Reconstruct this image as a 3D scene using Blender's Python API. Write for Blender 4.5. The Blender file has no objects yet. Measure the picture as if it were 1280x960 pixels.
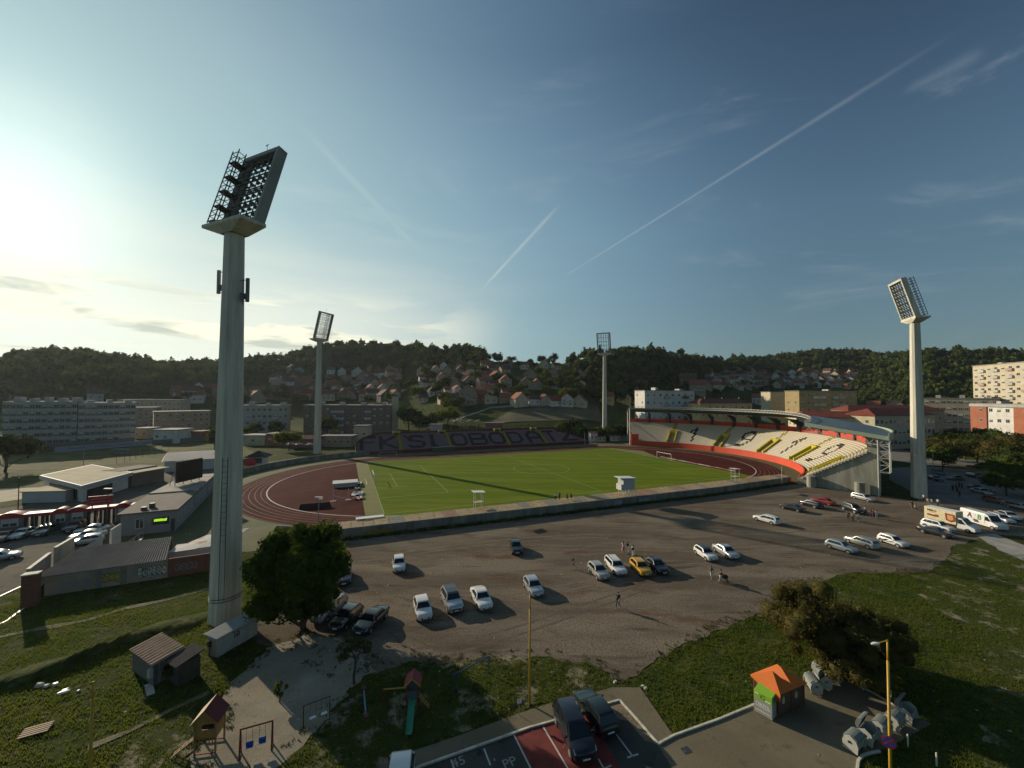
import bpy, math, random
import numpy as np
from mathutils import Vector, Matrix
# ---------------------------------------------------------------- camera, sky, sun, exposure
SC = bpy.context.scene
COL = SC.collection
FPX, PITCH, ROLL, CAMH = 497.8, 0.0293, 0.0046, 24.2
SUN_AZ, SUN_EL = math.radians(142.5), math.radians(18.0)   # direction towards the sun, measured from +X
cam_data = bpy.data.cameras.new("camera")
cam = bpy.data.objects.new("camera", cam_data)
COL.objects.link(cam)
cam_data.sensor_width = 36.0
cam_data.lens = FPX / 1280.0 * 36.0
cam_data.clip_start = 0.2
cam_data.clip_end = 20000.0
cam.location = (0, 0, CAMH)
cam.rotation_euler = (Matrix.Rotation(math.pi / 2 + PITCH, 4, 'X') @ Matrix.Rotation(ROLL, 4, 'Z')).to_euler()
SC.camera = cam
SC.view_settings.view_transform = 'Standard'
SC.view_settings.look = 'None'
SC.view_settings.exposure = 0.27
SC.view_settings.gamma = 1.0
SC.view_settings.use_curve_mapping = False
SC.cycles.use_denoising = True
SC.cycles.max_bounces = 5
SC.cycles.diffuse_bounces = 3
SC.cycles.glossy_bounces = 2
SC.cycles.transmission_bounces = 3
SC.cycles.transparent_max_bounces = 6
SC.cycles.volume_bounces = 0
SC.cycles.sample_clamp_indirect = 4.0
def nod(nt, kind, loc=None, **kw):
 n = nt.nodes.new(kind)
 for k, v in kw.items():
  setattr(n, k, v)
 return n
def lk(nt, a, b):
 nt.links.new(a, b)
def sock(n, i, v):
 n.inputs[i].default_value = v
def ray(px, py):
 x = (px - 640.0) / FPX
 uu = (480.0 - py) / FPX
 X = x * math.cos(ROLL) - uu * math.sin(ROLL)
 u = x * math.sin(ROLL) + uu * math.cos(ROLL)
 return (X, math.cos(PITCH) - u * math.sin(PITCH), math.sin(PITCH) + u * math.cos(PITCH))
def unit(v):
 l = math.sqrt(sum(c * c for c in v))
 return tuple(c / l for c in v)
def build_world():
 w = bpy.data.worlds.new("World")
 SC.world = w
 w.use_nodes = True
 nt = w.node_tree
 nt.nodes.clear()
 out = nod(nt, 'ShaderNodeOutputWorld')
 bg = nod(nt, 'ShaderNodeBackground')
 sky = nod(nt, 'ShaderNodeTexSky')
 sky.sky_type = 'NISHITA'
 sky.sun_disc = False
 sky.sun_elevation = SUN_EL
 # Blender measures the sky's sun rotation clockwise from +Y
 sky.sun_rotation = math.pi / 2 - SUN_AZ
 sky.altitude = 240.0
 sky.air_density = 1.1
 sky.dust_density = 1.6
 sky.ozone_density = 2.2
 geo = nod(nt, 'ShaderNodeTexCoord')
 D = geo.outputs['Generated']
 sep = nod(nt, 'ShaderNodeSeparateXYZ')
 lk(nt, D, sep.inputs[0])
 def math_(op, a, b=None, clamp=False):
  n = nod(nt, 'ShaderNodeMath', operation=op, use_clamp=clamp)
  for i, v in enumerate((a, b)):
   if v is None:
    continue
   if isinstance(v, (int, float)):
    n.inputs[i].default_value = v
   else:
    lk(nt, v, n.inputs[i])
  return n.outputs[0]
 def dot(vec):
  n = nod(nt, 'ShaderNodeVectorMath', operation='DOT_PRODUCT')
  lk(nt, D, n.inputs[0])
  n.inputs[1].default_value = vec
  return n.outputs['Value']
 def ramp(v, a, b, smooth=True):
  n = nod(nt, 'ShaderNodeMapRange')
  n.interpolation_type = 'SMOOTHSTEP' if smooth else 'LINEAR'
  lk(nt, v, n.inputs[0])
  n.inputs[1].default_value = a
  n.inputs[2].default_value = b
  n.inputs[3].default_value = 0.0
  n.inputs[4].default_value = 1.0
  return n.outputs[0]
 def noise(scale, detail, rough, mapping=None, dist=0.0):
  n = nod(nt, 'ShaderNodeTexNoise')
  n.inputs['Scale'].default_value = scale
  n.inputs['Detail'].default_value = detail
  n.inputs['Roughness'].default_value = rough
  n.inputs['Distortion'].default_value = dist
  if mapping is not None:
   m = nod(nt, 'ShaderNodeMapping')
   m.inputs['Scale'].default_value = mapping[0]
   m.inputs['Rotation'].default_value = mapping[1]
   m.inputs['Location'].default_value = mapping[2]
   lk(nt, D, m.inputs[0])
   lk(nt, m.outputs[0], n.inputs['Vector'])
  else:
   lk(nt, D, n.inputs['Vector'])
  return n.outputs['Fac']
 sun = (math.cos(SUN_AZ) * math.cos(SUN_EL), math.sin(SUN_AZ) * math.cos(SUN_EL), math.sin(SUN_EL))
 ds = dot(sun)
 fac = None
 def add(a, b):
  return b if a is None else math_('MAXIMUM', a, b)
 # contrails: bands along great circles through two sky directions
 def trail(p0, p1, w0, w1, s0, s1, strength, soft=3.0):
  a = Vector(unit(ray(*p0)))
  b = Vector(unit(ray(*p1)))
  n = a.cross(b).normalized()
  t = (b - a * a.dot(b)).normalized()
  d = math_('ABSOLUTE', dot(tuple(n)))
  al = dot(tuple(t))            # position along the trail
  end = b.dot(t)
  wid = nod(nt, 'ShaderNodeMapRange')
  lk(nt, al, wid.inputs[0])
  sock(wid, 1, 0.0); sock(wid, 2, end); sock(wid, 3, w0); sock(wid, 4, w1)
  r = math_('DIVIDE', d, wid.outputs[0])
  core = math_('SUBTRACT', 1.0, r, True)
  core = math_('POWER', core, 1.4)
  m0 = ramp(al, s0 * end, s1 * end)
  m1 = math_('SUBTRACT', 1.0, ramp(al, end * 0.75, end * 1.02), True)
  front = ramp(dot(tuple(a)), 0.0, 0.1)
  x = math_('MULTIPLY', core, m0)
  x = math_('MULTIPLY', x, m1)
  x = math_('MULTIPLY', x, front)
  ns = math_('ADD', math_('MULTIPLY', noise(22, 3, .6), 1.0), 0.35)
  x = math_('MULTIPLY', x, ns)
  return math_('MULTIPLY', x, strength)
 fac = add(fac, trail((706, 345), (1215, 28), .0012, .0075, 0.0, .01, .30))
 fac = add(fac, trail((590, 375), (705, 250), .0045, .0075, 0.0, .3, .30))
 fac = add(fac, trail((1120, 120), (1240, 60), .01, .02, 0.0, .3, .15))
 fac = add(fac, trail((360, 140), (540, 330), .010, .018, 0.0, .3, .09))
 fac = add(fac, trail((20, 160), (250, 290), .006, .012, 0.0, .2, .16))
 # low banks of cloud near the horizon on the sun's side
 elev = sep.outputs['Z']
 bank = noise(1.0, 7, .55, ((2.6, 2.6, 17.0), (0, 0, .3), (3.1, 1.7, 0)), .25)
 bank = ramp(bank, .41, .53)
 lo = math_('MULTIPLY', ramp(elev, .03, .075), math_('SUBTRACT', 1.0, ramp(elev, .15, .25), True))
 side = ramp(ds, .35, .8)
 bankf = math_('MULTIPLY', math_('MULTIPLY', bank, lo), math_('MULTIPLY', ramp(ds, .60, .88), .9))
 # high thin cirrus
 cir = noise(1.0, 8, .62, ((1.5, 3.2, 7.0), (.3, .2, .9), (.4, 2.2, 5.0)), 1.1)
 cir = ramp(cir, .52, .80)
 east = unit(ray(1290, 40))
 cirf = math_('MULTIPLY', cir, math_('ADD', math_('MULTIPLY', ramp(dot(east), .80, .99), .35), .10))
 veil = noise(1.0, 5, .5, ((1.2, 1.2, 9.0), (0, .1, .5), (8.0, 1.0, 2.0)), .4)
 veilf = math_('MULTIPLY', math_('MULTIPLY', ramp(veil, .4, .75), ramp(ds, .45, .95)), math_('MULTIPLY', math_('SUBTRACT', 1.0, ramp(elev, .15, .5), True), .30))
 for f in (bankf, cirf, veilf):
  fac = add(fac, f)
 fac = math_('MINIMUM', fac, 1.0)
 # cloud brightness follows the sun's glow
 cb = nod(nt, 'ShaderNodeMix', data_type='RGBA')
 lk(nt, ramp(ds, .2, .95), cb.inputs[0])
 cb.inputs[6].default_value = (3.6, 4.0, 4.4, 1)
 cb.inputs[7].default_value = (9.8, 9.4, 7.2, 1)
 shade = noise(1.0, 6, .6, ((5, 5, 26.0), (0, 0, 1.1), (1, 5, 3)), .3)
 cs = nod(nt, 'ShaderNodeMix', data_type='RGBA', blend_type='MULTIPLY')
 lk(nt, math_('MULTIPLY', ramp(shade, .44, .58), bankf), cs.inputs[0])
 lk(nt, cb.outputs[2], cs.inputs[6])
 cs.inputs[7].default_value = (.46, .54, .62, 1)
 # tone of the clear sky
 tone = nod(nt, 'ShaderNodeMix', data_type='RGBA', blend_type='MULTIPLY')
 tone.inputs[0].default_value = 1.0
 lk(nt, sky.outputs[0], tone.inputs[6])
 tone.inputs[7].default_value = SKY_TINT
 # clear air is deeper in colour away from the sun
 side_gain = math_('MULTIPLY_ADD', math_('POWER', math_('MAXIMUM', ds, 0.0), 2.0), 3.4)
 side_gain.node.inputs[2].default_value = .75
 hi = math_('MULTIPLY_ADD', ramp(sep.outputs['Z'], .36, .66, False), -.52)
 hi.node.inputs[2].default_value = 1.0
 side_gain = math_('MULTIPLY', side_gain, hi)
 sg = nod(nt, 'ShaderNodeVectorMath', operation='SCALE')
 lk(nt, tone.outputs[2], sg.inputs[0])
 lk(nt, side_gain, sg.inputs['Scale'])
 # bright air near the sun levels off instead of burning out
 k1 = nod(nt, 'ShaderNodeVectorMath', operation='MULTIPLY_ADD')
 lk(nt, sg.outputs[0], k1.inputs[0])
 k1.inputs[1].default_value = tuple(1 / k for k in SKY_KNEE)
 k1.inputs[2].default_value = (1, 1, 1)
 k2 = nod(nt, 'ShaderNodeVectorMath', operation='DIVIDE')
 lk(nt, sg.outputs[0], k2.inputs[0])
 lk(nt, k1.outputs[0], k2.inputs[1])
 # broad aureole of hazy air about the sun
 au = math_('POWER', math_('MAXIMUM', ds, 0.0), 9.0)
 au2 = math_('POWER', math_('MAXIMUM', ds, 0.0), 90.0)
 aum = nod(nt, 'ShaderNodeMix', data_type='RGBA', blend_type='ADD')
 aum.inputs[0].default_value = 1.0
 aus = nod(nt, 'ShaderNodeMix', data_type='RGBA')
 lk(nt, math_('ADD', math_('MULTIPLY', au, AUR1), math_('MULTIPLY', au2, AUR2), True), aus.inputs[0])
 aus.inputs[6].default_value = (0, 0, 0, 1)
 aus.inputs[7].default_value = (10, 10.2, 8.4, 1)
 lk(nt, k2.outputs[0], aum.inputs[6])
 lk(nt, aus.outputs[2], aum.inputs[7])
 mix = nod(nt, 'ShaderNodeMix', data_type='RGBA')
 lk(nt, fac, mix.inputs[0])
 vl = nod(nt, 'ShaderNodeMix', data_type='RGBA', blend_type='ADD')
 lk(nt, math_('MULTIPLY', math_('SUBTRACT', 1.0, ramp(elev, .10, .40), True), ramp(ds, .55, .98)), vl.inputs[0])
 lk(nt, aum.outputs[2], vl.inputs[6])
 vl.inputs[7].default_value = (3.8, 2.7, 1.5, 1)
 lk(nt, vl.outputs[2], mix.inputs[6])
 lk(nt, cs.outputs[2], mix.inputs[7])
 lk(nt, mix.outputs[2], bg.inputs[0])
 bg.inputs[1].default_value = SKY_STRENGTH
 lk(nt, bg.outputs[0], out.inputs[0])
SKY_TINT = (1.06, 1.30, 1.42, 1)
SKY_STRENGTH = 0.097
SKY_KNEE = (3.5, 5.3, 5.7)
AUR1, AUR2 = 0.05, 0.36
build_world()
sun_data = bpy.data.lights.new("sun", 'SUN')
sun_data.energy = 4.2
sun_data.angle = math.radians(0.5)
sun_data.color = (1.0, 0.85, 0.64)
sun = bpy.data.objects.new("sun", sun_data)
COL.objects.link(sun)
sv = Vector((math.cos(SUN_AZ) * math.cos(SUN_EL), math.sin(SUN_AZ) * math.cos(SUN_EL), math.sin(SUN_EL)))
sun.rotation_euler = sv.to_track_quat('Z', 'Y').to_euler()
sun.location = (0, 0, 300)
# ---------------------------------------------------------------- geometry helpers
def G(px, py, z=0.0):
 """where the sight line through a point of the photograph meets the level z"""
 r = ray(px, py)
 t = (z - CAMH) / r[2]
 return (r[0] * t, r[1] * t)
def zat(px, py, X, Y):
 """height seen at a point of the photograph above the spot X, Y"""
 r = ray(px, py)
 t = math.hypot(X, Y) / math.hypot(r[0], r[1])
 return CAMH + r[2] * t
def at(px, py, Y):
 r = ray(px, py)
 t = Y / r[1]
 return (r[0] * t, Y, CAMH + r[2] * t)
def smooth(t):
 t = max(0.0, min(1.0, t))
 return t * t * (3 - 2 * t)
def tag(o, label=None, cat=None, group=None, kind=None):
 if label:
  o["label"] = label
 if cat:
  o["category"] = cat
 if group:
  o["group"] = group
 if kind:
  o["kind"] = kind
 return o
def empty(name, loc, rz=0.0, label=None, cat=None, group=None):
 o = bpy.data.objects.new(name, None)
 o.empty_display_size = 0.3
 o.location = loc
 o.rotation_euler = (0, 0, rz)
 COL.objects.link(o)
 return tag(o, label, cat, group)
class MB:
 def __init__(self):
  self.v = []
  self.f = []
  self.m = []
 def add(self, verts, faces, mi=0):
  n = len(self.v)
  self.v.extend([tuple(p) for p in verts])
  for f in faces:
   self.f.append(tuple(i + n for i in f))
   self.m.append(mi)
  return self
 def box(self, x0, x1, y0, y1, z0, z1, mi=0, M=None):
  vs = [(x, y, z) for z in (z0, z1) for y in (y0, y1) for x in (x0, x1)]
  if M is not None:
   vs = [tuple(M @ Vector(p)) for p in vs]
  fs = [(0, 2, 3, 1), (4, 5, 7, 6), (0, 1, 5, 4), (2, 6, 7, 3), (0, 4, 6, 2), (1, 3, 7, 5)]
  return self.add(vs, fs, mi)
 def prism(self, poly, z0, z1, mi=0, cap=True):
  """vertical prism over an anticlockwise outline"""
  n = len(poly)
  a = sum(poly[i][0] * poly[(i + 1) % n][1] - poly[(i + 1) % n][0] * poly[i][1] for i in range(n))
  if a < 0:
   poly = poly[::-1]
  vs = [(p[0], p[1], z0) for p in poly] + [(p[0], p[1], z1) for p in poly]
  fs = [(i, (i + 1) % n, n + (i + 1) % n, n + i) for i in range(n)]
  if cap:
   fs += [tuple(range(n, 2 * n)), tuple(reversed(range(n)))]
  return self.add(vs, fs, mi)
 def tube(self, p0, p1, r0, r1=None, n=8, mi=0, cap=True):
  r1 = r0 if r1 is None else r1
  a, b = Vector(p0), Vector(p1)
  d = (b - a).normalized()
  q = Vector((0, 0, 1)) if abs(d.z) < .9 else Vector((1, 0, 0))
  s = d.cross(q).normalized()
  t = d.cross(s)
  vs = []
  for c, r in ((a, r0), (b, r1)):
   for i in range(n):
    an = 2 * math.pi * i / n
    vs.append(tuple(c + s * (r * math.cos(an)) + t * (r * math.sin(an))))
  fs = [(i, n + i, n + (i + 1) % n, (i + 1) % n) for i in range(n)]
  if cap:
   fs += [tuple(range(n)), tuple(reversed(range(n, 2 * n)))]
  return self.add(vs, fs, mi)
 def beam(self, p0, p1, w, h, mi=0):
  """rectangular bar"""
  a, b = Vector(p0), Vector(p1)
  d = (b - a).normalized()
  q = Vector((0, 0, 1)) if abs(d.z) < .95 else Vector((0, 1, 0))
  s = d.cross(q).normalized() * (w / 2)
  t = s.cross(d).normalized() * (h / 2)
  vs = [tuple(c + s * i + t * j) for c in (a, b) for i, j in ((-1, -1), (1, -1), (1, 1), (-1, 1))]
  fs = [(0, 1, 2, 3), (7, 6, 5, 4), (0, 4, 5, 1), (1, 5, 6, 2), (2, 6, 7, 3), (3, 7, 4, 0)]
  return self.add(vs, fs, mi)
 def quad(self, a, b, c, d, mi=0):
  return self.add([a, b, c, d], [(0, 1, 2, 3)], mi)
 def build(self, name, mats, parent=None, smooth_=False, bevel=0.0, loc=None, M=None):
  me = bpy.data.meshes.new(name)
  vs = self.v if M is None else [tuple(M @ Vector(p)) for p in self.v]
  me.from_pydata(vs, [], self.f)
  if not isinstance(mats, (list, tuple)):
   mats = [mats]
  for m in mats:
   me.materials.append(m)
  if len(mats) > 1:
   me.polygons.foreach_set('material_index', self.m)
  if smooth_:
   me.polygons.foreach_set('use_smooth', [True] * len(self.f))
  me.update()
  o = bpy.data.objects.new(name, me)
  COL.objects.link(o)
  if parent is not None:
   o.parent = parent
  if loc is not None:
   o.location = loc
  if bevel:
   bm = o.modifiers.new("edge", 'BEVEL')
   bm.width = bevel
   bm.segments = 2
   bm.limit_method = 'ANGLE'
  return o
def np_mesh(name, V, F, mats, parent=None, mi=None, smooth_=False):
 """fast mesh from numpy arrays; F is (n,3) or (n,4)"""
 me = bpy.data.meshes.new(name)
 V = np.ascontiguousarray(V, dtype=np.float32)
 F = np.ascontiguousarray(F, dtype=np.int32)
 k = F.shape[1]
 me.vertices.add(len(V))
 me.vertices.foreach_set('co', V.ravel())
 me.loops.add(F.size)
 me.loops.foreach_set('vertex_index', F.ravel())
 me.polygons.add(len(F))
 me.polygons.foreach_set('loop_start', np.arange(0, F.size, k, dtype=np.int32))
 me.polygons.foreach_set('loop_total', np.full(len(F), k, dtype=np.int32))
 if not isinstance(mats, (list, tuple)):
  mats = [mats]
 for m in mats:
  me.materials.append(m)
 if mi is not None:
  me.polygons.foreach_set('material_index', np.asarray(mi, dtype=np.int32))
 if smooth_:
  me.polygons.foreach_set('use_smooth', np.ones(len(F), dtype=bool))
 me.update(calc_edges=True)
 o = bpy.data.objects.new(name, me)
 COL.objects.link(o)
 if parent is not None:
  o.parent = parent
 return o
def text_into(mb, s, size, M, mi=0, depth=0.01, bold=0.0):
 """add lettering to a mesh builder: text lies in the local XY plane of M, centred"""
 cu = bpy.data.curves.new("t", 'FONT')
 cu.body = s
 cu.size = size
 cu.align_x = 'CENTER'
 cu.align_y = 'CENTER'
 cu.extrude = depth
 cu.offset = bold
 cu.resolution_u = 3
 o = bpy.data.objects.new("t", cu)
 COL.objects.link(o)
 dg = bpy.context.evaluated_depsgraph_get()
 me = o.evaluated_get(dg).to_mesh()
 mb.add([tuple(M @ v.co) for v in me.vertices], [tuple(p.vertices) for p in me.polygons], mi)
 o.evaluated_get(dg).to_mesh_clear()
 bpy.data.objects.remove(o)
 bpy.data.curves.remove(cu)
# ---------------------------------------------------------------- materials
MATS = {}
def mat(name, col, rough=.8, metal=0.0, noise=0.0, scale=1.0, col2=None, bump=0.0, bscale=None, spec=.4, detail=4, lo=.35, hi=.65, coord='Object', coat=0.0, stretch=None):
 """principled surface with a procedural second tone and bump"""
 if name in MATS:
  return MATS[name]
 m = bpy.data.materials.new(name)
 m.use_nodes = True
 nt = m.node_tree
 b = nt.nodes['Principled BSDF']
 b.inputs['Roughness'].default_value = rough
 b.inputs['Metallic'].default_value = metal
 b.inputs['Specular IOR Level'].default_value = spec
 b.inputs['Coat Weight'].default_value = coat
 c = (col[0], col[1], col[2], 1)
 b.inputs['Base Color'].default_value = c
 if col2 is None and noise:
  col2 = tuple(max(0, x * (1 - noise)) for x in col)
 if coord == 'Position':
  co = nod(nt, 'ShaderNodeNewGeometry').outputs['Position']
 else:
  co = nod(nt, 'ShaderNodeTexCoord').outputs['Object']
 if stretch:
  mp = nod(nt, 'ShaderNodeMapping')
  mp.inputs['Scale'].default_value = stretch
  lk(nt, co, mp.inputs[0])
  co = mp.outputs[0]
 if col2 is not None:
  n = nod(nt, 'ShaderNodeTexNoise')
  n.inputs['Scale'].default_value = scale
  n.inputs['Detail'].default_value = detail
  n.inputs['Roughness'].default_value = .65
  lk(nt, co, n.inputs['Vector'])
  r = nod(nt, 'ShaderNodeMapRange')
  lk(nt, n.outputs['Fac'], r.inputs[0])
  sock(r, 1, lo); sock(r, 2, hi)
  mx = nod(nt, 'ShaderNodeMix', data_type='RGBA')
  lk(nt, r.outputs[0], mx.inputs[0])
  mx.inputs[6].default_value = c
  mx.inputs[7].default_value = (col2[0], col2[1], col2[2], 1)
  lk(nt, mx.outputs[2], b.inputs['Base Color'])
 if bump:
  n2 = nod(nt, 'ShaderNodeTexNoise')
  n2.inputs['Scale'].default_value = bscale or scale * 4
  n2.inputs['Detail'].default_value = 5
  lk(nt, co, n2.inputs['Vector'])
  bp = nod(nt, 'ShaderNodeBump')
  bp.inputs['Strength'].default_value = min(1.0, bump)
  bp.inputs['Distance'].default_value = .05
  lk(nt, n2.outputs['Fac'], bp.inputs['Height'])
  lk(nt, bp.outputs[0], b.inputs['Normal'])
 MATS[name] = m
 return m
def leaf_mat(name, col, col2, trans=.35, scale=.5, rough=.6):
 if name in MATS:
  return MATS[name]
 m = bpy.data.materials.new(name)
 m.use_nodes = True
 nt = m.node_tree
 nt.nodes.clear()
 out = nod(nt, 'ShaderNodeOutputMaterial')
 co = nod(nt, 'ShaderNodeTexCoord').outputs['Object']
 n = nod(nt, 'ShaderNodeTexNoise')
 n.inputs['Scale'].default_value = scale
 n.inputs['Detail'].default_value = 3
 lk(nt, co, n.inputs['Vector'])
 oi = nod(nt, 'ShaderNodeObjectInfo')
 r = nod(nt, 'ShaderNodeMapRange')
 lk(nt, n.outputs['Fac'], r.inputs[0])
 sock(r, 1, .35); sock(r, 2, .65)
 mx = nod(nt, 'ShaderNodeMix', data_type='RGBA')
 lk(nt, r.outputs[0], mx.inputs[0])
 mx.inputs[6].default_value = (*col, 1)
 mx.inputs[7].default_value = (*col2, 1)
 hs = nod(nt, 'ShaderNodeHueSaturation')
 lk(nt, mx.outputs[2], hs.inputs['Color'])
 mr = nod(nt, 'ShaderNodeMapRange')
 lk(nt, oi.outputs['Random'], mr.inputs[0])
 sock(mr, 3, .75); sock(mr, 4, 1.25)
 lk(nt, mr.outputs[0], hs.inputs['Value'])
 mh = nod(nt, 'ShaderNodeMapRange')
 lk(nt, oi.outputs['Random'], mh.inputs[0])
 sock(mh, 3, .485); sock(mh, 4, .515)
 lk(nt, mh.outputs[0], hs.inputs['Hue'])
 d = nod(nt, 'ShaderNodeBsdfDiffuse')
 t = nod(nt, 'ShaderNodeBsdfTranslucent')
 lk(nt, hs.outputs[0], d.inputs[0])
 tc = nod(nt, 'ShaderNodeMix', data_type='RGBA', blend_type='MULTIPLY')
 tc.inputs[0].default_value = 1
 lk(nt, hs.outputs[0], tc.inputs[6])
 tc.inputs[7].default_value = (1.3, 1.25, .6, 1)
 lk(nt, tc.outputs[2], t.inputs[0])
 ms = nod(nt, 'ShaderNodeMixShader')
 ms.inputs[0].default_value = trans
 lk(nt, d.outputs[0], ms.inputs[1])
 lk(nt, t.outputs[0], ms.inputs[2])
 lk(nt, ms.outputs[0], out.inputs[0])
 MATS[name] = m
 return m
def ground_mat(name, stops, bump=.4, fine=6.0, extra=None, rough=.95):
 """ground surface: colours blended by large, middle and fine noise in world space"""
 m = bpy.data.materials.new(name)
 m.use_nodes = True
 nt = m.node_tree
 b = nt.nodes['Principled BSDF']
 b.inputs['Roughness'].default_value = rough
 b.inputs['Specular IOR Level'].default_value = .04
 pos = nod(nt, 'ShaderNodeNewGeometry').outputs['Position']
 prev = None
 for col, scale, lo, hi, stretch in stops:
  if prev is None:
   prev = nod(nt, 'ShaderNodeRGB')
   prev.outputs[0].default_value = (*col, 1)
   prev = prev.outputs[0]
   continue
  n = nod(nt, 'ShaderNodeTexNoise')
  n.inputs['Scale'].default_value = scale
  n.inputs['Detail'].default_value = 6
  n.inputs['Roughness'].default_value = .62
  if stretch:
   mp = nod(nt, 'ShaderNodeMapping')
   mp.inputs['Scale'].default_value = stretch[0]
   mp.inputs['Rotation'].default_value = (0, 0, stretch[1])
   lk(nt, pos, mp.inputs[0])
   lk(nt, mp.outputs[0], n.inputs['Vector'])
  else:
   lk(nt, pos, n.inputs['Vector'])
  r = nod(nt, 'ShaderNodeMapRange')
  lk(nt, n.outputs['Fac'], r.inputs[0])
  sock(r, 1, lo); sock(r, 2, hi)
  mx = nod(nt, 'ShaderNodeMix', data_type='RGBA')
  lk(nt, r.outputs[0], mx.inputs[0])
  lk(nt, prev, mx.inputs[6])
  mx.inputs[7].default_value = (*col, 1)
  prev = mx.outputs[2]
 lk(nt, prev, b.inputs['Base Color'])
 n2 = nod(nt, 'ShaderNodeTexNoise')
 n2.inputs['Scale'].default_value = fine
 n2.inputs['Detail'].default_value = 8
 n2.inputs['Roughness'].default_value = .7
 lk(nt, pos, n2.inputs['Vector'])
 bp = nod(nt, 'ShaderNodeBump')
 bp.inputs['Strength'].default_value = bump
 bp.inputs['Distance'].default_value = .12
 lk(nt, n2.outputs['Fac'], bp.inputs['Height'])
 lk(nt, bp.outputs[0], b.inputs['Normal'])
 MATS[name] = m
 return m
concrete = mat('concrete', (.36, .35, .31), .85, noise=.35, scale=.6, bump=.3, bscale=6)
pale_concrete = mat('pale_concrete', (.65, .62, .51), .8, noise=.34, scale=.9, bump=.2, bscale=5, stretch=(1.6, 1.6, .12))
dark_steel = mat('dark_steel', (.07, .075, .075), .5, .5)
grey_steel = mat('grey_steel', (.30, .31, .31), .45, .6)
white_paint = mat('white_paint', (.78, .78, .75), .5, noise=.08, scale=2)
asphalt_roof = mat('asphalt_roof', (.16, .145, .12), .95, noise=.3, scale=.5)
black_rubber = mat('black_rubber', (.015, .015, .015), .8)
glass = mat('dark_glass', (.012, .016, .02), .07, spec=.8)
window_glass = mat('window_glass', (.035, .045, .055), .12, spec=.7)
red_paint = mat('red_paint', (.42, .035, .022), .6, noise=.2, scale=1)
wood = mat('wood', (.34, .20, .09), .7, noise=.35, scale=3)
brick = mat('brick', (.20, .085, .055), .9, noise=.3, scale=2, bump=.3)
yellow_paint = mat('yellow_paint', (.62, .47, .02), .5, noise=.15, scale=2)
lamp_yellow = mat('lamp_post_yellow', (.55, .33, .03), .5, noise=.2, scale=2)
trunk_mat = mat('bark', (.09, .065, .045), .9, noise=.4, scale=3, bump=.5)
# ---------------------------------------------------------------- terrain
SCX, SCY, SYAW = 9.78, 133.07, 0.399        # middle of the pitch and its bearing
PL, TR, TS = 52.79, 36.96, 41.14            # half pitch length, inner track radius, half straight
cS, sS = math.cos(SYAW), math.sin(SYAW)
def ST(u, v, z=0.0):
 return (SCX + u * cS - v * sS, SCY + u * sS + v * cS, z)
def PO(r, th, z=0.0, side=1):
 a = math.radians(th)
 return ST(side * (TS + r * math.cos(a)), r * math.sin(a), z)
RIDGE = [(-300, 452), (-60, 450), (0, 447), (20, 440), (60, 436), (100, 437), (140, 443), (180, 450), (220, 452), (270, 449), (300, 446),
  (340, 443), (360, 441), (395, 430), (420, 425), (450, 422), (480, 428), (530, 428), (545, 432), (575, 430), (600, 432),
  (612, 442), (660, 443), (700, 445), (720, 441), (735, 436), (760, 437), (785, 428), (800, 429), (820, 433), (850, 434),
  (862, 440), (880, 441), (905, 445), (920, 443), (955, 443), (975, 440), (1000, 436), (1030, 432), (1060, 433), (1085, 434),
  (1110, 438), (1130, 437), (1160, 432), (1240, 430), (1280, 433), (1400, 438), (1700, 450)]
RX = np.array([r[0] for r in RIDGE], float)
RY = np.array([r[1] for r in RIDGE], float)
# columns of the terrain: bearing (as a column of the photograph) -> distance / height pairs
TKEY = [(-300, [(300, 0), (340, 1), (380, 8), (440, 38), (520, 0)]),
  (0, [(220, 0), (240, 1), (268, 8), (330, 38), (410, 0)]),
  (200, [(222, 0), (262, 1), (305, 8), (360, 38), (440, 0)]),
  (440, [(225, 0), (300, 3), (350, 9), (430, 28), (530, 0)]),
  (560, [(208, 0), (238, 6), (290, 15), (380, 38), (480, 0)]),
  (640, [(206, 0), (236, 8), (290, 19), (350, 38), (440, 0)]),
  (730, [(215, 0), (248, 8), (300, 19), (350, 38), (430, 0)]),
  (800, [(235, 0), (280, 6), (320, 14), (380, 38), (450, 0)]),
  (880, [(240, 0), (300, 4), (360, 10), (440, 35), (540, 0)]),
  (960, [(230, 0), (300, 2), (420, 12), (560, 35), (720, 0)]),
  (1080, [(230, 0), (300, 2), (420, 12), (540, 38), (680, 0)]),
  (1150, [(220, 0), (280, 2), (340, 12), (420, 38), (520, 0)]),
  (1280, [(215, 0), (260, 2), (320, 12), (400, 38), (500, 0)]),
  (1700, [(215, 0), (260, 2), (320, 12), (400, 38), (480, 0)])]
TP = np.array([k[0] for k in TKEY], float)
TY = np.array([[q[0] for q in k[1]] for k in TKEY], float)
TZ = np.array([[q[1] for q in k[1]] for k in TKEY], float)
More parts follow.
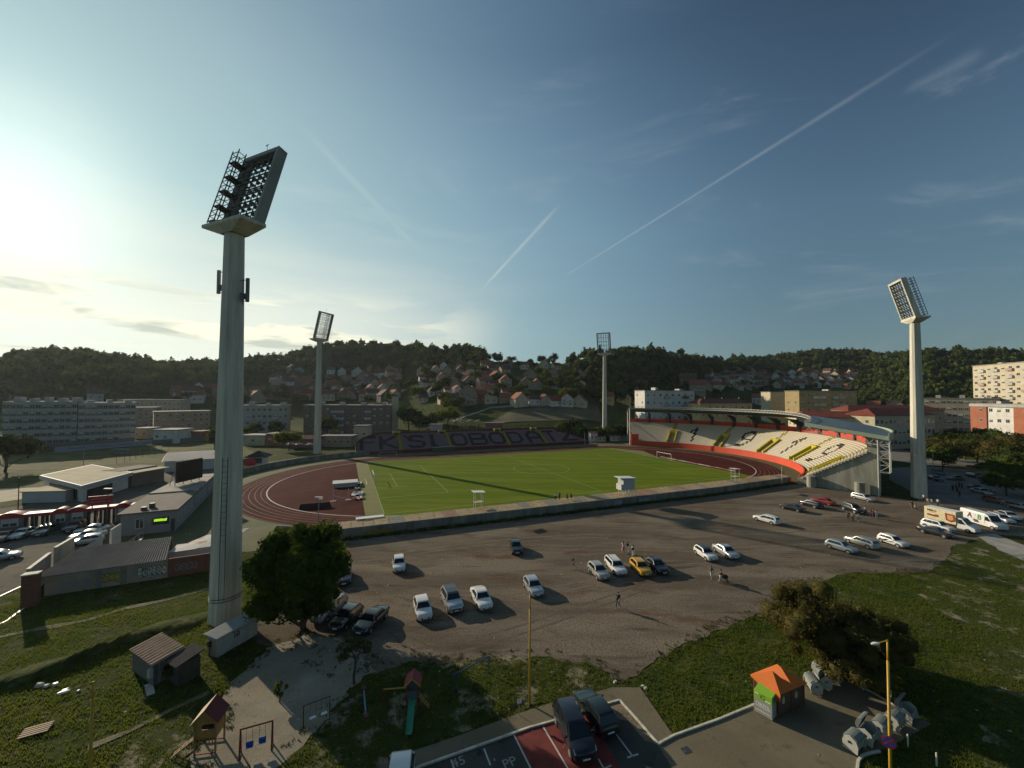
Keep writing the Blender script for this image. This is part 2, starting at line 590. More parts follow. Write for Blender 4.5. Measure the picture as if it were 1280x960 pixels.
def terrain(x, y):
 x = np.asarray(x, float)
 y = np.asarray(y, float)
 yy = np.maximum(y, 1.0)
 px = 640 + 498 * x / yy
 px = np.clip(px, -300, 1700)
 ys = np.stack([np.interp(px, TP, TY[:, k]) for k in range(5)])
 zs = np.stack([np.interp(px, TP, TZ[:, k]) for k in range(5)])
 rp = np.interp(px, RX, RY)
 zr = CAMH + (494.6 - rp) / 498 * ys[4] - 8.5
 zs[4] = zr
 z = np.zeros_like(yy)
 for k in range(4):
  t = (yy - ys[k]) / (ys[k + 1] - ys[k])
  seg = zs[k] + (zs[k + 1] - zs[k]) * t
  z = np.where((t >= 0) & (t < 1), seg, z)
 t = (yy - ys[4]) / 260.0
 z = np.where(t >= 0, zs[4] * (1 - .8 * np.clip(t, 0, 1) ** 1.3), z)
 return z
def tz(x, y):
 return float(terrain(x, y))
def place(px, py, y0=190, y1=760):
 """the spot on the hillside seen at a point of the photograph"""
 r = ray(px, py)
 prev = None
 Y = y0
 while Y < y1:
  t = Y / r[1]
  x, z = r[0] * t, CAMH + r[2] * t
  g = tz(x, Y)
  if z <= g:
   return (x, Y, g)
  Y += 1.5
 return None
grass_base = ground_mat('meadow', [((.050, .072, .012), 1, 0, 1, None), ((.072, .078, .018), .12, .42, .6, None), ((.03, .045, .012), .6, .45, .62, None), ((.15, .13, .065), .28, .54, .68, None), ((.02, .035, .008), 3.5, .48, .66, None)], bump=.9, fine=5)
xs = np.concatenate([np.arange(-1500, -760, 92), np.arange(-760, 900, 9), np.arange(900, 1620, 90)])
ys = np.concatenate([np.arange(-300, 0, 60), np.arange(0, 200, 20), np.arange(200, 860, 8), np.arange(860, 1700, 60)])
XX, YY = np.meshgrid(xs, ys)
ZZ = terrain(XX, YY)
V = np.stack([XX.ravel(), YY.ravel(), ZZ.ravel() - .02], 1)
nx, ny = len(xs), len(ys)
ii, jj = np.meshgrid(np.arange(nx - 1), np.arange(ny - 1))
b0 = (jj * nx + ii).ravel()
F = np.stack([b0, b0 + 1, b0 + nx + 1, b0 + nx], 1)
tag(np_mesh('ground', V, F, grass_base, smooth_=True), kind='structure')
def sheet(name, pts, z, m, kind='structure', wob=0.0, seed=1, step=1.5):
 """flat sheet over an outline of ground points, its edge broken up"""
 rnd = random.Random(seed)
 out = []
 n = len(pts)
 for i in range(n):
  a, b = pts[i], pts[(i + 1) % n]
  L = math.hypot(b[0] - a[0], b[1] - a[1])
  k = max(1, int(L / step)) if wob else 1
  for j in range(k):
   t = j / k
   w = wob if (j or wob) else 0
   out.append((a[0] + (b[0] - a[0]) * t + rnd.uniform(-w, w), a[1] + (b[1] - a[1]) * t + rnd.uniform(-w, w), z))
 from mathutils.geometry import tessellate_polygon
 tris = tessellate_polygon([[Vector(p) for p in out]])
 me = bpy.data.meshes.new(name)
 fs = []
 for t in tris:
  a, b, c = (Vector(out[i]) for i in t)
  if (b - a).cross(c - a).z < 0:
   t = (t[0], t[2], t[1])
  fs.append(tuple(t))
 me.from_pydata(out, [], fs)
 me.materials.append(m)
 o = bpy.data.objects.new(name, me)
 COL.objects.link(o)
 return tag(o, kind=kind)
def GP(lst):
 return [G(*p) for p in lst]
gravel = ground_mat('gravel', [((.135, .109, .080), 1, 0, 1, None), ((.228, .190, .142), .09, .42, .60, ((.5, 1.8, 1), .45)), ((.13, .080, .052), .13, .55, .66, ((.8, 2, 1), .4)), ((.085, .068, .048), .30, .56, .68, ((.3, 1.6, 1), .35)),
       ((.255, .215, .165), .9, .57, .78, ((.5, 2.4, 1), .45)), ((.085, .070, .052), 5.0, .48, .66, None), ((.27, .25, .215), 14, .60, .75, None)], bump=.8, fine=7)
LOT = [(300, 800), (330, 740), (380, 690), (432, 668), (640, 644.5), (900, 617.5), (975, 604), (1003, 607), (1080, 616), (1150, 627), (1230, 633), (1300, 640), (1420, 660), (1400, 700), (1300, 672), (1240, 668),
 (1190, 684), (1180, 703), (1160, 716), (1060, 716), (1000, 735), (960, 762), (905, 785), (870, 800), (835, 815), (805, 836), (790, 850), (772, 857), (755, 842),
 (735, 830), (690, 823), (640, 824), (600, 826), (560, 831), (510, 828), (485, 840), (440, 845), (400, 820)]
sheet('gravel_lot', GP(LOT), .012, gravel, wob=.30, seed=3, step=.7)
sand = ground_mat('worn_sand', [((.30, .262, .19), 1, 0, 1, None), ((.22, .195, .15), .5, .4, .65, None), ((.36, .33, .26), .25, .5, .7, None), ((.15, .13, .09), 2.2, .58, .72, None)], bump=.5, fine=6)
SANDP = [(330, 812), (385, 793), (430, 798), (455, 820), (470, 838), (440, 862), (418, 885), (410, 905), (380, 930), (365, 945), (330, 975), (240, 985), (232, 950), (262, 925), (268, 880), (295, 850)]
sheet('playground_sand', GP(SANDP), .020, sand, wob=.38, seed=5, step=.45)
worn = ground_mat('worn_grass', [((.055, .066, .018), 1, 0, 1, None), ((.25, .215, .15), .42, .53, .60, None), ((.035, .05, .012), 1.6, .50, .62, None), ((.28, .25, .18), 2.4, .62, .70, None)], bump=.8, fine=5)
sheet('worn_ground', GP([(418, 885), (440, 862), (475, 835), (560, 828), (640, 822), (740, 829), (770, 850), (800, 858), (775, 876), (690, 879), (600, 905), (520, 938), (430, 985), (330, 975), (365, 945), (410, 905)]), .017, worn, wob=.4, seed=5, step=.8)
sheet('worn_ground', GP([(268, 862), (262, 925), (232, 950), (240, 985), (120, 985), (150, 940), (215, 895)]), .018, worn, wob=.5, seed=6, step=.8)
sheet('worn_ground', GP([(1175, 700), (1240, 676), (1290, 700), (1360, 760), (1330, 960), (1215, 990), (1245, 880), (1225, 790), (1150, 750)]), .019, worn, wob=.5, seed=7, step=.8)
trail_m = ground_mat('trodden_path', [((.25, .22, .15), 1, 0, 1, None), ((.17, .15, .10), .8, .42, .62, None), ((.09, .10, .04), 2.0, .55, .68, None)], bump=.4)
def ribbon(name, pts, w, z, m, kind='structure', wob=0.0, seed=0):
 rnd = random.Random(seed)
 P = [Vector((p[0], p[1], 0)) for p in pts]
 D = []
 for a, b in zip(P, P[1:]):
  n = max(1, int((b - a).length / 1.2))
  D += [a.lerp(b, i / n) for i in range(n)]
 D.append(P[-1])
 mb = MB()
 vs = []
 for i, p in enumerate(D):
  d = (D[min(i + 1, len(D) - 1)] - D[max(i - 1, 0)]).normalized()
  nrm = Vector((-d.y, d.x, 0))
  for s in (-1, 1):
   q = p + nrm * (s * (w / 2 + rnd.uniform(-wob, wob)))
   vs.append((q.x, q.y, z))
 mb.add(vs, [(2 * i, 2 * i + 2, 2 * i + 3, 2 * i + 1)[::-1] for i in range(len(D) - 1)])
 return tag(mb.build(name, m), kind=kind)
ribbon('path', GP([(-40, 805), (0, 796), (60, 784), (105, 776), (160, 760), (215, 748), (262, 735), (300, 722)]), .75, .026, trail_m, wob=.14, seed=4)
ribbon('path', GP([(110, 935), (165, 912), (215, 888), (262, 866)]), .5, .030, trail_m, wob=.16, seed=6)
ribbon('path', GP([(-20, 790), (8, 776), (33, 758)]), .22, .030, white_paint, wob=.02, seed=6)
rnd = random.Random(31)
tyre_d = ground_mat('tyre_dark', [((.120, .096, .070), 1, 0, 1, None), ((.16, .13, .095), .6, .4, .6, None), ((.09, .074, .056), 4, .5, .66, None)], bump=.5, fine=7)
tyre_l = ground_mat('tyre_light', [((.20, .165, .12), 1, 0, 1, None), ((.15, .12, .085), .7, .45, .6, None), ((.25, .215, .165), 3, .55, .7, None)], bump=.5, fine=7)
def wheel_tracks(px0, px1, py, bow, m, k):
 a, b = G(px0, py), G(px1, py + bow)
 for off in (-.75, .75):
  pts = []
  for i in range(17):
   t = i / 16
   pts.append((a[0] + (b[0] - a[0]) * t + math.sin(t * 5 + k) * .8, a[1] + (b[1] - a[1]) * t + math.sin(t * 3.1 + k) * 2.2 + off))
  ribbon('wheel_track', pts, .26, .0155 + .0004 * k, m, wob=.07, seed=k)
TRK = [(450, 760, 700, -30), (520, 980, 668, -8), (600, 1000, 690, -12), (470, 700, 735, 20), (700, 1100, 650, 10), (560, 840, 800, -60), (640, 960, 745, -40), (820, 1120, 700, -25), (900, 1150, 662, 4), (480, 640, 790, 20)]
# asphalt of the near car park and the left yard
asphalt = ground_mat('asphalt', [((.062, .060, .056), 1, 0, 1, None), ((.085, .080, .072), .25, .42, .62, None), ((.04, .04, .038), 1.1, .56, .70, None), ((.10, .095, .085), 9, .58, .74, None)], bump=.3, fine=12)
warm_asphalt = ground_mat('pale_asphalt', [((.155, .132, .088), 1, 0, 1, None), ((.195, .168, .115), .2, .42, .64, None), ((.10, .088, .07), .8, .56, .72, None), ((.22, .2, .16), 8, .6, .74, None)], bump=.3, fine=12)
ROAD = [(400, 1020), (526, 959), (660, 911), (692, 902), (752, 882.5), (774.5, 876), (823, 931), (842, 920.5), (900, 899.5), (942, 882), (1000, 856), (1042, 846), (1075, 858), (1118, 882), (1165, 905), (1110, 935), (1084, 944), (1073, 952), (1072, 975), (1085, 1020), (1100, 1150), (400, 1150)]
sheet('road', GP(ROAD), .012, warm_asphalt)
sheet('parking_bay', GP([(400, 1020), (526, 959), (642.5, 917), (770, 877), (825, 935), (870, 1010), (870, 1150), (400, 1150)]), .017, asphalt)
sheet('parking_bay', GP([(642.5, 917.5), (735, 888.5), (775, 960), (800, 1010), (690, 1010)]), .022, mat('faded_red_asphalt', (.20, .035, .028), .9, noise=.4, scale=.8, coord='Position', bump=.3, bscale=12))
sheet('pavement', GP([(430, 985), (470, 962), (520, 938), (560, 925), (650, 892), (690, 879), (740, 867), (765, 860), (800, 860), (842, 920.5), (823, 931), (774.5, 876), (752, 882.5), (692, 902), (660, 911), (526, 959), (400, 1020)]), .055, warm_asphalt)
dirt_m = ground_mat('bare_dirt', [((.23, .185, .125), 1, 0, 1, None), ((.16, .13, .09), .7, .4, .62, None), ((.30, .25, .18), 2, .56, .72, None)], bump=.5)
sheet('dirt_strip', GP([(740, 886), (774.5, 876), (823, 931), (806, 926), (785, 902)]), .027, dirt_m, wob=.06, seed=8, step=.5)
def kerb(pts, w=.16, h=.13, label='kerb'):
 mb = MB()
 P = GP(pts)
 for a, b in zip(P, P[1:]):
  L = math.hypot(b[0] - a[0], b[1] - a[1])
  n = max(1, round(L / 1.0))
  for i in range(n):
   p = Vector((a[0] + (b[0] - a[0]) * i / n, a[1] + (b[1] - a[1]) * i / n, h / 2 - .01))
   q = Vector((a[0] + (b[0] - a[0]) * (i + .985) / n, a[1] + (b[1] - a[1]) * (i + .985) / n, h / 2 - .01))
   mb.beam(p, q, w, h)
 return tag(mb.build('kerb', pale_concrete, bevel=.012), kind='structure')
kerb([(400, 1020), (526, 959), (660, 911), (692, 902), (752, 882.5), (774.5, 876), (798, 902), (823, 931)])
kerb([(823, 931), (842, 920.5), (900, 899.5), (942, 882), (980, 866)])
kerb([(1073, 1000), (1071.5, 965), (1073, 952), (1078, 946), (1086, 943), (1100, 940)])
kerb([(1060, 851), (1090, 866), (1118, 882), (1150, 898)], .12, .10)
def paint(name, segs, w, z=.027, m=None):
 mb = MB()
 for a, b in segs:
  A, B = Vector((*G(*a), z)), Vector((*G(*b), z))
  d = (B - A).normalized() * (w / 2)
  s = Vector((-d.y, d.x, 0))
  mb.quad(A - s, A + s, B + s, B - s) if False else mb.quad(A + s, A - s, B - s, B + s)
 return tag(mb.build(name, m or road_paint), kind='structure')
road_paint = mat('worn_road_paint', (.50, .50, .46), .8, col2=(.2, .19, .17), scale=5, lo=.5, hi=.8, coord='Position')
paint('bay_line', [((642.5, 919), (664, 962)), ((679, 909), (711, 963)), ((605, 936), (613, 957)), ((564, 950), (569, 966)), ((748, 949), (768, 985)), ((770, 918), (791, 946)), ((784, 947.5), (798, 943)), ((752, 963), (764, 957))], .11)
mb = MB()
for s, px, py, sz, an in (("45", 573, 953, .95, .42), ("PP", 637, 954, .95, .42)):
 g = G(px, py)
 text_into(mb, s, sz, Matrix.Translation((g[0], g[1], .028)) @ Matrix.Rotation(an, 4, 'Z'), 0, 0.0)
tag(mb.build('bay_number', mat('worn_number_paint', (.36, .36, .33), .8, noise=.3, scale=6)), kind='structure')
mb = MB()
g = G(858, 938)
mb.box(-.3, .3, -.25, .25, .012, .022, M=Matrix.Translation((g[0], g[1], 0)) @ Matrix.Rotation(.3, 4, 'Z'))
tag(mb.build('drain_grate', dark_steel), 'square dark drain grate set in the pale asphalt', 'drain')
# left yard
for k, (a_, b_, c_, d_) in enumerate(TRK):
 wheel_tracks(a_, b_, c_, d_, tyre_d if k % 2 else tyre_l, k)
yard = ground_mat('yard_asphalt', [((.12, .108, .085), 1, 0, 1, None), ((.17, .152, .12), .12, .4, .62, None), ((.08, .073, .06), .7, .55, .72, None)], bump=.3)
sheet('yard', [G(-400, 700), G(-60, 800), G(-10, 751), G(30, 733), G(140, 700), G(215, 690), G(262, 700), G(320, 668), (-46, 62), (-52, 78), (-62, 90), (-84, 106), (-90, 135), (-96, 160), (-150, 165), (-125, 120), G(30, 632), G(-30, 640), G(-400, 645)], .010, yard)
ribbon('kerb', GP([(-12, 751), (31, 731)]), .14, .05, white_paint)
# training pitch at the far left
train = ground_mat('training_turf', [((.070, .085, .030), 1, 0, 1, None), ((.16, .145, .065), .05, .42, .62, ((1, 3, 1), .5)), ((.07, .09, .03), .3, .5, .7, None)], bump=.4)
sheet('training_pitch', GP([(-200, 630), (0, 618), (60, 611), (120, 590), (200, 583), (270, 583), (330, 572), (300, 556), (240, 553), (120, 562), (60, 566), (-200, 585)]), .030, train)
sheet('training_pitch_sand', GP([(-100, 640), (0, 628), (45, 622), (60, 609), (0, 611), (-100, 612)]), .036, mat('pale_sand', (.42, .37, .24), .95, noise=.25, scale=.3, coord='Position', bump=.3), wob=.2)
# ---------------------------------------------------------------- stadium floor
sheet('stadium_apron', [ST(-98, -46), ST(57, -46), ST(62, -50), ST(95, -30), ST(95, 30), ST(75, 49), ST(60, 60), ST(-57, 62), ST(-75, 56), ST(-92, 40), ST(-100, 0)], .014, mat('apron_grass', (.060, .080, .02), .95, col2=(.11, .10, .04), scale=.2, coord='Position', bump=.5, bscale=5))
track_m = ground_mat('running_track', [((.066, .015, .011), 1, 0, 1, None), ((.088, .022, .017), .10, .42, .62, None), ((.045, .014, .012), .5, .50, .7, None)], bump=.15, fine=14)
def stadium_loop(r, n=64, su=TS):
 out = []
 for i in range(n + 1):
  a = -90 + 180 * i / n
  out.append((su + r * math.cos(math.radians(a)), r * math.sin(math.radians(a))))
 for i in range(n + 1):
  a = 90 + 180 * i / n
  out.append((-su + r * math.cos(math.radians(a)), r * math.sin(math.radians(a))))
 return out
sheet('running_track', [ST(*p)[:2] for p in stadium_loop(TR + 7.6)], .022, track_m)
turf = ground_mat('pitch_turf', [((.105, .150, .010), 1, 0, 1, None), ((.150, .185, .013), .06, .44, .56, ((.5, 4, 1), SYAW)), ((.085, .130, .010), .4, .45, .72, ((.4, 2.5, 1), SYAW)), ((.14, .165, .035), 1.5, .62, .78, None)], bump=.35, fine=9)
sheet('pitch', [ST(-PL - 3.6, -36.2)[:2], ST(PL + 1.8, -36.2)[:2], ST(PL + 1.8, 34.9)[:2], ST(-PL - 3.6, 34.9)[:2]], .030, turf)
sheet('dry_grass_strip', [ST(-PL - 3.6, -36.2)[:2], ST(-PL - .1, -36.2)[:2], ST(-PL - .1, 33.8)[:2], ST(-PL - 3.6, 33.8)[:2]], .036, mat('dry_turf', (.17, .16, .035), .95, col2=(.12, .135, .03), scale=.3, coord='Position', bump=.4))
sheet('dry_grass_strip', [ST(PL + .2, 1)[:2], ST(PL + 9, 22)[:2], ST(PL + 2, 33)[:2], ST(PL + .2, 33.5)[:2]], .037, MATS['dry_turf'])
line_m = mat('pitch_lines', (.36, .42, .20), .8, col2=(.14, .20, .03), scale=3, coord='Position')
def lines(name, segs, w, z, m):
 mb = MB()
 for (u0, v0), (u1, v1) in segs:
  a, b = Vector(ST(u0, v0, z)), Vector(ST(u1, v1, z))
  d = (b - a).normalized() * (w / 2)
  s = Vector((-d.y, d.x, 0))
  mb.quad(a + s, a - s, b - s, b + s)
 return tag(mb.build(name, m), kind='structure')
W2 = 33.6
segs = [((-PL, -W2), (-PL, W2)), ((PL, -W2), (PL, W2)), ((-PL, W2), (PL, W2)), ((-PL, -W2), (PL, -W2)), ((0, -W2), (0, W2))]
for s in (-1, 1):
 segs += [((s * PL, -20.16), (s * (PL - 16.5), -20.16)), ((s * (PL - 16.5), -20.16), (s * (PL - 16.5), 20.16)), ((s * PL, 20.16), (s * (PL - 16.5), 20.16)),
   ((s * PL, -9.16), (s * (PL - 5.5), -9.16)), ((s * (PL - 5.5), -9.16), (s * (PL - 5.5), 9.16)), ((s * PL, 9.16), (s * (PL - 5.5), 9.16))]
for i in range(32):
 a, b = 2 * math.pi * i / 32, 2 * math.pi * (i + 1) / 32
 segs.append(((9.15 * math.cos(a), 9.15 * math.sin(a)), (9.15 * math.cos(b), 9.15 * math.sin(b))))
lines('pitch_marking', segs, .15, .042, line_m)
tl = mat('track_line', (.62, .58, .54), .8)
tl2 = mat('lane_line', (.26, .17, .15), .8, coord='Position')
segs, segs2 = [], []
for k in range(7):
 L = stadium_loop(TR + 1.22 * k)
 dst = segs if k == 0 else segs2
 for a, b in zip(L, L[1:] + L[:1]):
  if k == 0 and abs(a[1]) > 36.9 and abs(b[1]) > 36.9 and abs(a[0]) < 30:
   continue
  dst.append((a, b))
lines('track_kerb_line', segs, .22, .034, tl)
lines('lane_lines', segs2, .08, .034, tl2)
# long jump runway and boards at the right end
sheet('runway', [ST(PL + 3.2, 6)[:2], ST(PL + 4.6, 6)[:2], ST(PL + 4.6, -27)[:2], ST(PL + 3.2, -27)[:2]], .040, mat('runway_boards', (.62, .55, .52), .7, col2=(.45, .10, .08), scale=.25, coord='Position', lo=.5, hi=.55))
# ---------------------------------------------------------------- stadium structures
maroon = mat('maroon_paint', (.14, .018, .018), .75, noise=.25, scale=.6)
bright_red = mat('stand_red', (.62, .070, .028), .7, noise=.16, scale=.5)
seat_grey = mat('seat_violet_grey', (.29, .21, .25), .7, noise=.3, scale=4)
seat_black = mat('seat_black', (.012, .013, .016), .6)
seat_white = mat('seat_cream', (.66, .60, .46), .6, noise=.15, scale=4)
aisle_yellow = mat('aisle_yellow', (.38, .30, .02), .6, noise=.2, scale=2)
tread = mat('terrace_concrete', (.30, .26, .22), .9, noise=.3, scale=.6)
# retaining wall with its sunlit walkway
wall_t = empty('retaining_wall', ST(0, -45, 0)[:2] + (0,), 0, 'long stained concrete retaining wall between the pitch and the gravel lot', 'wall')
def sub(parent, mb, name, mats, **kw):
 """build world-space geometry as a child of an Empty"""
 o = mb.build(name, mats, parent, **kw)
 o.matrix_parent_inverse = Matrix.Identity(4)
 Mi = (Matrix.Translation(parent.location) @ parent.rotation_euler.to_matrix().to_4x4()).inverted()
 o.data.transform(Mi)
 return o
mb = MB()
outer = [(-71, -39.5), (-62, -45.6), (-30, -46.2), (26, -46.9), (54, -45.6), (57, -44.6)]
for a, b in zip(outer, outer[1:]):
 n = max(2, int(abs(b[0] - a[0]) / 4))
 for i in range(n):
  p = (a[0] + (b[0] - a[0]) * i / n, a[1] + (b[1] - a[1]) * i / n)
  q = (a[0] + (b[0] - a[0]) * (i + .99) / n, a[1] + (b[1] - a[1]) * (i + .99) / n)
  mb.prism([ST(p[0], p[1])[:2], ST(q[0], q[1])[:2], ST(q[0], q[1] + .35)[:2], ST(p[0], p[1] + .35)[:2]], 0, 1.75)
wallm = mat('stained_wall', (.24, .23, .20), .9, col2=(.12, .12, .10), scale=.45, bump=.4, bscale=3, coord='Position', stretch=(1, 1, .35))
sub(wall_t, mb, 'wall_face', wallm)
mb = MB()
rnd = random.Random(11)
u = -64.0
while u < 56:
 w = rnd.uniform(1.6, 3.4)
 v0 = np.interp(u + w / 2, [q[0] for q in outer], [q[1] for q in outer]) + .36
 z = 1.72 + rnd.uniform(-.04, .04)
 mb.add([ST(u, v0, z - .2), ST(u + w - .08, v0, z - .2), ST(u + w - .08, -42.0, z + .12), ST(u, -42.0, z + .12), ST(u, v0, 0), ST(u + w - .08, v0, 0), ST(u + w - .08, -42, 0), ST(u, -42, 0)],
  [(0, 1, 2, 3), (0, 4, 5, 1), (1, 5, 6, 2), (2, 6, 7, 3), (3, 7, 4, 0)], rnd.choice([0, 0, 1, 2]))
 u += w
sub(wall_t, mb, 'walkway_slab', [mat('slab_tan', (.46, .34, .19), .9, noise=.4, scale=1.2, coord='Position'), mat('slab_rust', (.36, .21, .13), .9, noise=.35, scale=1.2, coord='Position'), mat('slab_grey', (.28, .25, .19), .9, noise=.35, scale=1.2, coord='Position')])
mb = MB()
Mx = Matrix.Translation(ST(-6, -46.62, 1.0)) @ Matrix.Rotation(SYAW, 4, 'Z')
for u0, w, h in ((0, 2.2, 1.1), (7.0, 3.0, .8)):
 mb.box(u0, u0 + w, -.03, 0, -h / 2 - .2, h / 2 - .3, M=Mx)
sub(wall_t, mb, 'painted_patch', mat('pale_blue_patch', (.26, .31, .36), .8, noise=.3, scale=2))
mb = MB()
mb.box(0, 4.6, -.03, 0, -.7, .1, M=Matrix.Translation(ST(-57, -46.05, 1.0)) @ Matrix.Rotation(SYAW, 4, 'Z'))
sub(wall_t, mb, 'painted_patch', mat('mustard_patch', (.26, .20, .05), .85, noise=.4, scale=2))
# --- far stand with the club's name in black seats
GL = {'F': [[(0, 0), (0, 7), (4.4, 7)], [(0, 3.8), (3.6, 3.8)]], 'K': [[(0, 0), (0, 7)], [(4.2, 7), (.3, 3.5), (4.4, 0)]],
 'S': [[(4.2, 5.8), (3.4, 6.8), (1.2, 6.8), (.2, 5.6), (.6, 4.2), (3.8, 3.0), (4.3, 1.4), (3.3, .2), (1.0, .2), (0, 1.2)]],
 'L': [[(.6, 7), (.6, 0), (1.6, 0)]], 'O': [[(1.2, 0), (0, 1.6), (0, 5.4), (1.2, 7), (3.2, 7), (4.4, 5.4), (4.4, 1.6), (3.2, 0), (1.2, 0)]],
 'B': [[(0, 0), (0, 7), (3.2, 7), (4.1, 6.2), (4.1, 4.4), (3.2, 3.6), (0, 3.6)], [(3.2, 3.6), (4.4, 2.6), (4.4, .9), (3.4, 0), (0, 0)]],
 'D': [[(0, 0), (0, 7), (2.6, 7), (4.2, 5.4), (4.2, 1.6), (2.6, 0), (0, 0)]], 'A': [[(0, 0), (0, 4.6), (1.2, 6.8), (3.0, 6.8), (4.2, 4.6), (4.2, 0)], [(0, 2.8), (4.2, 2.8)]],
 'T': [[(0, 7), (4.6, 7)], [(2.3, 7), (2.3, 0)]], 'Z': [[(0, 7), (4.2, 7), (0, 0), (4.4, 0)]], '1': [[(.6, 4.6), (2.4, 7), (2.4, 0)]],
 '9': [[(.2, .2), (2.6, .2), (4.0, 2.2), (4.0, 5.4), (3.0, 7), (1.2, 7), (.1, 5.8), (.1, 4.4), (1.2, 3.2), (3.8, 3.4)]], "'": [[(1, 7), (1.6, 6.2)]]}
def segd(p, a, b):
 ax, ay = a
 bx, by = b
 dx, dy = bx - ax, by - ay
 t = max(0, min(1, ((p[0] - ax) * dx + (p[1] - ay) * dy) / (dx * dx + dy * dy + 1e-9)))
 return math.hypot(p[0] - ax - t * dx, p[1] - ay - t * dy)
def glyph_hit(ch, x, y, t):
 for pl in GL[ch]:
  for a, b in zip(pl, pl[1:]):
   if segd((x, y), a, b) < t:
    return True
 return False
fk = empty('west_stand', ST(0, 52, 0), SYAW, 'far open stand of violet grey seats spelling FK SLOBODA TZ in black', 'grandstand')
NR, U0, U1, V0, V1, Z0, Z1 = 15, -55.5, 54.0, 53.0, 63.0, 1.5, 7.4
# letters: photograph columns of each letter's left and right edge, on the seats
LET = [('F', 453, 470), ('K', 477, 496), ("'", 506, 510), ('S', 512, 531), ('L', 539, 546), ('O', 566, 583), ('B', 589, 608), ('O', 614, 630), ('D', 637, 652), ('A', 660, 676), ('T', 683, 694), ('Z', 701, 719)]
def ucol(px):
 """along-stand position seen at a column, mid height of the seats"""
 lo, hi = -60.0, 60.0
 for _ in range(40):
  m = (lo + hi) / 2
  X, Y, Z = ST(m, 57)
  if 640 + FPX * X / Y < px:
   lo = m
  else:
   hi = m
 return lo
LU = [(c, ucol(a), ucol(b)) for c, a, b in LET]
aisles = [ucol(501), ucol(562), ucol(634), ucol(679)]
def fk_col(u, row):
 for c, a, b in LU:
  w = 1.6 if c in "'L" else 4.3
  if a - .6 <= u <= b + .6:
   x = (u - a) / (b - a) * w
   y = (row - 1.2) / 10.6 * 7
   if glyph_hit(c, x, y, .58):
    return 1
 return 0
steps, seats, AIS = MB(), MB(), [MB() for _ in range(4)]
for r in range(NR):
 t = r / (NR - 1)
 z = Z0 + (Z1 - .45 - Z0) * t
 v = V0 + (V1 - .6 - V0) * t
 dv = (V1 - V0) / NR
 us = U0 + 11 * max(0, t - .35) ** 2 * 2.0
 ue = U1 - 15 * t
 steps.box(us, ue, v - 52, v + dv - 52, 0, z)
 u = us
 while u < ue - .4:
  if any(abs(u + .25 - a) < .95 for a in aisles):
   u += .5
   continue
  c = fk_col(u + .25, r)
  seats.box(u + .03, u + .47, v - 52 + .15, v - 52 + .5, z + .004, z + .30, c)
  u += .5
 for k, a in enumerate(aisles):
  if us < a < ue:
   AIS[k].box(a - .7, a + .7, v - 52 - .1, v - 52 + dv - .1, z - .2, z + .16)
for o in (steps.build('terrace', mat('terrace_violet', (.13, .10, .11), .9, noise=.3, scale=.6), fk), seats.build('seat_rows', [seat_grey, seat_black], fk),):
 pass
for ais in AIS:
 ais.build('aisle', aisle_yellow, fk)
mb = MB()
mb.box(U0, U1, .55, .8, 0, 1.25)
mb.build('front_parapet', maroon, fk)
mb = MB()
pts = []
for i in range(15):
 t = i / 14
 pts.append((U0 + 11 * max(0, t - .35) ** 2 * 2.0 - .25, V0 + (V1 - V0) * t - 52, Z0 + (Z1 - Z0) * t))
for a, b in zip(pts, pts[1:]):
 mb.add([(a[0], a[1], 0), (b[0], b[1], 0), (b[0], b[1], b[2] + .6), (a[0], a[1], a[2] + .6), (a[0] - .3, a[1], 0), (b[0] - .3, b[1], 0), (b[0] - .3, b[1], b[2] + .6), (a[0] - .3, a[1], a[2] + .6)],
  [(0, 1, 2, 3), (7, 6, 5, 4), (3, 2, 6, 7)])
a = (pts[-1][0], U1 - 15)
mb.box(a[0] - .3, a[1], V1 - 52 - .05, V1 - 52 + .3, 0, Z1 + .75)
q = [(U1, V0 - 52, Z0 + .3), (U1 - 15, V1 - 52, Z1 + .5)]
mb.add([(q[0][0], q[0][1], 0), (q[1][0], q[1][1], 0), (q[1][0], q[1][1], q[1][2]), (q[0][0], q[0][1], q[0][2]), (q[0][0] + .3, q[0][1], 0), (q[1][0] + .3, q[1][1], 0), (q[1][0] + .3, q[1][1], q[1][2]), (q[0][0] + .3, q[0][1], q[0][2])],
 [(3, 2, 1, 0), (4, 5, 6, 7), (3, 7, 6, 2)])
mb.build('rear_parapet', maroon, fk)
for k, px in enumerate((498, 556, 626, 672)):
 uu = ucol(px)
 mb = MB()
 mb.box(uu - 1.6, uu - 1.2, 9.2, 10.6, 6.6, 8.3)
 mb.box(uu + 1.2, uu + 1.6, 9.2, 10.6, 6.6, 8.3)
 mb.box(uu - 1.6, uu + 1.6, 10.3, 10.6, 7.5, 8.3)
 mb.box(uu - 1.2, uu + 1.2, 10.0, 10.28, 6.4, 7.5, 1)
 mb.build('gangway_head', [aisle_yellow, seat_black], fk)
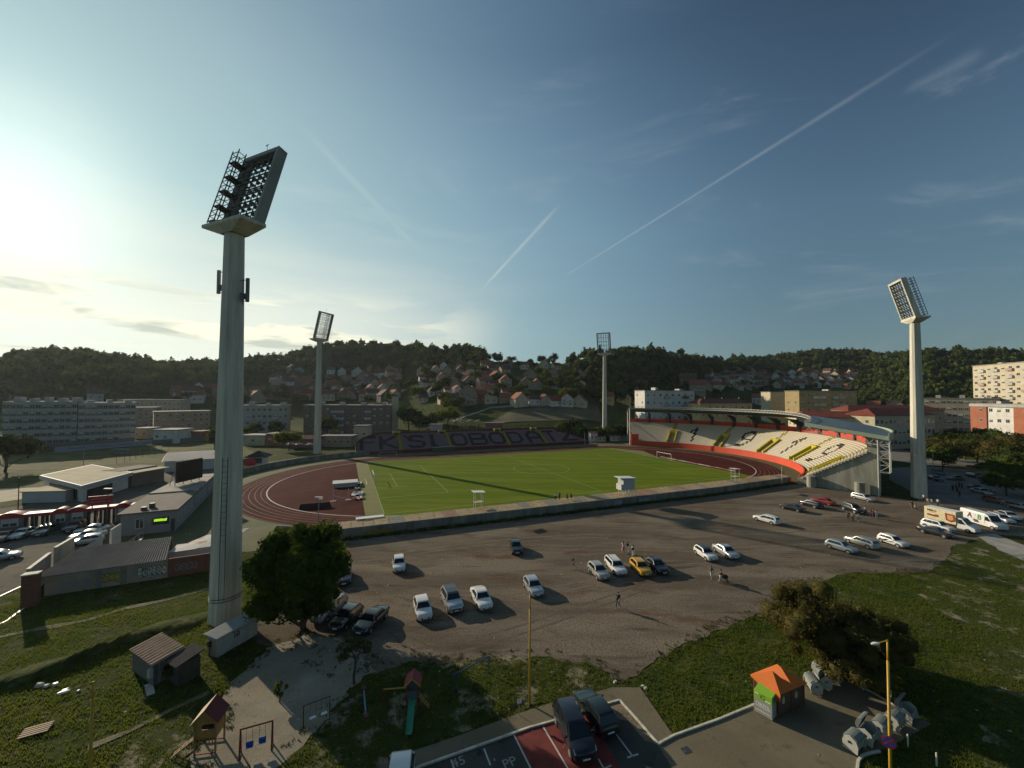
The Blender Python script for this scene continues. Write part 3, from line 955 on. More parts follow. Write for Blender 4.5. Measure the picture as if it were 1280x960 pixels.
# --- curved stand
cs = empty('curved_stand', ST(TS, 0, 0), SYAW, 'roofed curved stand of cream seats with a red front wall and yellow stair tunnels', 'grandstand')
TH0, TH1 = -72.0, 54.0
RN, R0, R1, SZ0, SZ1 = 20, 50.2, 64.2, 1.9, 10.2
def pc(r, th, z):
 a = math.radians(th)
 return (r * math.cos(a), r * math.sin(a), z)
def arc_box(mb, r0, r1, z0, z1, a0, a1, mi=0, n=None, z0b=None):
 n = n or max(1, int(abs(a1 - a0) / 3))
 vs = []
 for i in range(n + 1):
  a = a0 + (a1 - a0) * i / n
  vs += [pc(r0, a, z0), pc(r1, a, z0), pc(r1, a, z1), pc(r0, a, z1)]
 fs = []
 for i in range(n):
  k = 4 * i
  fs += [(k + 3, k + 2, k + 6, k + 7), (k, k + 3, k + 7, k + 4), (k + 2, k + 1, k + 5, k + 6)]
 fs += [(0, 1, 2, 3), (4 * n + 3, 4 * n + 2, 4 * n + 1, 4 * n)]
 mb.add(vs, fs, mi)
def theta_of(px, r=57.0, z=6.0):
 lo, hi = -72.0, 54.0
 best = (1e9, 0)
 for i in range(600):
  th = TH0 + (TH1 - TH0) * i / 599
  X, Y, Z = PO(r, th, z)
  e = abs(640 + FPX * X / Y - px)
  if e < best[0]:
   best = (e, th)
 return best[1]
VOM = [theta_of(840, 55, 4), theta_of(903, 56, 5), theta_of(966, 57, 5), theta_of(1013, 57, 6), theta_of(1041, 55, 4.5)]
NUMS = [('1', theta_of(867, 57, 5.5)), ('9', theta_of(932, 57, 5.5)), ('1', theta_of(990, 57, 5.5)), ('9', theta_of(1030, 57, 5.5))]
def cs_col(th, r, row):
 for c, tc in NUMS:
  w = 3.4 / 57 * 57.3
  x = -(th - tc) / w * 2.2 * 1.25 + 2.2
  y = (row - 3) / 12.5 * 7
  if -1 < x < 5.4 and glyph_hit(c, x, y, .42):
   return 1
 return 0
steps, seats = MB(), MB()
for r in range(RN):
 t = r / (RN - 1)
 rr = R0 + (R1 - .7 - R0) * t
 z = SZ0 + (SZ1 - SZ0) * t
 dr = (R1 - R0) / RN
 arc_box(steps, rr, rr + dr + .02, max(0, z - 1.2), z, TH0, TH1, n=48)
 da = math.degrees(.95 / rr)
 th = TH0 + .3
 while th < TH1 - da:
  inv = False
  for k, vth in enumerate(VOM):
   if abs(th + da / 2 - vth) * math.pi / 180 * rr < 2.0 and r < 11:
    inv = True
   if abs(th + da / 2 - vth) * math.pi / 180 * rr < .8 and r >= 11:
    inv = True
  if not inv:
   c = cs_col(th + da / 2, rr, r)
   a0, a1 = th, th + da * .93
   p = [pc(rr + .12, a0, 0), pc(rr + .12, a1, 0), pc(rr + .52, a1, 0), pc(rr + .52, a0, 0)]
   zz = z + .004
   seats.add([(q[0], q[1], zz) for q in p] + [(q[0], q[1], zz + (.26 if i < 2 else .42)) for i, q in enumerate(p)],
     [(4, 7, 6, 5)[::-1], (0, 4, 5, 1)[::-1], (3, 2, 6, 7)[::-1], (0, 3, 7, 4)[::-1], (1, 5, 6, 2)[::-1]], c)
  th += da
steps.build('terrace', tread, cs)
seats.build('seat_rows', [seat_white, seat_black], cs)
mb = MB()
arc_box(mb, 49.3, 49.6, 0, 2.35, TH0, TH1, n=60)
mb.build('front_wall', bright_red, cs)
mb = MB()
arc_box(mb, 65.2, 65.5, 9.9, 12.4, TH0 + .5, TH1, n=60)
mb.build('rear_parapet', bright_red, cs)
mb = MB()
arc_box(mb, 65.6, 66.0, 0, 9.9, TH0, TH1, n=60)
mb.build('rear_wall', concrete, cs)
tunnel_m = mat('tunnel_yellow', (.60, .50, .015), .6, noise=.2, scale=2)
for vth in VOM:
 mb = MB()
 ra = math.radians(vth)
 Mv = Matrix.Rotation(ra, 4, 'Z')
 for s in (-1, 1):
  mb.box(50.6, 57.8, s * 1.65 - .28, s * 1.65 + .28, 1.6, 3.3, 0, Mv)
  mb.add([tuple(Mv @ Vector(p)) for p in [(51.2, s * 1.65 - .28, 3.3), (57.8, s * 1.65 - .28, 3.3), (57.8, s * 1.65 - .28, 7.5), (51.2, s * 1.65 + .28, 3.3), (57.8, s * 1.65 + .28, 3.3), (57.8, s * 1.65 + .28, 7.5)]],
   [(0, 1, 2), (5, 4, 3), (0, 2, 5, 3), (1, 4, 5, 2)], 0)
 mb.box(57.5, 58.6, -1.93, 1.93, 4.8, 7.5, 0, Mv)
 mb.box(57.2, 57.5, -1.1, 1.1, 2.4, 5.6, 1, Mv)
 for k in range(11, 20):
  t = k / 19
  rr = R0 + (R1 - .7 - R0) * t
  zz = SZ0 + (SZ1 - SZ0) * t
  mb.box(rr, rr + .6, -.75, .75, zz, zz + .14, 0, Mv)
 mb.box(49.8, 50.8, -2.0, 2.0, 1.9, 2.05, 0, Mv)
 mb.build('stair_tunnel', [tunnel_m, seat_black], cs)
mb = MB()
NP = 14
for i in range(NP):
 th = 45 + (-69.5 - 45) * i / (NP - 1)
 Mv = Matrix.Rotation(math.radians(th), 4, 'Z')
 mb = MB()
 mb.box(64.7, 65.9, -.55, .55, 0, 14.6, 0, Mv)
 mb.add([tuple(Mv @ Vector(p)) for p in [(64.7, -.4, 13.0), (64.7, .4, 13.0), (64.7, .4, 15.2), (64.7, -.4, 15.2), (59.5, -.4, 15.9), (59.5, .4, 15.9)]], [(0, 1, 2, 3), (0, 4, 5, 1), (2, 5, 4, 3), (0, 3, 4), (1, 5, 2)], 0)
 mb.build('column', mat('dark_column', (.05, .047, .045), .8), cs)
# roof: sheet rising to the front edge, a lattice girder hung along its rim
RF, RB, ZF, ZB = 51.5, 68.4, 18.4, 15.9
def roofz(r, th):
 d = smooth((-th - 25) / 47.0)
 return ZB + (ZF - ZB) * (RB - r) / (RB - RF) - d * 1.15
mb = MB()
n = 60
for th0, th1 in ((TH0 - 2, TH1 + 1),):
 vs, fs = [], []
 for i in range(n + 1):
  th = th0 + (th1 - th0) * i / n
  for j, r in enumerate((RF, (RF + RB) / 2, RB)):
   z = roofz(r, th) + (.35 if j == 1 else 0)
   vs += [pc(r, th, z), pc(r, th, z - .18)]
 for i in range(n):
  for j in range(2):
   k = 6 * i + 2 * j
   fs += [(k, k + 2, k + 8, k + 6), (k + 1, k + 7, k + 9, k + 3)]
  k = 6 * i
  fs += [(k, k + 6, k + 7, k + 1), (k + 4, k + 5, k + 11, k + 10)]
 fs += [(0, 1, 3, 2), (2, 3, 5, 4), (6 * n, 6 * n + 2, 6 * n + 3, 6 * n + 1), (6 * n + 2, 6 * n + 4, 6 * n + 5, 6 * n + 3)]
 mb.add(vs, fs)
roof = mb.build('roof', mat('roof_sheet', (.15, .18, .20), .45, .3, noise=.15, scale=.3), cs)
mb = MB()
fas = mat('roof_fascia', (.30, .36, .27), .6)
arc_box(mb, RB - .1, RB + .1, ZB - 2.0, ZB - .3, -75, -20, n=20)
k0 = len(mb.v)
# end fascia of the near gable
a = pc(RF, TH0 - 2.2, roofz(RF, -74) + .05)
b = pc(RB, TH0 - 2.2, roofz(RB, -74) + .05)
mb.add([a, b, (b[0], b[1], b[2] - .95), (a[0], a[1], a[2] - .95), pc(RF, TH0 - 2.5, a[2]), pc(RB, TH0 - 2.5, b[2]), pc(RB, TH0 - 2.5, b[2] - .95), pc(RF, TH0 - 2.5, a[2] - .95)],
 [(0, 1, 2, 3), (7, 6, 5, 4), (0, 4, 5, 1), (3, 2, 6, 7)])
mb.build('fascia', fas, roof)
white_steel = mat('truss_white', (.50, .50, .45), .5, noise=.1, scale=2)
mb = MB()
nn = 64
for i in range(nn):
 a0 = TH0 - 1 + (TH1 - TH0 + 2) * i / nn
 a1 = TH0 - 1 + (TH1 - TH0 + 2) * (i + 1) / nn
 am = (a0 + a1) / 2
 zt, zb = roofz(RF, a0) + .55, roofz(RF, a0) - .40
 zt1, zb1 = roofz(RF, a1) + .55, roofz(RF, a1) - .40
 mb.beam(pc(RF - .3, a0, zt), pc(RF - .3, a1, zt1), .16, .16)
 mb.beam(pc(RF - .3, a0, zb), pc(RF - .3, a1, zb1), .16, .16)
 mb.beam(pc(RF - .3, a0, zb), pc(RF - .3, am, (zt + zt1) / 2), .12, .12)
 mb.beam(pc(RF - .3, am, (zt + zt1) / 2), pc(RF - .3, a1, zb1), .12, .12)
mb.build('front_girder', white_steel, cs)
mb = MB()
th = TH0 - 1.8
m = 9
for i in range(m):
 ra, rb = RF + (RB - RF) * i / m, RF + (RB - RF) * (i + 1) / m
 rm = (ra + rb) / 2
 za, zb_ = roofz(ra, th) - 1.0, roofz(rb, th) - 1.0
 la, lb = za - 1.5, zb_ - 1.5
 mb.beam(pc(ra, th, la), pc(rb, th, lb), .2, .2)
 mb.beam(pc(ra, th, za), pc(rb, th, zb_), .14, .14)
 mb.beam(pc(ra, th, la), pc(rm, th, (za + zb_) / 2), .14, .14)
 mb.beam(pc(rm, th, (za + zb_) / 2), pc(rb, th, lb), .14, .14)
mb.build('gable_truss', white_steel, cs)
mb = MB()
for s in (-1, 1):
 for rr in (66.2, 68.3):
  q0, q1 = pc(rr, TH0 - 1.2 + s * .7, 6.0 if rr > 67 else 0.0), pc(rr, TH0 - 1.2 + s * .7, 14.6)
  mb.beam(q0, q1, .2, .2)
 zz = 6.0
 k = 0
 while zz < 14:
  r0_, r1_ = (66.2, 68.3) if k % 2 == 0 else (68.3, 66.2)
  mb.beam(pc(r0_, TH0 - 1.2 + s * .7, zz), pc(r1_, TH0 - 1.2 + s * .7, zz + 1.7), .12, .12)
  mb.beam(pc(66.2, TH0 - 1.2 + s * .7, zz), pc(68.3, TH0 - 1.2 + s * .7, zz), .1, .1)
  zz += 1.7
  k += 1
mb.build('steel_support', white_steel, cs)
# concrete end wall stepping up with the seats, its buttresses and the pier
mb = MB()
vs = [pc(49.3, TH0 - .3, 0), pc(66.0, TH0 - .3, 0), pc(66.0, TH0 - .3, 10.3), pc(64.0, TH0 - .3, 10.3), pc(50.2, TH0 - .3, 2.0), pc(49.3, TH0 - .3, 2.0)]
vs2 = [pc(49.3, TH0 - .8, 0), pc(66.0, TH0 - .8, 0), pc(66.0, TH0 - .8, 10.3), pc(64.0, TH0 - .8, 10.3), pc(50.2, TH0 - .8, 2.0), pc(49.3, TH0 - .8, 2.0)]
mb.add(vs + vs2, [tuple(range(6)), tuple(reversed(range(6, 12)))] + [(i, 6 + i, 6 + (i + 1) % 6, (i + 1) % 6) for i in range(6)])
shutter = mat('board_marked_concrete', (.33, .32, .26), .9, col2=(.20, .20, .16), scale=.5, bump=.4, bscale=3, stretch=(1.5, 1.5, .25))
mb.build('end_wall', shutter, cs)
mb = MB()
for r in range(RN):
 t = r / (RN - 1)
 rr = R0 + (R1 - .7 - R0) * t
 z = SZ0 + (SZ1 - SZ0) * t
 mb.add([pc(rr - .1, TH0 + .1, z - .1), pc(rr + .55, TH0 + .1, z - .1), pc(rr + .55, TH0 + .1, z + .5), pc(rr - .1, TH0 + .1, z + .2), pc(rr - .1, TH0 - 1.3, z - .1), pc(rr + .55, TH0 - 1.3, z - .1), pc(rr + .55, TH0 - 1.3, z + .5), pc(rr - .1, TH0 - 1.3, z + .2)],
  [(0, 1, 2, 3), (7, 6, 5, 4), (3, 2, 6, 7), (0, 4, 5, 1), (0, 3, 7, 4), (1, 5, 6, 2)])
mb.build('row_ends', mat('row_end_cream', (.50, .44, .34), .8), cs)
mb = MB()
mb.add([pc(64.0, TH0 - .82, 0), pc(66.0, TH0 - .82, 0), pc(66.0, TH0 + 1.2, 0), pc(64.0, TH0 + 1.2, 0), pc(64.0, TH0 - .82, 14.4), pc(66.0, TH0 - .82, 14.4), pc(66.0, TH0 + 1.2, 14.4), pc(64.0, TH0 + 1.2, 14.4)],
 [(0, 1, 5, 4), (1, 2, 6, 5), (2, 3, 7, 6), (3, 0, 4, 7), (4, 5, 6, 7)])
mb.build('end_pier', shutter, cs)
for r in (52.2, 62.2):
 mb = MB()
 c = Vector(pc(r + .5, TH0 - 2.1, 0))
 mb.tube(c, c + Vector((0, 0, 3.0)), 1.0, 1.0, 16)
 mb.build('drum_buttress', shutter, cs, smooth_=False)
# far end frame
mb = MB()
for rr in (51.5, 66.8):
 mb.beam(pc(rr, TH1 + .6, 0), pc(rr, TH1 + .6, roofz(rr, TH1)), .35, .35)
mb.beam(pc(51.5, TH1 + .6, 5.6), pc(66.8, TH1 + .6, 12), .15, .15)
mb.build('end_frame', white_steel, cs)
mb = MB()
Mv = Matrix.Rotation(math.radians(TH1 - 2), 4, 'Z')
mb.box(49.2, 51.8, -1.8, 1.8, 0, 5.6, 0, Mv)
mb.build('red_box', bright_red, cs)
# ---------------------------------------------------------------- floodlight towers
protos = {}
def floodlight(px, py, H, label, antennas=False, ladder=True, sc=1.0, lit=False):
 X, Y = G(px, py)
 rz = math.atan2(SCY - Y, SCX - X) - math.pi / 2         # local +Y looks at the pitch
 t = empty('floodlight_tower', (X, Y, 0), rz, label, 'floodlight tower', 'the four stadium floodlight towers')
 mb = MB()
 sec = [(0, 1.27), (H * .5, 1.03), (H, .80)]
 for k, (z, w) in enumerate(sec):
  c = w * .62
  mb.v += [(w, c, z), (c, w, z), (-c, w, z), (-w, c, z), (-w, -c, z), (-c, -w, z), (c, -w, z), (w, -c, z)]
 for k in range(2):
  for i in range(8):
   mb.f.append((8 * k + i, 8 * k + (i + 1) % 8, 8 * k + 8 + (i + 1) % 8, 8 * k + 8 + i)); mb.m.append(0)
 mb.f.append(tuple(range(16, 24))); mb.m.append(0)
 mb.build('shaft', pale_concrete, t)
 # head: sloping platform, thick frame leaning towards the pitch, five rows of lamps, cage behind
 W, HH = 6.3 * sc, 9.9 * sc
 tilt = math.radians(15)
 hd = MB()
 hd.add([(-W / 2 - .2, -1.5, H + .25), (W / 2 + .2, -1.5, H + .25), (W / 2 + .2, 1.3, H + .25), (-W / 2 - .2, 1.3, H + .25), (-1.0, -.9, H - .55), (1.0, -.9, H - .55), (1.0, .9, H - .55), (-1.0, .9, H - .55),
   (-W / 2 - .2, -1.5, H + .6), (W / 2 + .2, -1.5, H + .6), (W / 2 + .2, 1.3, H + .6), (-W / 2 - .2, 1.3, H + .6)],
  [(8, 9, 10, 11), (0, 1, 9, 8), (1, 2, 10, 9), (2, 3, 11, 10), (3, 0, 8, 11), (0, 4, 5, 1), (1, 5, 6, 2), (2, 6, 7, 3), (3, 7, 4, 0)])
 hd.build('platform', pale_concrete, t)
 T = Matrix.Translation((0, .7, H + .6)) @ Matrix.Rotation(-tilt, 4, 'X')
 fr = MB()
 fr.box(-W / 2, -W / 2 + .4, -.55, .55, 0, HH, 0, T)
 fr.box(W / 2 - .4, W / 2, -.55, .55, 0, HH, 0, T)
 fr.box(-W / 2 + .5, W / 2 - .5, -.55, .55, HH - .5, HH, 0, T)
 fr.box(-W / 2 + .5, W / 2 - .5, -.55, .55, 0, .35, 0, T)
 fr.build('frame', pale_concrete if lit else mat('frame_concrete_shaded', (.30, .30, .27), .8, noise=.2, scale=.5), t)  # sunlit tower's frame is paler, the rest darker: light put into the colour
 gr = MB()
 for k in range(6):
  z = .35 + (HH - .9) * k / 5
  gr.beam(T @ Vector((-W / 2 + .5, -.5, z)), T @ Vector((W / 2 - .5, -.5, z)), .12, .12)
  gr.beam(T @ Vector((-W / 2 + .5, .3, z)), T @ Vector((W / 2 - .5, .3, z)), .16, .08)
 for k in range(1, 6):
  x = -W / 2 + W * k / 6
  gr.beam(T @ Vector((x, -.5, .3)), T @ Vector((x, -.5, HH - .4)), .09, .09)
 gr.build('lamp_rack', dark_steel, t)
 for r in range(5):
  z = .35 + (HH - .9) * (r + .5) / 5
  for dz in (-.42, .42):
   for c in range(5):
    x = -W / 2 + .95 + (W - 1.9) * c / 4
    o = T @ Vector((x, .15, z + dz * sc))
    d = (T.to_3x3() @ Vector((0, 1, -.45))).normalized()
    if 'lamp' in protos:
     lo = protos['lamp'].copy()
     COL.objects.link(lo)
     lo.parent = t
    else:
     lm = MB()
     lm.tube((0, 0, -.26), (0, 0, .18), .11, .27, 10, 0)
     lm.tube((0, 0, .181), (0, 0, .19), .25, .25, 10, 1)
     lo = protos['lamp'] = lm.build('lamp', [mat('lamp_housing', (.10, .105, .11), .4, .6), mat('lamp_lens', (.45, .47, .48), .2)], t)
    lo.location = o
    lo.rotation_euler = d.to_track_quat('Z', 'Y').to_euler()
 cg = MB()
 x0, x1 = (-W / 2 + .2, -W / 2 + 1.4)
 for x in (x0, x1):
  for y in (-1.9, -1.1):
   cg.beam(T @ Vector((x, y, -.2)), T @ Vector((x, y, HH - .3)), .09, .09)
 k = 0
 while k * .66 < HH - .4:
  z = k * .66
  for y in (-1.9, -1.1):
   cg.beam(T @ Vector((x0, y, z)), T @ Vector((x1, y, z)), .06, .06)
  for x in (x0, x1):
   cg.beam(T @ Vector((x, -1.9, z)), T @ Vector((x, -1.1, z)), .06, .06)
  if k % 3 == 0:
   cg.box(x0, x1, -1.9, -.6, z, z + .06, 0, T)
   cg.beam(T @ Vector((x0, -1.2, z)), T @ Vector((W / 2 - .6, -1.2, z)), .10, .05)
   cg.beam(T @ Vector((x0, -.8, z)), T @ Vector((W / 2 - .6, -.8, z)), .10, .05)
  k += 1
 cg.build('service_cage', dark_steel, t)
 top = T @ Vector((.3, 0, HH))
 mb = MB()
 mb.tube(top, top + Vector((0, 0, 1.3)), .035, .02, 6)
 mb.tube(top + Vector((-.25, 0, 1.2)), top + Vector((.25, 0, 1.3)), .06, .03, 6)
 mb.build('lightning_rod', dark_steel, t)
 if ladder:
  mb = MB()
  Mi = Matrix.Rotation(-rz, 4, 'Z')
  cd = (Mi @ Vector((-X, -Y, 0))).normalized()
  an = min(range(8), key=lambda i: (Vector((math.cos(i * math.pi / 4), math.sin(i * math.pi / 4), 0)) - cd).length) * math.pi / 4
  d = Vector((math.cos(an), math.sin(an), 0))
  s = Vector((-d.y, d.x, 0))
  zt = 17.5
  for sg in (-1, 1):
   mb.beam(d * (1.27 + .14) + s * (.24 * sg) + Vector((0, 0, 2.6)), d * (1.10 + .14) + s * (.24 * sg) + Vector((0, 0, zt)), .05, .05)
  z = 2.8
  while z < zt:
   w = 1.27 - (z / 17.5) * .17 + .14
   mb.beam(d * w - s * .24 + Vector((0, 0, z)), d * w + s * .24 + Vector((0, 0, z)), .035, .035)
   z += .6
  mb.build('ladder', mat('ladder_brown', (.06, .045, .035), .7), t)
 if antennas:
  mb2 = []
  for (ax, zc) in (((-1, .2), 36.6), ((1, -.25), 35.6)):
   a = MB()
   Mi = Matrix.Rotation(-rz, 4, 'Z')
   b = Mi @ Vector((ax[0] * 1.75, ax[1], zc))
   a.box(b.x - .17, b.x + .17, b.y - .12, b.y + .12, zc - 1.3, zc + 1.3)
   c = Mi @ Vector((ax[0] * 1.25, ax[1], zc))
   a.tube((c.x, c.y, zc - 1.6), (c.x, c.y, zc + 1.2), .05)
   for dz in (-1.2, 1.1):
    a.tube((b.x, b.y, zc + dz), (c.x * .6, c.y * .6, zc + dz), .04)
   a.box(c.x - .22, c.x + .22, c.y - .2, c.y + .2, zc - 1.0, zc - .35)
   a.build('antenna_panel', mat('antenna_grey', (.16, .17, .17), .6), t)
  mb = MB()
  mb.tube((1.0, -1.0, 33.4), (1.2, -1.5, 33.4), .04)
  mb.build('collar_band', dark_steel, t) if False else None
 return t
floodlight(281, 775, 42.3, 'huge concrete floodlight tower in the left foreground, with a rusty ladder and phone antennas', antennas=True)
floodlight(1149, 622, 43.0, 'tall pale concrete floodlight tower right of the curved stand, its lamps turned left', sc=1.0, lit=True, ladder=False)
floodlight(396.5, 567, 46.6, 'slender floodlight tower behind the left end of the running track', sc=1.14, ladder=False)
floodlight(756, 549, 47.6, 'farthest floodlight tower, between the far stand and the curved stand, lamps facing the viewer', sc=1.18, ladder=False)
mb = MB()
X, Y = G(281, 775)
for z in (2.5, 2.8):
 for i in range(12):
  a, b = math.pi * 2 * i / 12, math.pi * 2 * (i + 1) / 12
  mb.beam((X + 1.5 * math.cos(a), Y + 1.5 * math.sin(a), z), (X + 1.5 * math.cos(b), Y + 1.5 * math.sin(b), z), .05, .05)
tag(mb.build('cable_ring', dark_steel), 'thin dark cable band strapped round the foot of the nearest floodlight tower', 'cable band')
# ---------------------------------------------------------------- cars
def body_section(w, zb, zt):
 return [(0, zb), (w * .80, zb), (w * .955, zb + .10), (w, zb + (zt - zb) * .45), (w * .985, zt - (zt - zb) * .20), (w * .93, zt - .035), (w * .78, zt), (0, zt + .015)]
CARS = {
 # length, width, height, hood height, belt height, windscreen foot, roof front, roof rear, rear glass foot (fractions from the front), tail height, wheel radius
 'hatch': (4.05, 1.74, 1.47, .90, .98, .29, .46, .86, .955, .96, .31),
 'sedan': (4.60, 1.80, 1.44, .88, .96, .28, .43, .69, .83, 1.0, .32),
 'estate': (4.65, 1.79, 1.47, .88, .96, .28, .43, .90, .975, .96, .32),
 'suv': (4.50, 1.86, 1.70, 1.04, 1.12, .27, .41, .88, .965, 1.08, .36),
 'mpv': (4.50, 1.78, 1.62, 1.02, 1.06, .20, .40, .89, .97, 1.02, .34),
}
def glassmat():
 return glass
def make_car(kind, paint_m, roof_m=None, name='parked_car', plate=True, rack=False):
 L, Wd, H, hz, bz, ws, rf, rr, rg, tzz, wr = CARS[kind]
 hw = Wd / 2
 t = empty(name, (0, 0, 0))
 X = lambda f: L / 2 - f * L
 # lower body
 st = [(0, .66, hz - .22), (.018, .80, hz - .14), (.06, .90, hz - .06), (.14, .96, hz - .02), (.24, .985, hz + .01), (ws, .99, bz - .01), (.45, 1, bz), (.6, 1, bz + .01), (.75, .995, bz + .02), (rg - .09, .98, bz + .02), (.94, .94, tzz - .02), (.975, .88, tzz - .08), (1, .78, tzz - .22)]
 st.sort()
 zb = .20
 V_, F_ = [], []
 for f, wf, zt in st:
  s = body_section(hw * wf, zb + (.08 if f < .03 or f > .97 else 0), zt)
  ring = [(X(f), y, z) for y, z in s] + [(X(f), -y, z) for y, z in s[::-1][1:-1]]
  V_ += ring
 n = len(V_) // len(st)
 for i in range(len(st) - 1):
  for j in range(n):
   F_.append((i * n + j, i * n + (j + 1) % n, (i + 1) * n + (j + 1) % n, (i + 1) * n + j))
 F_ += [tuple(range(n))[::-1], tuple(range((len(st) - 1) * n, len(st) * n))]
 mb = MB()
 mb.add(V_, F_)
 # cabin
 wb, wt = hw * .93, hw * .70
 bz2 = bz - .03
 k = [(X(ws), wb * .96, bz2), (X(rf) + .12, wt * .98, H - .07), (X(rf) - .10, wt, H - .015), (X((rf + rr) / 2), wt, H), (X(rr) + .12, wt * .98, H - .03), (X(rr) - .08, wt * .95, H - .10), (X(rg), wb * .94, min(bz2, tzz))]
 ring = [(x, y, z) for x, y, z in k] + [(x, -y, z) for x, y, z in k[::-1]]
 m = len(k)
 cv = []
 for x, y, z in k:
  cv += [(x, y, z), (x, -y, z)]
 # side belt points
 beltx = [X(ws) - .05, X(rf) - .05, X(.5), X(.62), X(rr), X(rg) + .06, X(rg)]
 cv2 = []
 for i, (x, y, z) in enumerate(k):
  bx = beltx[i]
  cv2 += [(bx, wb, bz2 - .04), (bx, -wb, bz2 - .04)]
 a = len(mb.v)
 mb.v += cv + cv2
 for i in range(m - 1):
  p = a + 2 * i
  q = a + 2 * m + 2 * i
  mb.f.append((p, p + 1, p + 3, p + 2)); mb.m.append(0)
  mb.f.append((p, p + 2, q + 2, q)); mb.m.append(0)
  mb.f.append((p + 1, q + 1, q + 3, p + 3)); mb.m.append(0)
 body = mb.build('body', paint_m, t, smooth_=False)
 for p in body.data.polygons:
  p.use_smooth = True
 try:
  body.data.set_sharp_from_angle(angle=math.radians(38))
 except Exception:
  pass
 if roof_m is not None:
  r = MB()
  vs = []
  for x, y, z in k[1:6]:
   vs += [(x, y * .97, z + .008), (x, -y * .97, z + .008)]
  r.add(vs, [(2 * i, 2 * i + 1, 2 * i + 3, 2 * i + 2) for i in range(4)])
  r.build('roof_panel', roof_m, t)
 def lerp(p, q, s):
  return tuple(p[i] + (q[i] - p[i]) * s for i in range(3))
 def pane(name_, a_, b_, c_, d_, inset=.06, off=.012, nrm=None):
  """glass panel between four corners, inset and a little proud"""
  ctr = tuple((a_[i] + b_[i] + c_[i] + d_[i]) / 4 for i in range(3))
  ps = []
  A, B, C = Vector(a_), Vector(b_), Vector(c_)
  nn = (B - A).cross(C - A).normalized()
  if nn.dot(Vector(ctr) - Vector((0, 0, H * .6))) < 0:
   nn = -nn
  for p in (a_, b_, c_, d_):
   v = Vector(p)
   dv = (Vector(ctr) - v)
   v = v + dv.normalized() * inset * 1.4 + nn * off
   ps.append(tuple(v))
  return ps
 g = MB()
 A = k[0]; B = k[1]
 g.add(pane('w', (A[0] - .02, A[1], A[2] + .03), (A[0] - .02, -A[1], A[2] + .03), (B[0], -B[1], B[2]), (B[0], B[1], B[2]), .05), [(0, 1, 2, 3)])
 g.build('windscreen', glass, t)
 g = MB()
 A = k[-1]; B = k[-2]
 g.add(pane('w', (A[0] + .02, A[1], A[2] + .06), (A[0] + .02, -A[1], A[2] + .06), (B[0], -B[1], B[2]), (B[0], B[1], B[2]), .07), [(0, 1, 2, 3)])
 g.build('rear_window', glass, t)
 for s in (-1, 1):
  g = MB()
  x0b, x1b = X(ws) - .30, X(rg) + .22
  x0t, x1t = X(rf) - .02, X(rr) + .16
  n3 = 3 if kind in ('estate', 'suv', 'mpv') else 2
  cuts = [0, .40, .74, 1.0] if n3 == 3 else [0, .52, 1.0]
  for i in range(n3):
   c0, c1 = cuts[i] + (.012 if i else 0), cuts[i + 1] - .012
   xb0, xb1 = x0b + (x1b - x0b) * c0, x0b + (x1b - x0b) * c1
   xt0, xt1 = x0t + (x1t - x0t) * c0, x0t + (x1t - x0t) * c1
   zt_ = H - .13
   yb, yt = wb - .005, wb + (wt - wb) * (zt_ - bz2) / (H - .03 - bz2)
   g.quad((xb0, s * (yb + .012), bz2 + .03), (xb1, s * (yb + .012), bz2 + .03), (xt1, s * (yt + .022), zt_), (xt0, s * (yt + .022), zt_))
  g.build('side_windows', glass, t)
  g = MB()
  g.add([(X(ws) - .28, s * (hw - .02), bz - .02), (X(ws) - .28, s * (hw + .17), bz + .0), (X(ws) - .28, s * (hw + .17), bz + .13), (X(ws) - .28, s * (hw - .02), bz + .10),
   (X(ws) - .40, s * (hw - .02), bz - .02), (X(ws) - .40, s * (hw + .17), bz + .02), (X(ws) - .40, s * (hw + .17), bz + .13), (X(ws) - .40, s * (hw - .02), bz + .10)],
   [(0, 1, 2, 3), (7, 6, 5, 4), (0, 4, 5, 1), (1, 5, 6, 2), (2, 6, 7, 3)])
  g.build('mirror', paint_m, t)
  g = MB()
  y0, y1 = s * hw * .50, s * hw * .86
  g.add([(X(.012), y0, hz - .30), (X(.035), y1, hz - .28), (X(.09), y1 * 1.03, hz - .10), (X(.045), y0, hz - .15)], [(0, 1, 2, 3)])
  o = g.build('headlight', mat('headlight', (.62, .64, .64), .12, spec=.8), t)
  o.data.transform(Matrix.Translation((.03, s * .02, .03)))
  g = MB()
  g.add([(X(.995) - .01, s * hw * .58, tzz - .34), (X(.965), s * hw * .93, tzz - .34), (X(.96), s * hw * .93, tzz - .10), (X(.985) - .01, s * hw * .62, tzz - .12)], [(0, 1, 2, 3)])
  o = g.build('tail_light', mat('tail_light', (.30, .012, .01), .25), t)
  o.data.transform(Matrix.Translation((-.03, s * .02, 0)))
  for fx in (.185, .80):
   w = MB()
   c = X(fx)
   w.tube((c, s * (hw - .22), wr), (c, s * (hw - .005), wr), wr, wr, 20)
   wo = w.build('wheel', black_rubber, t)
   r_ = MB()
   r_.tube((c, s * (hw - .03), wr), (c, s * (hw + .004), wr), wr * .66, wr * .62, 14)
   r_.build('rim', mat('rim_silver', (.42, .43, .43), .35, .7), wo)
   a_ = MB()
   pts = [(c + (wr + .07) * math.cos(math.radians(q)), (wr + .07) * math.sin(math.radians(q)) + wr) for q in range(-20, 201, 20)]
   pv = [(x_, s * (hw * .992 + .002), z_) for x_, z_ in pts]
   a_.add(pv, [tuple(range(len(pv)))])
   a_.build('wheel_arch', black_rubber, wo)
 g = MB()
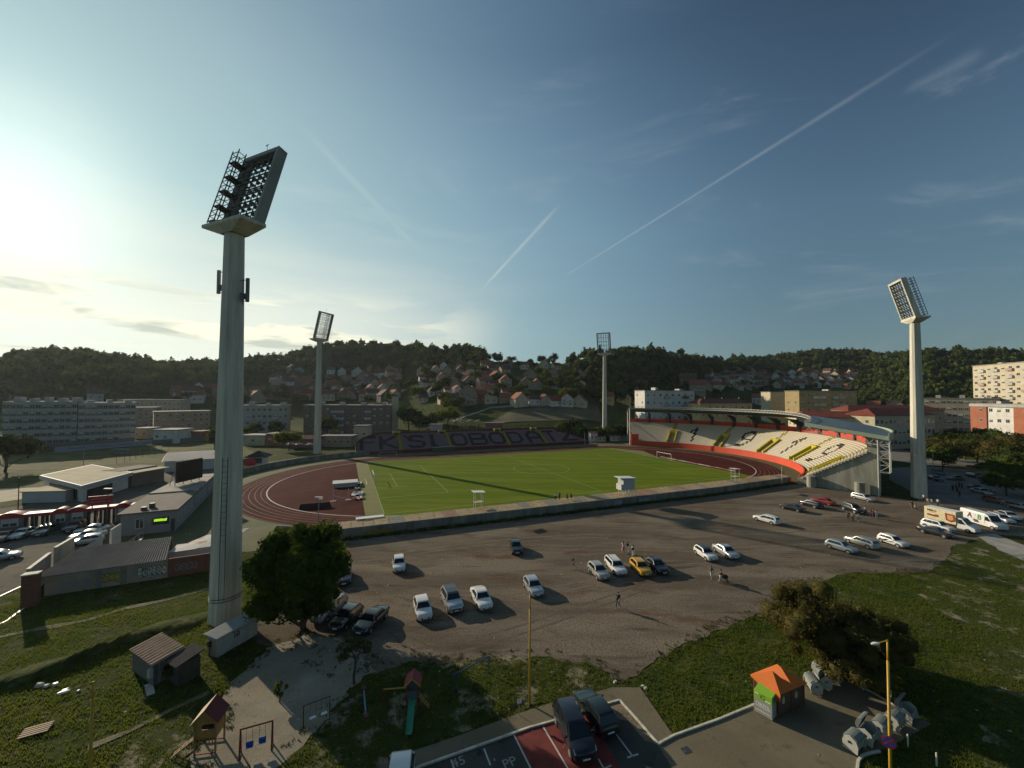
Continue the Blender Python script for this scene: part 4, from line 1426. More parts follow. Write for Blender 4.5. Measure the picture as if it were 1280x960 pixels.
 g.add([(X(0) + .012, -.42, .30), (X(0) + .012, .42, .30), (X(0) + .012, .46, hz - .36), (X(0) + .012, -.46, hz - .36)], [(0, 1, 2, 3)])
 g.build('grille', mat('grille_black', (.02, .02, .022), .5), t)
 if plate:
  for xx in (X(0) + .025, X(1) - .02):
   g = MB()
   g.box(xx - .006, xx + .006, -.26, .26, .42, .53)
   g.build('number_plate', white_paint, t)
 if rack:
  for s in (-1, 1):
   g = MB()
   g.beam((X(rf) - .2, s * wt * .93, H + .04), (X(rr) + .15, s * wt * .93, H + .04), .04, .04)
   g.build('roof_rail', dark_steel, t)
 return t
def carpaint(name, col, metal=0.0, rough=.28):
 return mat('paint_' + name, col, rough, metal, spec=.6, coat=.6, col2=tuple(c * .86 for c in col), scale=1.2)
P_white = carpaint('white', (.72, .72, .69))
P_silver = carpaint('silver', (.50, .52, .53), .5)
P_gold = carpaint('pale_gold', (.48, .47, .42), .4)
P_black = carpaint('black', (.012, .013, .015))
P_navy = carpaint('navy', (.014, .018, .030), .2)
P_green = carpaint('dark_green', (.016, .028, .028), .2)
P_yellow = carpaint('yellow', (.62, .33, .008))
P_red = carpaint('red', (.36, .018, .012))
P_grey = carpaint('grey', (.14, .15, .16), .4)
P_blue = carpaint('pale_blue', (.28, .33, .38), .4)
P_teal = carpaint('teal', (.08, .11, .11), .4)
P_brown = carpaint('brown', (.22, .12, .08), .4)
def copy_tree(o, parent=None):
 c = o.copy()
 COL.objects.link(c)
 c.parent = parent
 for ch in list(o.children):
  copy_tree(ch, c)
 return c
def car(kind, paint_m, front, rear, label, group='cars parked on the gravel lot', roof_m=None, rack=False, z=0.012):
 key = (kind, paint_m.name, roof_m.name if roof_m else None, rack)
 a, b = G(*front), G(*rear)
 rz = math.atan2(a[1] - b[1], a[0] - b[0])
 if key in protos:
  t = copy_tree(protos[key])
 else:
  t = make_car(kind, paint_m, roof_m, rack=rack)
  protos[key] = t
 t.location = ((a[0] + b[0]) / 2, (a[1] + b[1]) / 2, z)
 t.rotation_euler = (0, 0, rz)
 return tag(t, label, 'car', group)
dark_roof = carpaint('roof_black', (.014, .015, .017))
car('hatch', P_white, (499.5, 722), (498, 699), 'small white hatchback alone near the big dark tree, nose towards the viewer')
car('hatch', P_white, (533, 783), (524, 752), 'white hatchback, leftmost of the row of three nearest the playground')
car('suv', P_silver, (573, 773), (557, 742), 'silver crossover with a black roof, middle of the row of three', roof_m=dark_roof)
car('sedan', P_white, (611, 770), (593, 738), 'white saloon with a boot spoiler, right end of the row of three')
car('hatch', P_silver, (675, 752), (659, 727), 'pale silver hatchback standing behind the bare yellow pole')
car('hatch', P_black, (648, 698), (642, 680), 'small black hatchback alone in the middle of the lot')
car('hatch', P_gold, (759, 730), (738, 709), 'pale gold hatchback at the left end of the row with the yellow car')
car('estate', P_white, (781, 725), (759, 701), 'white estate car parked just left of the yellow hatchback', rack=True)
car('hatch', P_yellow, (812, 726), (790, 704), 'bright yellow hatchback in the row of four')
car('sedan', P_black, (833, 722), (808, 702), 'black saloon with a pale rear corner, right of the yellow hatchback')
car('hatch', P_white, (896, 706), (869, 688), 'white hatchback with a dark glass roof, beside the silver saloon', roof_m=dark_roof)
car('sedan', P_silver, (921, 702), (894, 686), 'silver saloon parked to the right of the dark-roofed white hatchback')
car('estate', P_white, (945, 649), (972, 656.5), 'white estate car alone on the lot, its dark rear window turned right')
car('sedan', P_black, (976, 634.5), (1005, 641), 'black saloon at the left end of the dark pair near the stand')
car('estate', P_navy, (1000, 629.5), (1028, 637), 'dark navy estate parked between the black saloon and the red car')
car('sedan', P_red, (1015, 627), (1043, 632.5), 'dark red saloon near the foot of the curved stand')
car('suv', P_black, (1081, 645), (1052, 635), 'black off-roader with people standing round it')
car('estate', P_silver, (1096, 629), (1063, 621.5), 'silver estate car nearest the concrete end of the stand')
car('hatch', P_silver, (1072, 694), (1032, 682), 'silver hatchback, left of the three behind the big bush')
car('estate', P_gold, (1059, 676), (1096, 688), 'pale gold estate, middle of the three behind the big bush')
zc = car('hatch', P_white, (1138, 688), (1096, 674), 'white hatchback with dark racing stripes on its side')
car('suv', P_white, (1194, 668), (1152, 657), 'white crossover parked in front of the box truck')
car('sedan', P_black, (1190, 674), (1150, 664), 'low black saloon in front of the white crossover')
car('estate', P_silver, (1267, 657), (1236, 647), 'silver estate just right of the white delivery van')
car('sedan', P_silver, (1275, 653), (1246, 643.5), 'silver saloon behind the silver estate at the right edge')
car('estate', P_grey, (1290, 640), (1261, 634), 'dark grey estate cut off by the right edge of the view')
car('sedan', P_navy, (429.5, 738), (431, 713), 'dark car in the shade right of the big tree, nose towards the viewer', 'cars in the shade of the big tree')
car('estate', P_blue, (390, 785), (431, 752), 'old pale blue estate half under the big dark tree', 'cars in the shade of the big tree')
car('hatch', P_black, (416, 794), (449, 764), 'black hatchback squeezed beside the pale blue estate', 'cars in the shade of the big tree')
car('sedan', P_green, (447, 798), (480, 766), 'dark green saloon behind the young tree', 'cars in the shade of the big tree')
car('hatch', P_white, (494, 1030), (502, 966), 'white car cut off by the bottom edge of the view', 'cars in the marked bays', z=.03)
car('mpv', P_navy, (733, 958), (703, 893), 'dark blue people carrier in the marked bays, headlights towards the viewer', 'cars in the marked bays', z=.03)
car('hatch', P_green, (729, 877), (761, 921), 'dark green hatchback nose-in at the corner of the marked bays', 'cars in the marked bays', z=.03)
LG = 'cars in the yard on the left'
car('hatch', P_silver, (22, 697), (-22, 704), 'silver car cut off by the left edge beside the grass island', LG)
car('sedan', P_brown, (-10, 682), (22, 668), 'brown saloon at the left edge by the red ticket booths', LG)
car('sedan', P_silver, (12, 678), (46, 664), 'sunlit silver saloon second from the left by the ticket booths', LG)
car('estate', P_teal, (40, 676), (72, 659), 'dark teal estate in front of the ticket booths', LG)
car('suv', P_black, (79, 671), (107, 655), 'black off-roader in front of the twin ticket windows', LG)
car('sedan', P_silver, (97, 668), (134, 664), 'silver blue saloon, rearmost of the three behind the yard wall', LG)
car('sedan', P_white, (92, 675), (127, 671), 'pale saloon, middle of the three behind the yard wall', LG)
car('hatch', P_silver, (94, 682), (122, 678), 'small silver car, front of the three behind the yard wall', LG)
RG = 'dark cars on the shaded street at the right'
for i, (f, r, k, pm, lb) in enumerate([((1186, 597), (1160, 589), 'estate', P_grey, 'grey estate at the far end of the shaded street, left side'),
         ((1178, 603), (1160, 598), 'sedan', P_black, 'black saloon on the grass verge right of the floodlight tower'),
         ((1184, 600), (1204, 600), 'sedan', P_grey, 'dark grey saloon crossing the shaded street broadside'),
         ((1232, 600), (1207, 595), 'estate', P_black, 'black estate below the small bus shelter'),
         ((1240, 608), (1228, 604), 'hatch', P_grey, 'grey hatchback by the dark trees on the right of the street'),
         ((1238, 615), (1214, 611), 'sedan', P_grey, 'grey saloon, upper of the pair right of the walkers'),
         ((1238, 620), (1216, 614.5), 'sedan', P_silver, 'silver saloon, lower of the pair right of the walkers'),
         ((1260, 632), (1232, 626), 'estate', P_brown, 'brown estate under the dark trees at the mouth of the street')]):
 car(k, pm, f, r, lb, RG)
# racing stripes of the white hatchback
mb = MB()
hw = .88
for s in (-1, 1):
 for i, (x0, x1, z0, z1) in enumerate(((-1.1, .1, .50, .86), (-.8, .6, .46, .60), (.0, 1.0, .62, .76))):
  mb.quad((x0, s * (hw + .006), z0), (x0 + .5, s * (hw + .006), z0), (x1, s * (hw + .006), z1), (x1 - .5, s * (hw + .006), z1))
mb.build('side_stripes', P_black, zc)
# box truck and delivery van
def wheels(t, xs, hw, wr):
 for s in (-1, 1):
  for c in xs:
   w = MB()
   w.tube((c, s * (hw - .28), wr), (c, s * (hw - .01), wr), wr, wr, 20)
   wo = w.build('wheel', black_rubber, t)
   r_ = MB()
   r_.tube((c, s * (hw - .04), wr), (c, s * (hw + .002), wr), wr * .6, wr * .55, 14)
   r_.build('rim', mat('rim_silver', (.42, .43, .43), .35, .7), wo)
def van_front(mb, x0, x1, hw, H, hz=1.15, zb=.35):
 """cab from the back x0 to the nose x1"""
 prof = [(x0, zb), (x1 - .05, zb), (x1, .55), (x1 - .04, hz - .2), (x1 - .35, hz), (x1 - .95, hz + .22), (x1 - 1.75, H - .08), (x0, H)]
 n = len(prof)
 vs = []
 for s in (-1, 1):
  for i, (x, z) in enumerate(prof):
   f = 1 - .13 * smooth((z - 1.2) / (H - 1.2)) - (.10 if x > x1 - .2 else 0)
   vs.append((x, s * hw * f, z))
 mb.add(vs, [tuple(range(n)), tuple(reversed(range(n, 2 * n)))] + [(i, n + i, n + (i + 1) % n, (i + 1) % n) for i in range(n)])
 return prof
a, b = G(1223, 668), G(1160, 653)
t = empty('box_truck', ((a[0] + b[0]) / 2, (a[1] + b[1]) / 2, .012), math.atan2(a[1] - b[1], a[0] - b[0]), 'box truck with a cream side advertising chocolate snacks', 'truck')
L = min(8.2, math.hypot(a[0] - b[0], a[1] - b[1]))
mb = MB()
mb.box(-L / 2, L / 2 - 2.4, -1.05, 1.05, .95, 3.25)
mb.build('cargo_box', mat('cream_box', (.66, .58, .36), .5, noise=.05), t, bevel=.04)
mb = MB()
mb.box(-L / 2 + .02, L / 2 - 2.42, -1.03, 1.03, 3.252, 3.27)
mb.build('box_roof', white_paint, t)
mb = MB()
prof = van_front(mb, L / 2 - 2.35, L / 2, .98, 2.35)
mb.build('cab', P_white, t)
g = MB()
g.add([(L / 2 - 1.0, -.80, 1.42), (L / 2 - 1.0, .80, 1.42), (L / 2 - 1.66, .72, 2.2), (L / 2 - 1.66, -.72, 2.2)], [(0, 1, 2, 3)])
g.build('windscreen', glass, t).data.transform(Matrix.Translation((.04, 0, .03)))
for s in (-1, 1):
 g = MB()
 g.add([(L / 2 - 1.25, s * .965, 1.35), (L / 2 - 2.2, s * .965, 1.35), (L / 2 - 2.2, s * .895, 2.1), (L / 2 - 1.75, s * .895, 2.1)], [(0, 1, 2, 3)])
 g.build('side_window', glass, t)
wheels(t, (L / 2 - .95, -L / 2 + 1.4), 1.0, .36)
mb = MB()
mb.box(-L / 2, L / 2 - .5, -.4, .4, .45, .93)
mb.build('chassis', dark_steel, t)
mb = MB()
Mt = Matrix.Translation((-L / 2 + 1.15, -1.056, 2.72)) @ Matrix.Rotation(math.pi / 2, 4, 'X')
text_into(mb, "Milino", .55, Mt, 0, .002, .02)
for x, z, w in ((-L / 2 + 1.2, 2.38, .45),):
 mb.box(x - w, x + w, -1.06, -1.052, z - .03, z + .03, 1)
bars = [(-.75, .62, .25), (-.45, .7, .2)]
mb.add([(-L / 2 + .45, -1.058, 1.72), (-L / 2 + 1.5, -1.058, 1.62), (-L / 2 + 2.1, -1.058, 1.7), (-L / 2 + 2.2, -1.058, 1.95), (-L / 2 + 1.9, -1.058, 2.15), (-L / 2 + 1.4, -1.058, 1.98), (-L / 2 + .45, -1.058, 2.05)], [tuple(range(7))], 2)
mb.add([(-L / 2 + 3.0, -1.058, 2.75), (-L / 2 + 4.4, -1.058, 2.72), (-L / 2 + 4.6, -1.058, 1.6), (-L / 2 + 3.9, -1.058, 1.25), (-L / 2 + 3.15, -1.058, 1.5)], [tuple(range(5))], 2)
mb.add([(-L / 2 + 3.3, -1.060, 2.5), (-L / 2 + 4.1, -1.060, 2.48), (-L / 2 + 4.2, -1.060, 1.8), (-L / 2 + 3.8, -1.060, 1.55), (-L / 2 + 3.4, -1.060, 1.7)], [tuple(range(5))], 3)
rnd = random.Random(2)
for _ in range(26):
 x, z = rnd.uniform(-L / 2 + .3, L / 2 - 2.7), rnd.uniform(1.2, 3.0)
 mb.box(x - .05, x + .05, -1.057, -1.053, z - .03, z + .03, 2)
mb.build('side_print', [mat('print_dark', (.03, .02, .03), .6), mat('print_red', (.45, .05, .03), .6), mat('print_chocolate', (.20, .045, .02), .6), mat('print_peach', (.60, .28, .14), .6)], t)
a, b = G(1257, 665.5), G(1205, 650)
t = empty('delivery_van', ((a[0] + b[0]) / 2, (a[1] + b[1]) / 2, .012), math.atan2(a[1] - b[1], a[0] - b[0]), 'white high-roofed delivery van marked A2B in dark and green letters', 'van')
L = min(6.6, math.hypot(a[0] - b[0], a[1] - b[1]))
mb = MB()
x0 = L / 2 - 2.2
sec = [(-.98, .35), (.98, .35), (1.0, 1.3), (.93, 2.25), (.80, 2.55), (-.80, 2.55), (-.93, 2.25), (-1.0, 1.3)]
vs = [(-L / 2, y, z) for y, z in sec] + [(x0 + .02, y, z) for y, z in sec]
mb.add(vs, [tuple(range(8)), tuple(reversed(range(8, 16)))] + [(i, (i + 1) % 8, 8 + (i + 1) % 8, 8 + i) for i in range(8)])
mb.build('cargo_body', P_white, t)
mb = MB()
van_front(mb, x0, L / 2, 1.0, 2.5)
mb.build('cab', P_white, t)
g = MB()
g.add([(L / 2 - 1.0, -.82, 1.46), (L / 2 - 1.0, .82, 1.46), (L / 2 - 1.66, .74, 2.3), (L / 2 - 1.66, -.74, 2.3)], [(0, 1, 2, 3)])
g.build('windscreen', glass, t).data.transform(Matrix.Translation((.05, 0, .03)))
for s in (-1, 1):
 g = MB()
 g.add([(L / 2 - 1.2, s * .99, 1.38), (L / 2 - 2.1, s * .99, 1.38), (L / 2 - 2.1, s * .92, 2.1), (L / 2 - 1.65, s * .92, 2.1)], [(0, 1, 2, 3)])
 g.build('side_window', glass, t)
wheels(t, (L / 2 - .95, -L / 2 + 1.3), 1.0, .35)
mb = MB()
R90 = Matrix.Rotation(math.pi / 2, 4, 'X')
for ch, x, mi in (("A", -1.15, 0), ("2", -.35, 1), ("B", .55, 2)):
 text_into(mb, ch, 1.25, Matrix.Translation((x - .3, -1.012 + .02, 1.62)) @ Matrix.Rotation(-.06, 4, 'X') @ R90, mi, .004, .05)
mb.add([(-1.0, -1.003, 1.1), (.0, -1.003, 1.1), (.2, -1.003, .6), (-.6, -1.003, .6)], [(0, 1, 2, 3)], 0)
mb.build('side_lettering', [mat('letter_purple', (.07, .03, .07), .6), mat('letter_pale', (.55, .52, .55), .6), mat('letter_green', (.03, .22, .04), .6)], t)
# ---------------------------------------------------------------- people
def skin_mesh(joints, edges, radii, name, levels=1):
 me = bpy.data.meshes.new(name)
 me.from_pydata(joints, edges, [])
 o = bpy.data.objects.new(name, me)
 COL.objects.link(o)
 sk = o.modifiers.new('s', 'SKIN')
 sk.use_smooth_shade = True
 for i, r in enumerate(radii):
  v = me.skin_vertices[0].data[i]
  v.radius = (r, r) if not isinstance(r, tuple) else r
  v.use_root = (i == 0)
 ss = o.modifiers.new('u', 'SUBSURF')
 ss.levels = levels
 ss.render_levels = levels
 dg = bpy.context.evaluated_depsgraph_get()
 m2 = bpy.data.meshes.new_from_object(o.evaluated_get(dg))
 bpy.data.objects.remove(o)
 m2.name = name
 m2.materials.clear()
 for p in m2.polygons:
  p.use_smooth = True
 return m2
def pose_joints(pose, sw=0.0):
 """joint positions, facing +Y, feet at z 0"""
 J = {}
 hip, sh = .93, 1.42
 lean = 0.0
 if pose == 'walk':
  lf, rf_ = (.30, .10), (-.34, .03)
 else:
  lf, rf_ = (.02, 0), (-.03, 0)
 if pose == 'crouch':
  J = dict(pel=(0, -.12, .45), spi=(0, -.05, .66), che=(0, .06, .85), nek=(0, .12, 1.02), hd0=(0, .15, 1.10), hd1=(0, .18, 1.24),
    hl=(.10, -.12, .43), kl=(.16, .28, .48), al=(.14, .02, .10), tl=(.15, .2, .04), hr=(-.10, -.12, .43), kr=(-.16, .28, .48), ar=(-.14, .02, .10), tr=(-.15, .2, .04),
    sl=(.19, .08, .95), el=(.26, .28, .76), wl=(.16, .45, .62), sr=(-.19, .08, .95), er=(-.26, .28, .76), wr=(-.16, .45, .62))
  return J
 J = dict(pel=(0, 0, hip), spi=(0, .01, 1.10), che=(0, .0, 1.30), nek=(0, .0, 1.49), hd0=(0, .015, 1.56), hd1=(0, .03, 1.68),
   hl=(.09, 0, .90), hr=(-.09, 0, .90), sl=(.18, 0, 1.42), sr=(-.18, 0, 1.42))
 if pose == 'walk':
  J.update(kl=(.10, .22, .50), al=(.09, .26, .09), tl=(.09, .42, .05), kr=(-.10, -.04, .47), ar=(-.09, -.34, .16), tr=(-.09, -.26, .04),
    el=(.25, -.14, 1.15), wl=(.26, -.10, .90), er=(-.25, .08, 1.14), wr=(-.25, .26, .95))
 elif pose == 'push':
  J.update(kl=(.10, .16, .50), al=(.09, .16, .09), tl=(.09, .31, .05), kr=(-.10, -.03, .47), ar=(-.09, -.28, .13), tr=(-.09, -.16, .04),
    el=(.25, .12, 1.16), wl=(.20, .38, 1.05), er=(-.25, .12, 1.16), wr=(-.20, .38, 1.05))
 else:
  J.update(kl=(.10, .03, .50), al=(.10, -.01, .09), tl=(.11, .15, .04), kr=(-.10, .03, .50), ar=(-.10, -.01, .09), tr=(-.12, .14, .04),
    el=(.25, -.02, 1.15), wl=(.25, .10, .90), er=(-.25, -.02, 1.15), wr=(-.23, .10, .91))
 return J
def make_person(pose, skin, top, bottom, hair, long_hair=False, dress=False, bag=None, top_name='shirt', shorts=False):
 J = pose_joints(pose)
 keys = ['pel', 'spi', 'che', 'nek', 'hd0', 'hd1', 'hl', 'kl', 'al', 'tl', 'hr', 'kr', 'ar', 'tr', 'sl', 'el', 'wl', 'sr', 'er', 'wr']
 R = dict(pel=.13, spi=.115, che=.135, nek=.055, hd0=.075, hd1=.095, hl=.085, kl=.055, al=.036, tl=.035, hr=.085, kr=.055, ar=.036, tr=.035, sl=.055, el=.04, wl=.026, sr=.055, er=.04, wr=.026)
 E = [('pel', 'spi'), ('spi', 'che'), ('che', 'nek'), ('nek', 'hd0'), ('hd0', 'hd1'), ('pel', 'hl'), ('hl', 'kl'), ('kl', 'al'), ('al', 'tl'), ('pel', 'hr'), ('hr', 'kr'), ('kr', 'ar'), ('ar', 'tr'),
  ('che', 'sl'), ('sl', 'el'), ('el', 'wl'), ('che', 'sr'), ('sr', 'er'), ('er', 'wr')]
 js = [J[k] for k in keys]
 ed = [(keys.index(a), keys.index(b)) for a, b in E]
 rd = [R[k] for k in keys]
 for s, wk, ek in ((1, 'wl', 'el'), (-1, 'wr', 'er')):
  w, e = Vector(J[wk]), Vector(J[ek])
  d = (w - e).normalized()
  side = Vector((0, 1, 0)) - d * d.y
  side = side.normalized() if side.length > .1 else Vector((0, 0, 1))
  pi = len(js)
  js.append(tuple(w + d * .07)); rd.append((.030, .018)); ed.append((keys.index(wk), pi))
  palm = Vector(js[-1])
  inn = Vector((-s, 0, 0))
  for q, (off, ln) in enumerate(((.028, .070), (.010, .080), (-.010, .074), (-.028, .060))):
   a1 = palm + side * off + d * .035
   a2 = a1 + d * ln * .5 + inn * .012
   a3 = a2 + d * ln * .35 + inn * .028
   i0 = len(js)
   js += [tuple(a1), tuple(a2), tuple(a3)]
   rd += [.010, .009, .008]
   ed += [(pi, i0), (i0, i0 + 1), (i0 + 1, i0 + 2)]
  a1 = palm - d * .035 + side * .035
  a2 = a1 + d * .035 + side * .018 + inn * .015
  i0 = len(js)
  js += [tuple(a1), tuple(a2)]
  rd += [.012, .010]
  ed += [(pi, i0), (i0, i0 + 1)]
 # nose and ears
 h = Vector(J['hd1'])
 body = skin_mesh(js, ed, rd, 'body', 1)
 body.materials.append(skin)
 t = bpy.data.objects.new('person', body)
 COL.objects.link(t)
 def child(nm, ks, es, scale, m, extra=0.0, lv=1, shift=None):
  rr = [R[k] * scale + extra for k in ks]
  me = skin_mesh([J[k] if not (shift and k in shift) else shift[k] for k in ks], [(ks.index(a_), ks.index(b_)) for a_, b_ in es], rr, nm, lv)
  me.materials.append(m)
  o = bpy.data.objects.new(nm, me)
  COL.objects.link(o)
  o.parent = t
  return o
 def mid(a_, b_, s):
  return tuple(J[a_][i] + (J[b_][i] - J[a_][i]) * s for i in range(3))
 child(top_name, ['spi', 'che', 'sl', 'el', 'sr', 'er', 'pel'], [('spi', 'che'), ('che', 'sl'), ('sl', 'el'), ('che', 'sr'), ('sr', 'er'), ('pel', 'spi')], 1.06, top, .016,
  shift={'el': mid('sl', 'el', .7), 'er': mid('sr', 'er', .7)})
 if dress:
  child('skirt', ['pel', 'spi'], [('pel', 'spi')], 1.1, bottom, .02)
  mb = MB()
  p = Vector(J['pel'])
  mb.tube(p + Vector((0, 0, .08)), p - Vector((0, 0, .55)), .15, .27, 12, 0, False)
  mb.build('skirt', bottom, t, smooth_=True)
 else:
  f = .45 if shorts else .93
  ks = ['pel', 'hl', 'kl', 'hr', 'kr'] + ([] if shorts else ['al', 'ar'])
  es = [('pel', 'hl'), ('hl', 'kl'), ('pel', 'hr'), ('hr', 'kr')] + ([] if shorts else [('kl', 'al'), ('kr', 'ar')])
  child('trousers' if not shorts else 'shorts', ks, es, 1.06, bottom, .014)
 mb = MB()
 c = h + Vector((0, -.022, .018))
 vs, fs = [], []
 for i in range(7):
  ph = math.pi * i / 9
  for j in range(12):
   th = 2 * math.pi * j / 12
   r = .105 + (.0 if j else 0)
   z = r * 1.12 * math.cos(ph)
   if math.sin(th) > .3 and i > 3:
    z = r * 1.12 * math.cos(math.pi * 3.4 / 9)
    rr_ = r * math.sin(math.pi * 3.6 / 9)
   else:
    rr_ = r * math.sin(ph)
   vs.append((c.x + rr_ * math.cos(th), c.y + rr_ * math.sin(th) * 1.08, c.z + z))
 for i in range(6):
  for j in range(12):
   fs.append((12 * i + j, 12 * i + (j + 1) % 12, 12 * i + 12 + (j + 1) % 12, 12 * i + 12 + j))
 mb.add(vs, fs)
 if long_hair:
  mb.tube(c + Vector((0, -.05, 0)), c + Vector((0, -.09, -.32)), .09, .05, 10)
 mb.build('hair', hair, t, smooth_=True)
 mb = MB()
 mb.add([(h.x - .014, h.y + .085, h.z - .03), (h.x + .014, h.y + .085, h.z - .03), (h.x, h.y + .115, h.z - .035), (h.x, h.y + .09, h.z + .01)], [(0, 2, 3), (2, 1, 3), (0, 1, 2)])
 for s in (-1, 1):
  mb.box(h.x + s * .092 - .008, h.x + s * .092 + .008, h.y - .02, h.y + .015, h.z - .035, h.z + .025)
 mb.build('face', skin, t)
 if bag is not None:
  mb = MB()
  c_ = Vector(J['che'])
  mb.box(c_.x - .15, c_.x + .15, c_.y - .32, c_.y - .14, c_.z - .26, c_.z + .14)
  tag(mb.build('backpack', bag, t, bevel=.04))
  mb = MB()
 return t
SK = mat('skin', (.38, .21, .14), .6)
HB = mat('hair_black', (.015, .012, .010), .6)
HN = mat('hair_brown', (.06, .035, .02), .6)
C = {'white': mat('cloth_white', (.62, .61, .58), .8), 'black': mat('cloth_black', (.015, .015, .018), .8), 'pink': mat('cloth_pink', (.45, .16, .20), .8), 'grey': mat('cloth_grey', (.18, .18, .19), .8),
 'red': mat('cloth_red', (.32, .03, .03), .8), 'denim': mat('cloth_denim', (.05, .07, .12), .8), 'beige': mat('cloth_beige', (.40, .33, .24), .8), 'maroon': mat('cloth_maroon', (.12, .02, .03), .8)}
def person(px, py, dirpx, pose, top, bottom, label, group=None, hair=None, z=0.012, scale=1.0, **kw):
 X, Y = G(px, py, z)
 a = G(*dirpx, z)
 t = make_person(pose, SK, C[top], C[bottom], hair or HB, **kw)
 t.location = (X, Y, z)
 t.rotation_euler = (0, 0, math.atan2(a[1] - Y, a[0] - X) - math.pi / 2)
 t.scale = (scale,) * 3
 return tag(t, label, 'person', group)
person(716, 711, (690, 720), 'walk', 'black', 'grey', 'lone walker in a dark top and grey shorts, left of the yellow car row', shorts=True)
person(772.5, 760, (760, 770), 'walk', 'black', 'denim', 'walker in black with a black backpack, casting a long shadow on the near gravel', bag=mat('bag_black', (.02, .02, .022), .7))
GW = 'three people walking together behind the yellow car'
person(779, 691, (790, 660), 'walk', 'white', 'pink', 'person with long dark hair and a pink skirt, left of the three walking together', GW, long_hair=True, dress=True)
person(784.5, 691.5, (795, 660), 'walk', 'black', 'white', 'person in a black top and white trousers, middle of the three walking together', GW)
person(791.5, 696, (800, 670), 'walk', 'white', 'white', 'person all in white with a dark bag, right of the three walking together', GW, bag=mat('bag_black', (.02, .02, .022), .7))
person(889.5, 724.5, (870, 700), 'walk', 'grey', 'white', 'person in grey with white shorts, walking left of the stroller', long_hair=True, shorts=True)
person(901, 729, (912, 729), 'push', 'black', 'beige', 'person in a black top pushing a stroller')
GL_ = 'people gathered round the black off-roader'
for i, (px, py, pose, tp, bt, lb, kw) in enumerate([
  (1060.5, 650, 'stand', 'black', 'black', 'person dressed all in black, leftmost in front of the off-roader', {}),
  (1066, 652, 'stand', 'grey', 'black', 'person in a grey top facing the off-roader', {}),
  (1073.5, 653, 'walk', 'white', 'grey', 'person with a pale top and grey trousers, right of three before the off-roader', {}),
  (1082, 643.5, 'stand', 'white', 'black', 'person in a white shirt close to the front wheel of the off-roader', {}),
  (1089, 647, 'stand', 'maroon', 'maroon', 'person dressed in maroon right of the off-roader', {}),
  (1092, 648, 'stand', 'red', 'denim', 'person in a red top between the maroon and white clothed ones', {}),
  (1095.5, 648.5, 'stand', 'white', 'white', 'person all in white, rightmost beside the off-roader', {})]):
 person(px, py, (1075, 640), pose, tp, bt, lb, GL_, **kw)
GT = 'people by the foot of the right floodlight tower'
for i, (px, py, pose, tp, bt, lb, kw) in enumerate([
  (1140, 636, 'stand', 'black', 'grey', 'dark clothed person left of the one squatting near the tower', {}),
  (1144.5, 637.5, 'crouch', 'white', 'black', 'person in a white shirt squatting near the tower', {}),
  (1155, 627, 'stand', 'white', 'black', 'person in a white top nearest the tower foot', {}),
  (1160, 632, 'stand', 'beige', 'grey', 'person in beige standing above the box truck', {}),
  (1164, 632.5, 'walk', 'white', 'grey', 'person in white and grey above the box truck', {}),
  (1172.5, 633, 'stand', 'white', 'black', 'person in a white shirt and black trousers behind the truck box', {})]):
 person(px, py, (1150, 640), pose, tp, bt, lb, GT, **kw)
GS = 'walkers in the shaded street'
for i, (px, py, tp, lb) in enumerate([(1191, 614, 'black', 'dark walker leftmost in the shaded street'), (1195, 611, 'grey', 'grey clothed walker near the middle of the shaded street'), (1196.5, 616, 'maroon', 'walker in maroon in the shaded street'),
         (1199, 610, 'black', 'dark walker farthest up the shaded street'), (1202.5, 611, 'denim', 'walker in blue, right of the group in the shaded street'), (1199.5, 622, 'black', 'dark walker nearest the sunlit lot in the shaded street')]):
 person(px, py, (1200, 640), 'walk', tp, 'black', lb, GS)
GO = 'people on top of the retaining wall'
for i, (u, tp, lb) in enumerate([(-18.6, 'white', 'person in white standing on the retaining wall'), (-17.6, 'black', 'person in black standing on the retaining wall'), (-15.7, 'maroon', 'person in maroon sitting on the retaining wall'), (-14.7, 'black', 'dark person sitting at the right of the group on the retaining wall')]):
 p = ST(u, -43.2)
 t = make_person('stand' if i < 2 else 'crouch', SK, C[tp], C['black'], HB)
 t.location = (p[0], p[1], 1.78)
 t.rotation_euler = (0, 0, SYAW)
 tag(t, lb, 'person', GO)
X, Y = G(56, 0 + 655)
person(121, 648, (110, 655), 'stand', 'red', 'black', 'person in red by the entrance in the ticket booths')
# stroller
X, Y = G(905.5, 727)
t = empty('stroller', (X, Y, .012), -.2, 'small dark stroller pushed across the gravel', 'stroller')
mb = MB()
mb.add([(-.25, -.2, .45), (.35, -.2, .40), (.42, -.2, .75), (-.3, -.2, .95), (-.25, .2, .45), (.35, .2, .40), (.42, .2, .75), (-.3, .2, .95)], [(0, 1, 2, 3), (7, 6, 5, 4), (0, 4, 5, 1), (1, 5, 6, 2), (3, 7, 4, 0)])
mb.build('seat', C['black'], t)
mb = MB()
for s in (-.2, .2):
 mb.tube((-.65, s, 1.05), (.35, s, .12), .015, n=6)
 mb.tube((.3, s, .5), (-.3, s, .12), .015, n=6)
mb.tube((-.65, -.2, 1.05), (-.65, .2, 1.05), .02, n=6)
mb.build('frame', grey_steel, t)
for x in (-.3, .35):
 for s in (-.22, .22):
  mb = MB()
  mb.tube((x, s - .02, .12), (x, s + .02, .12), .12, .12, 14)
  mb.build('wheel', black_rubber, t)
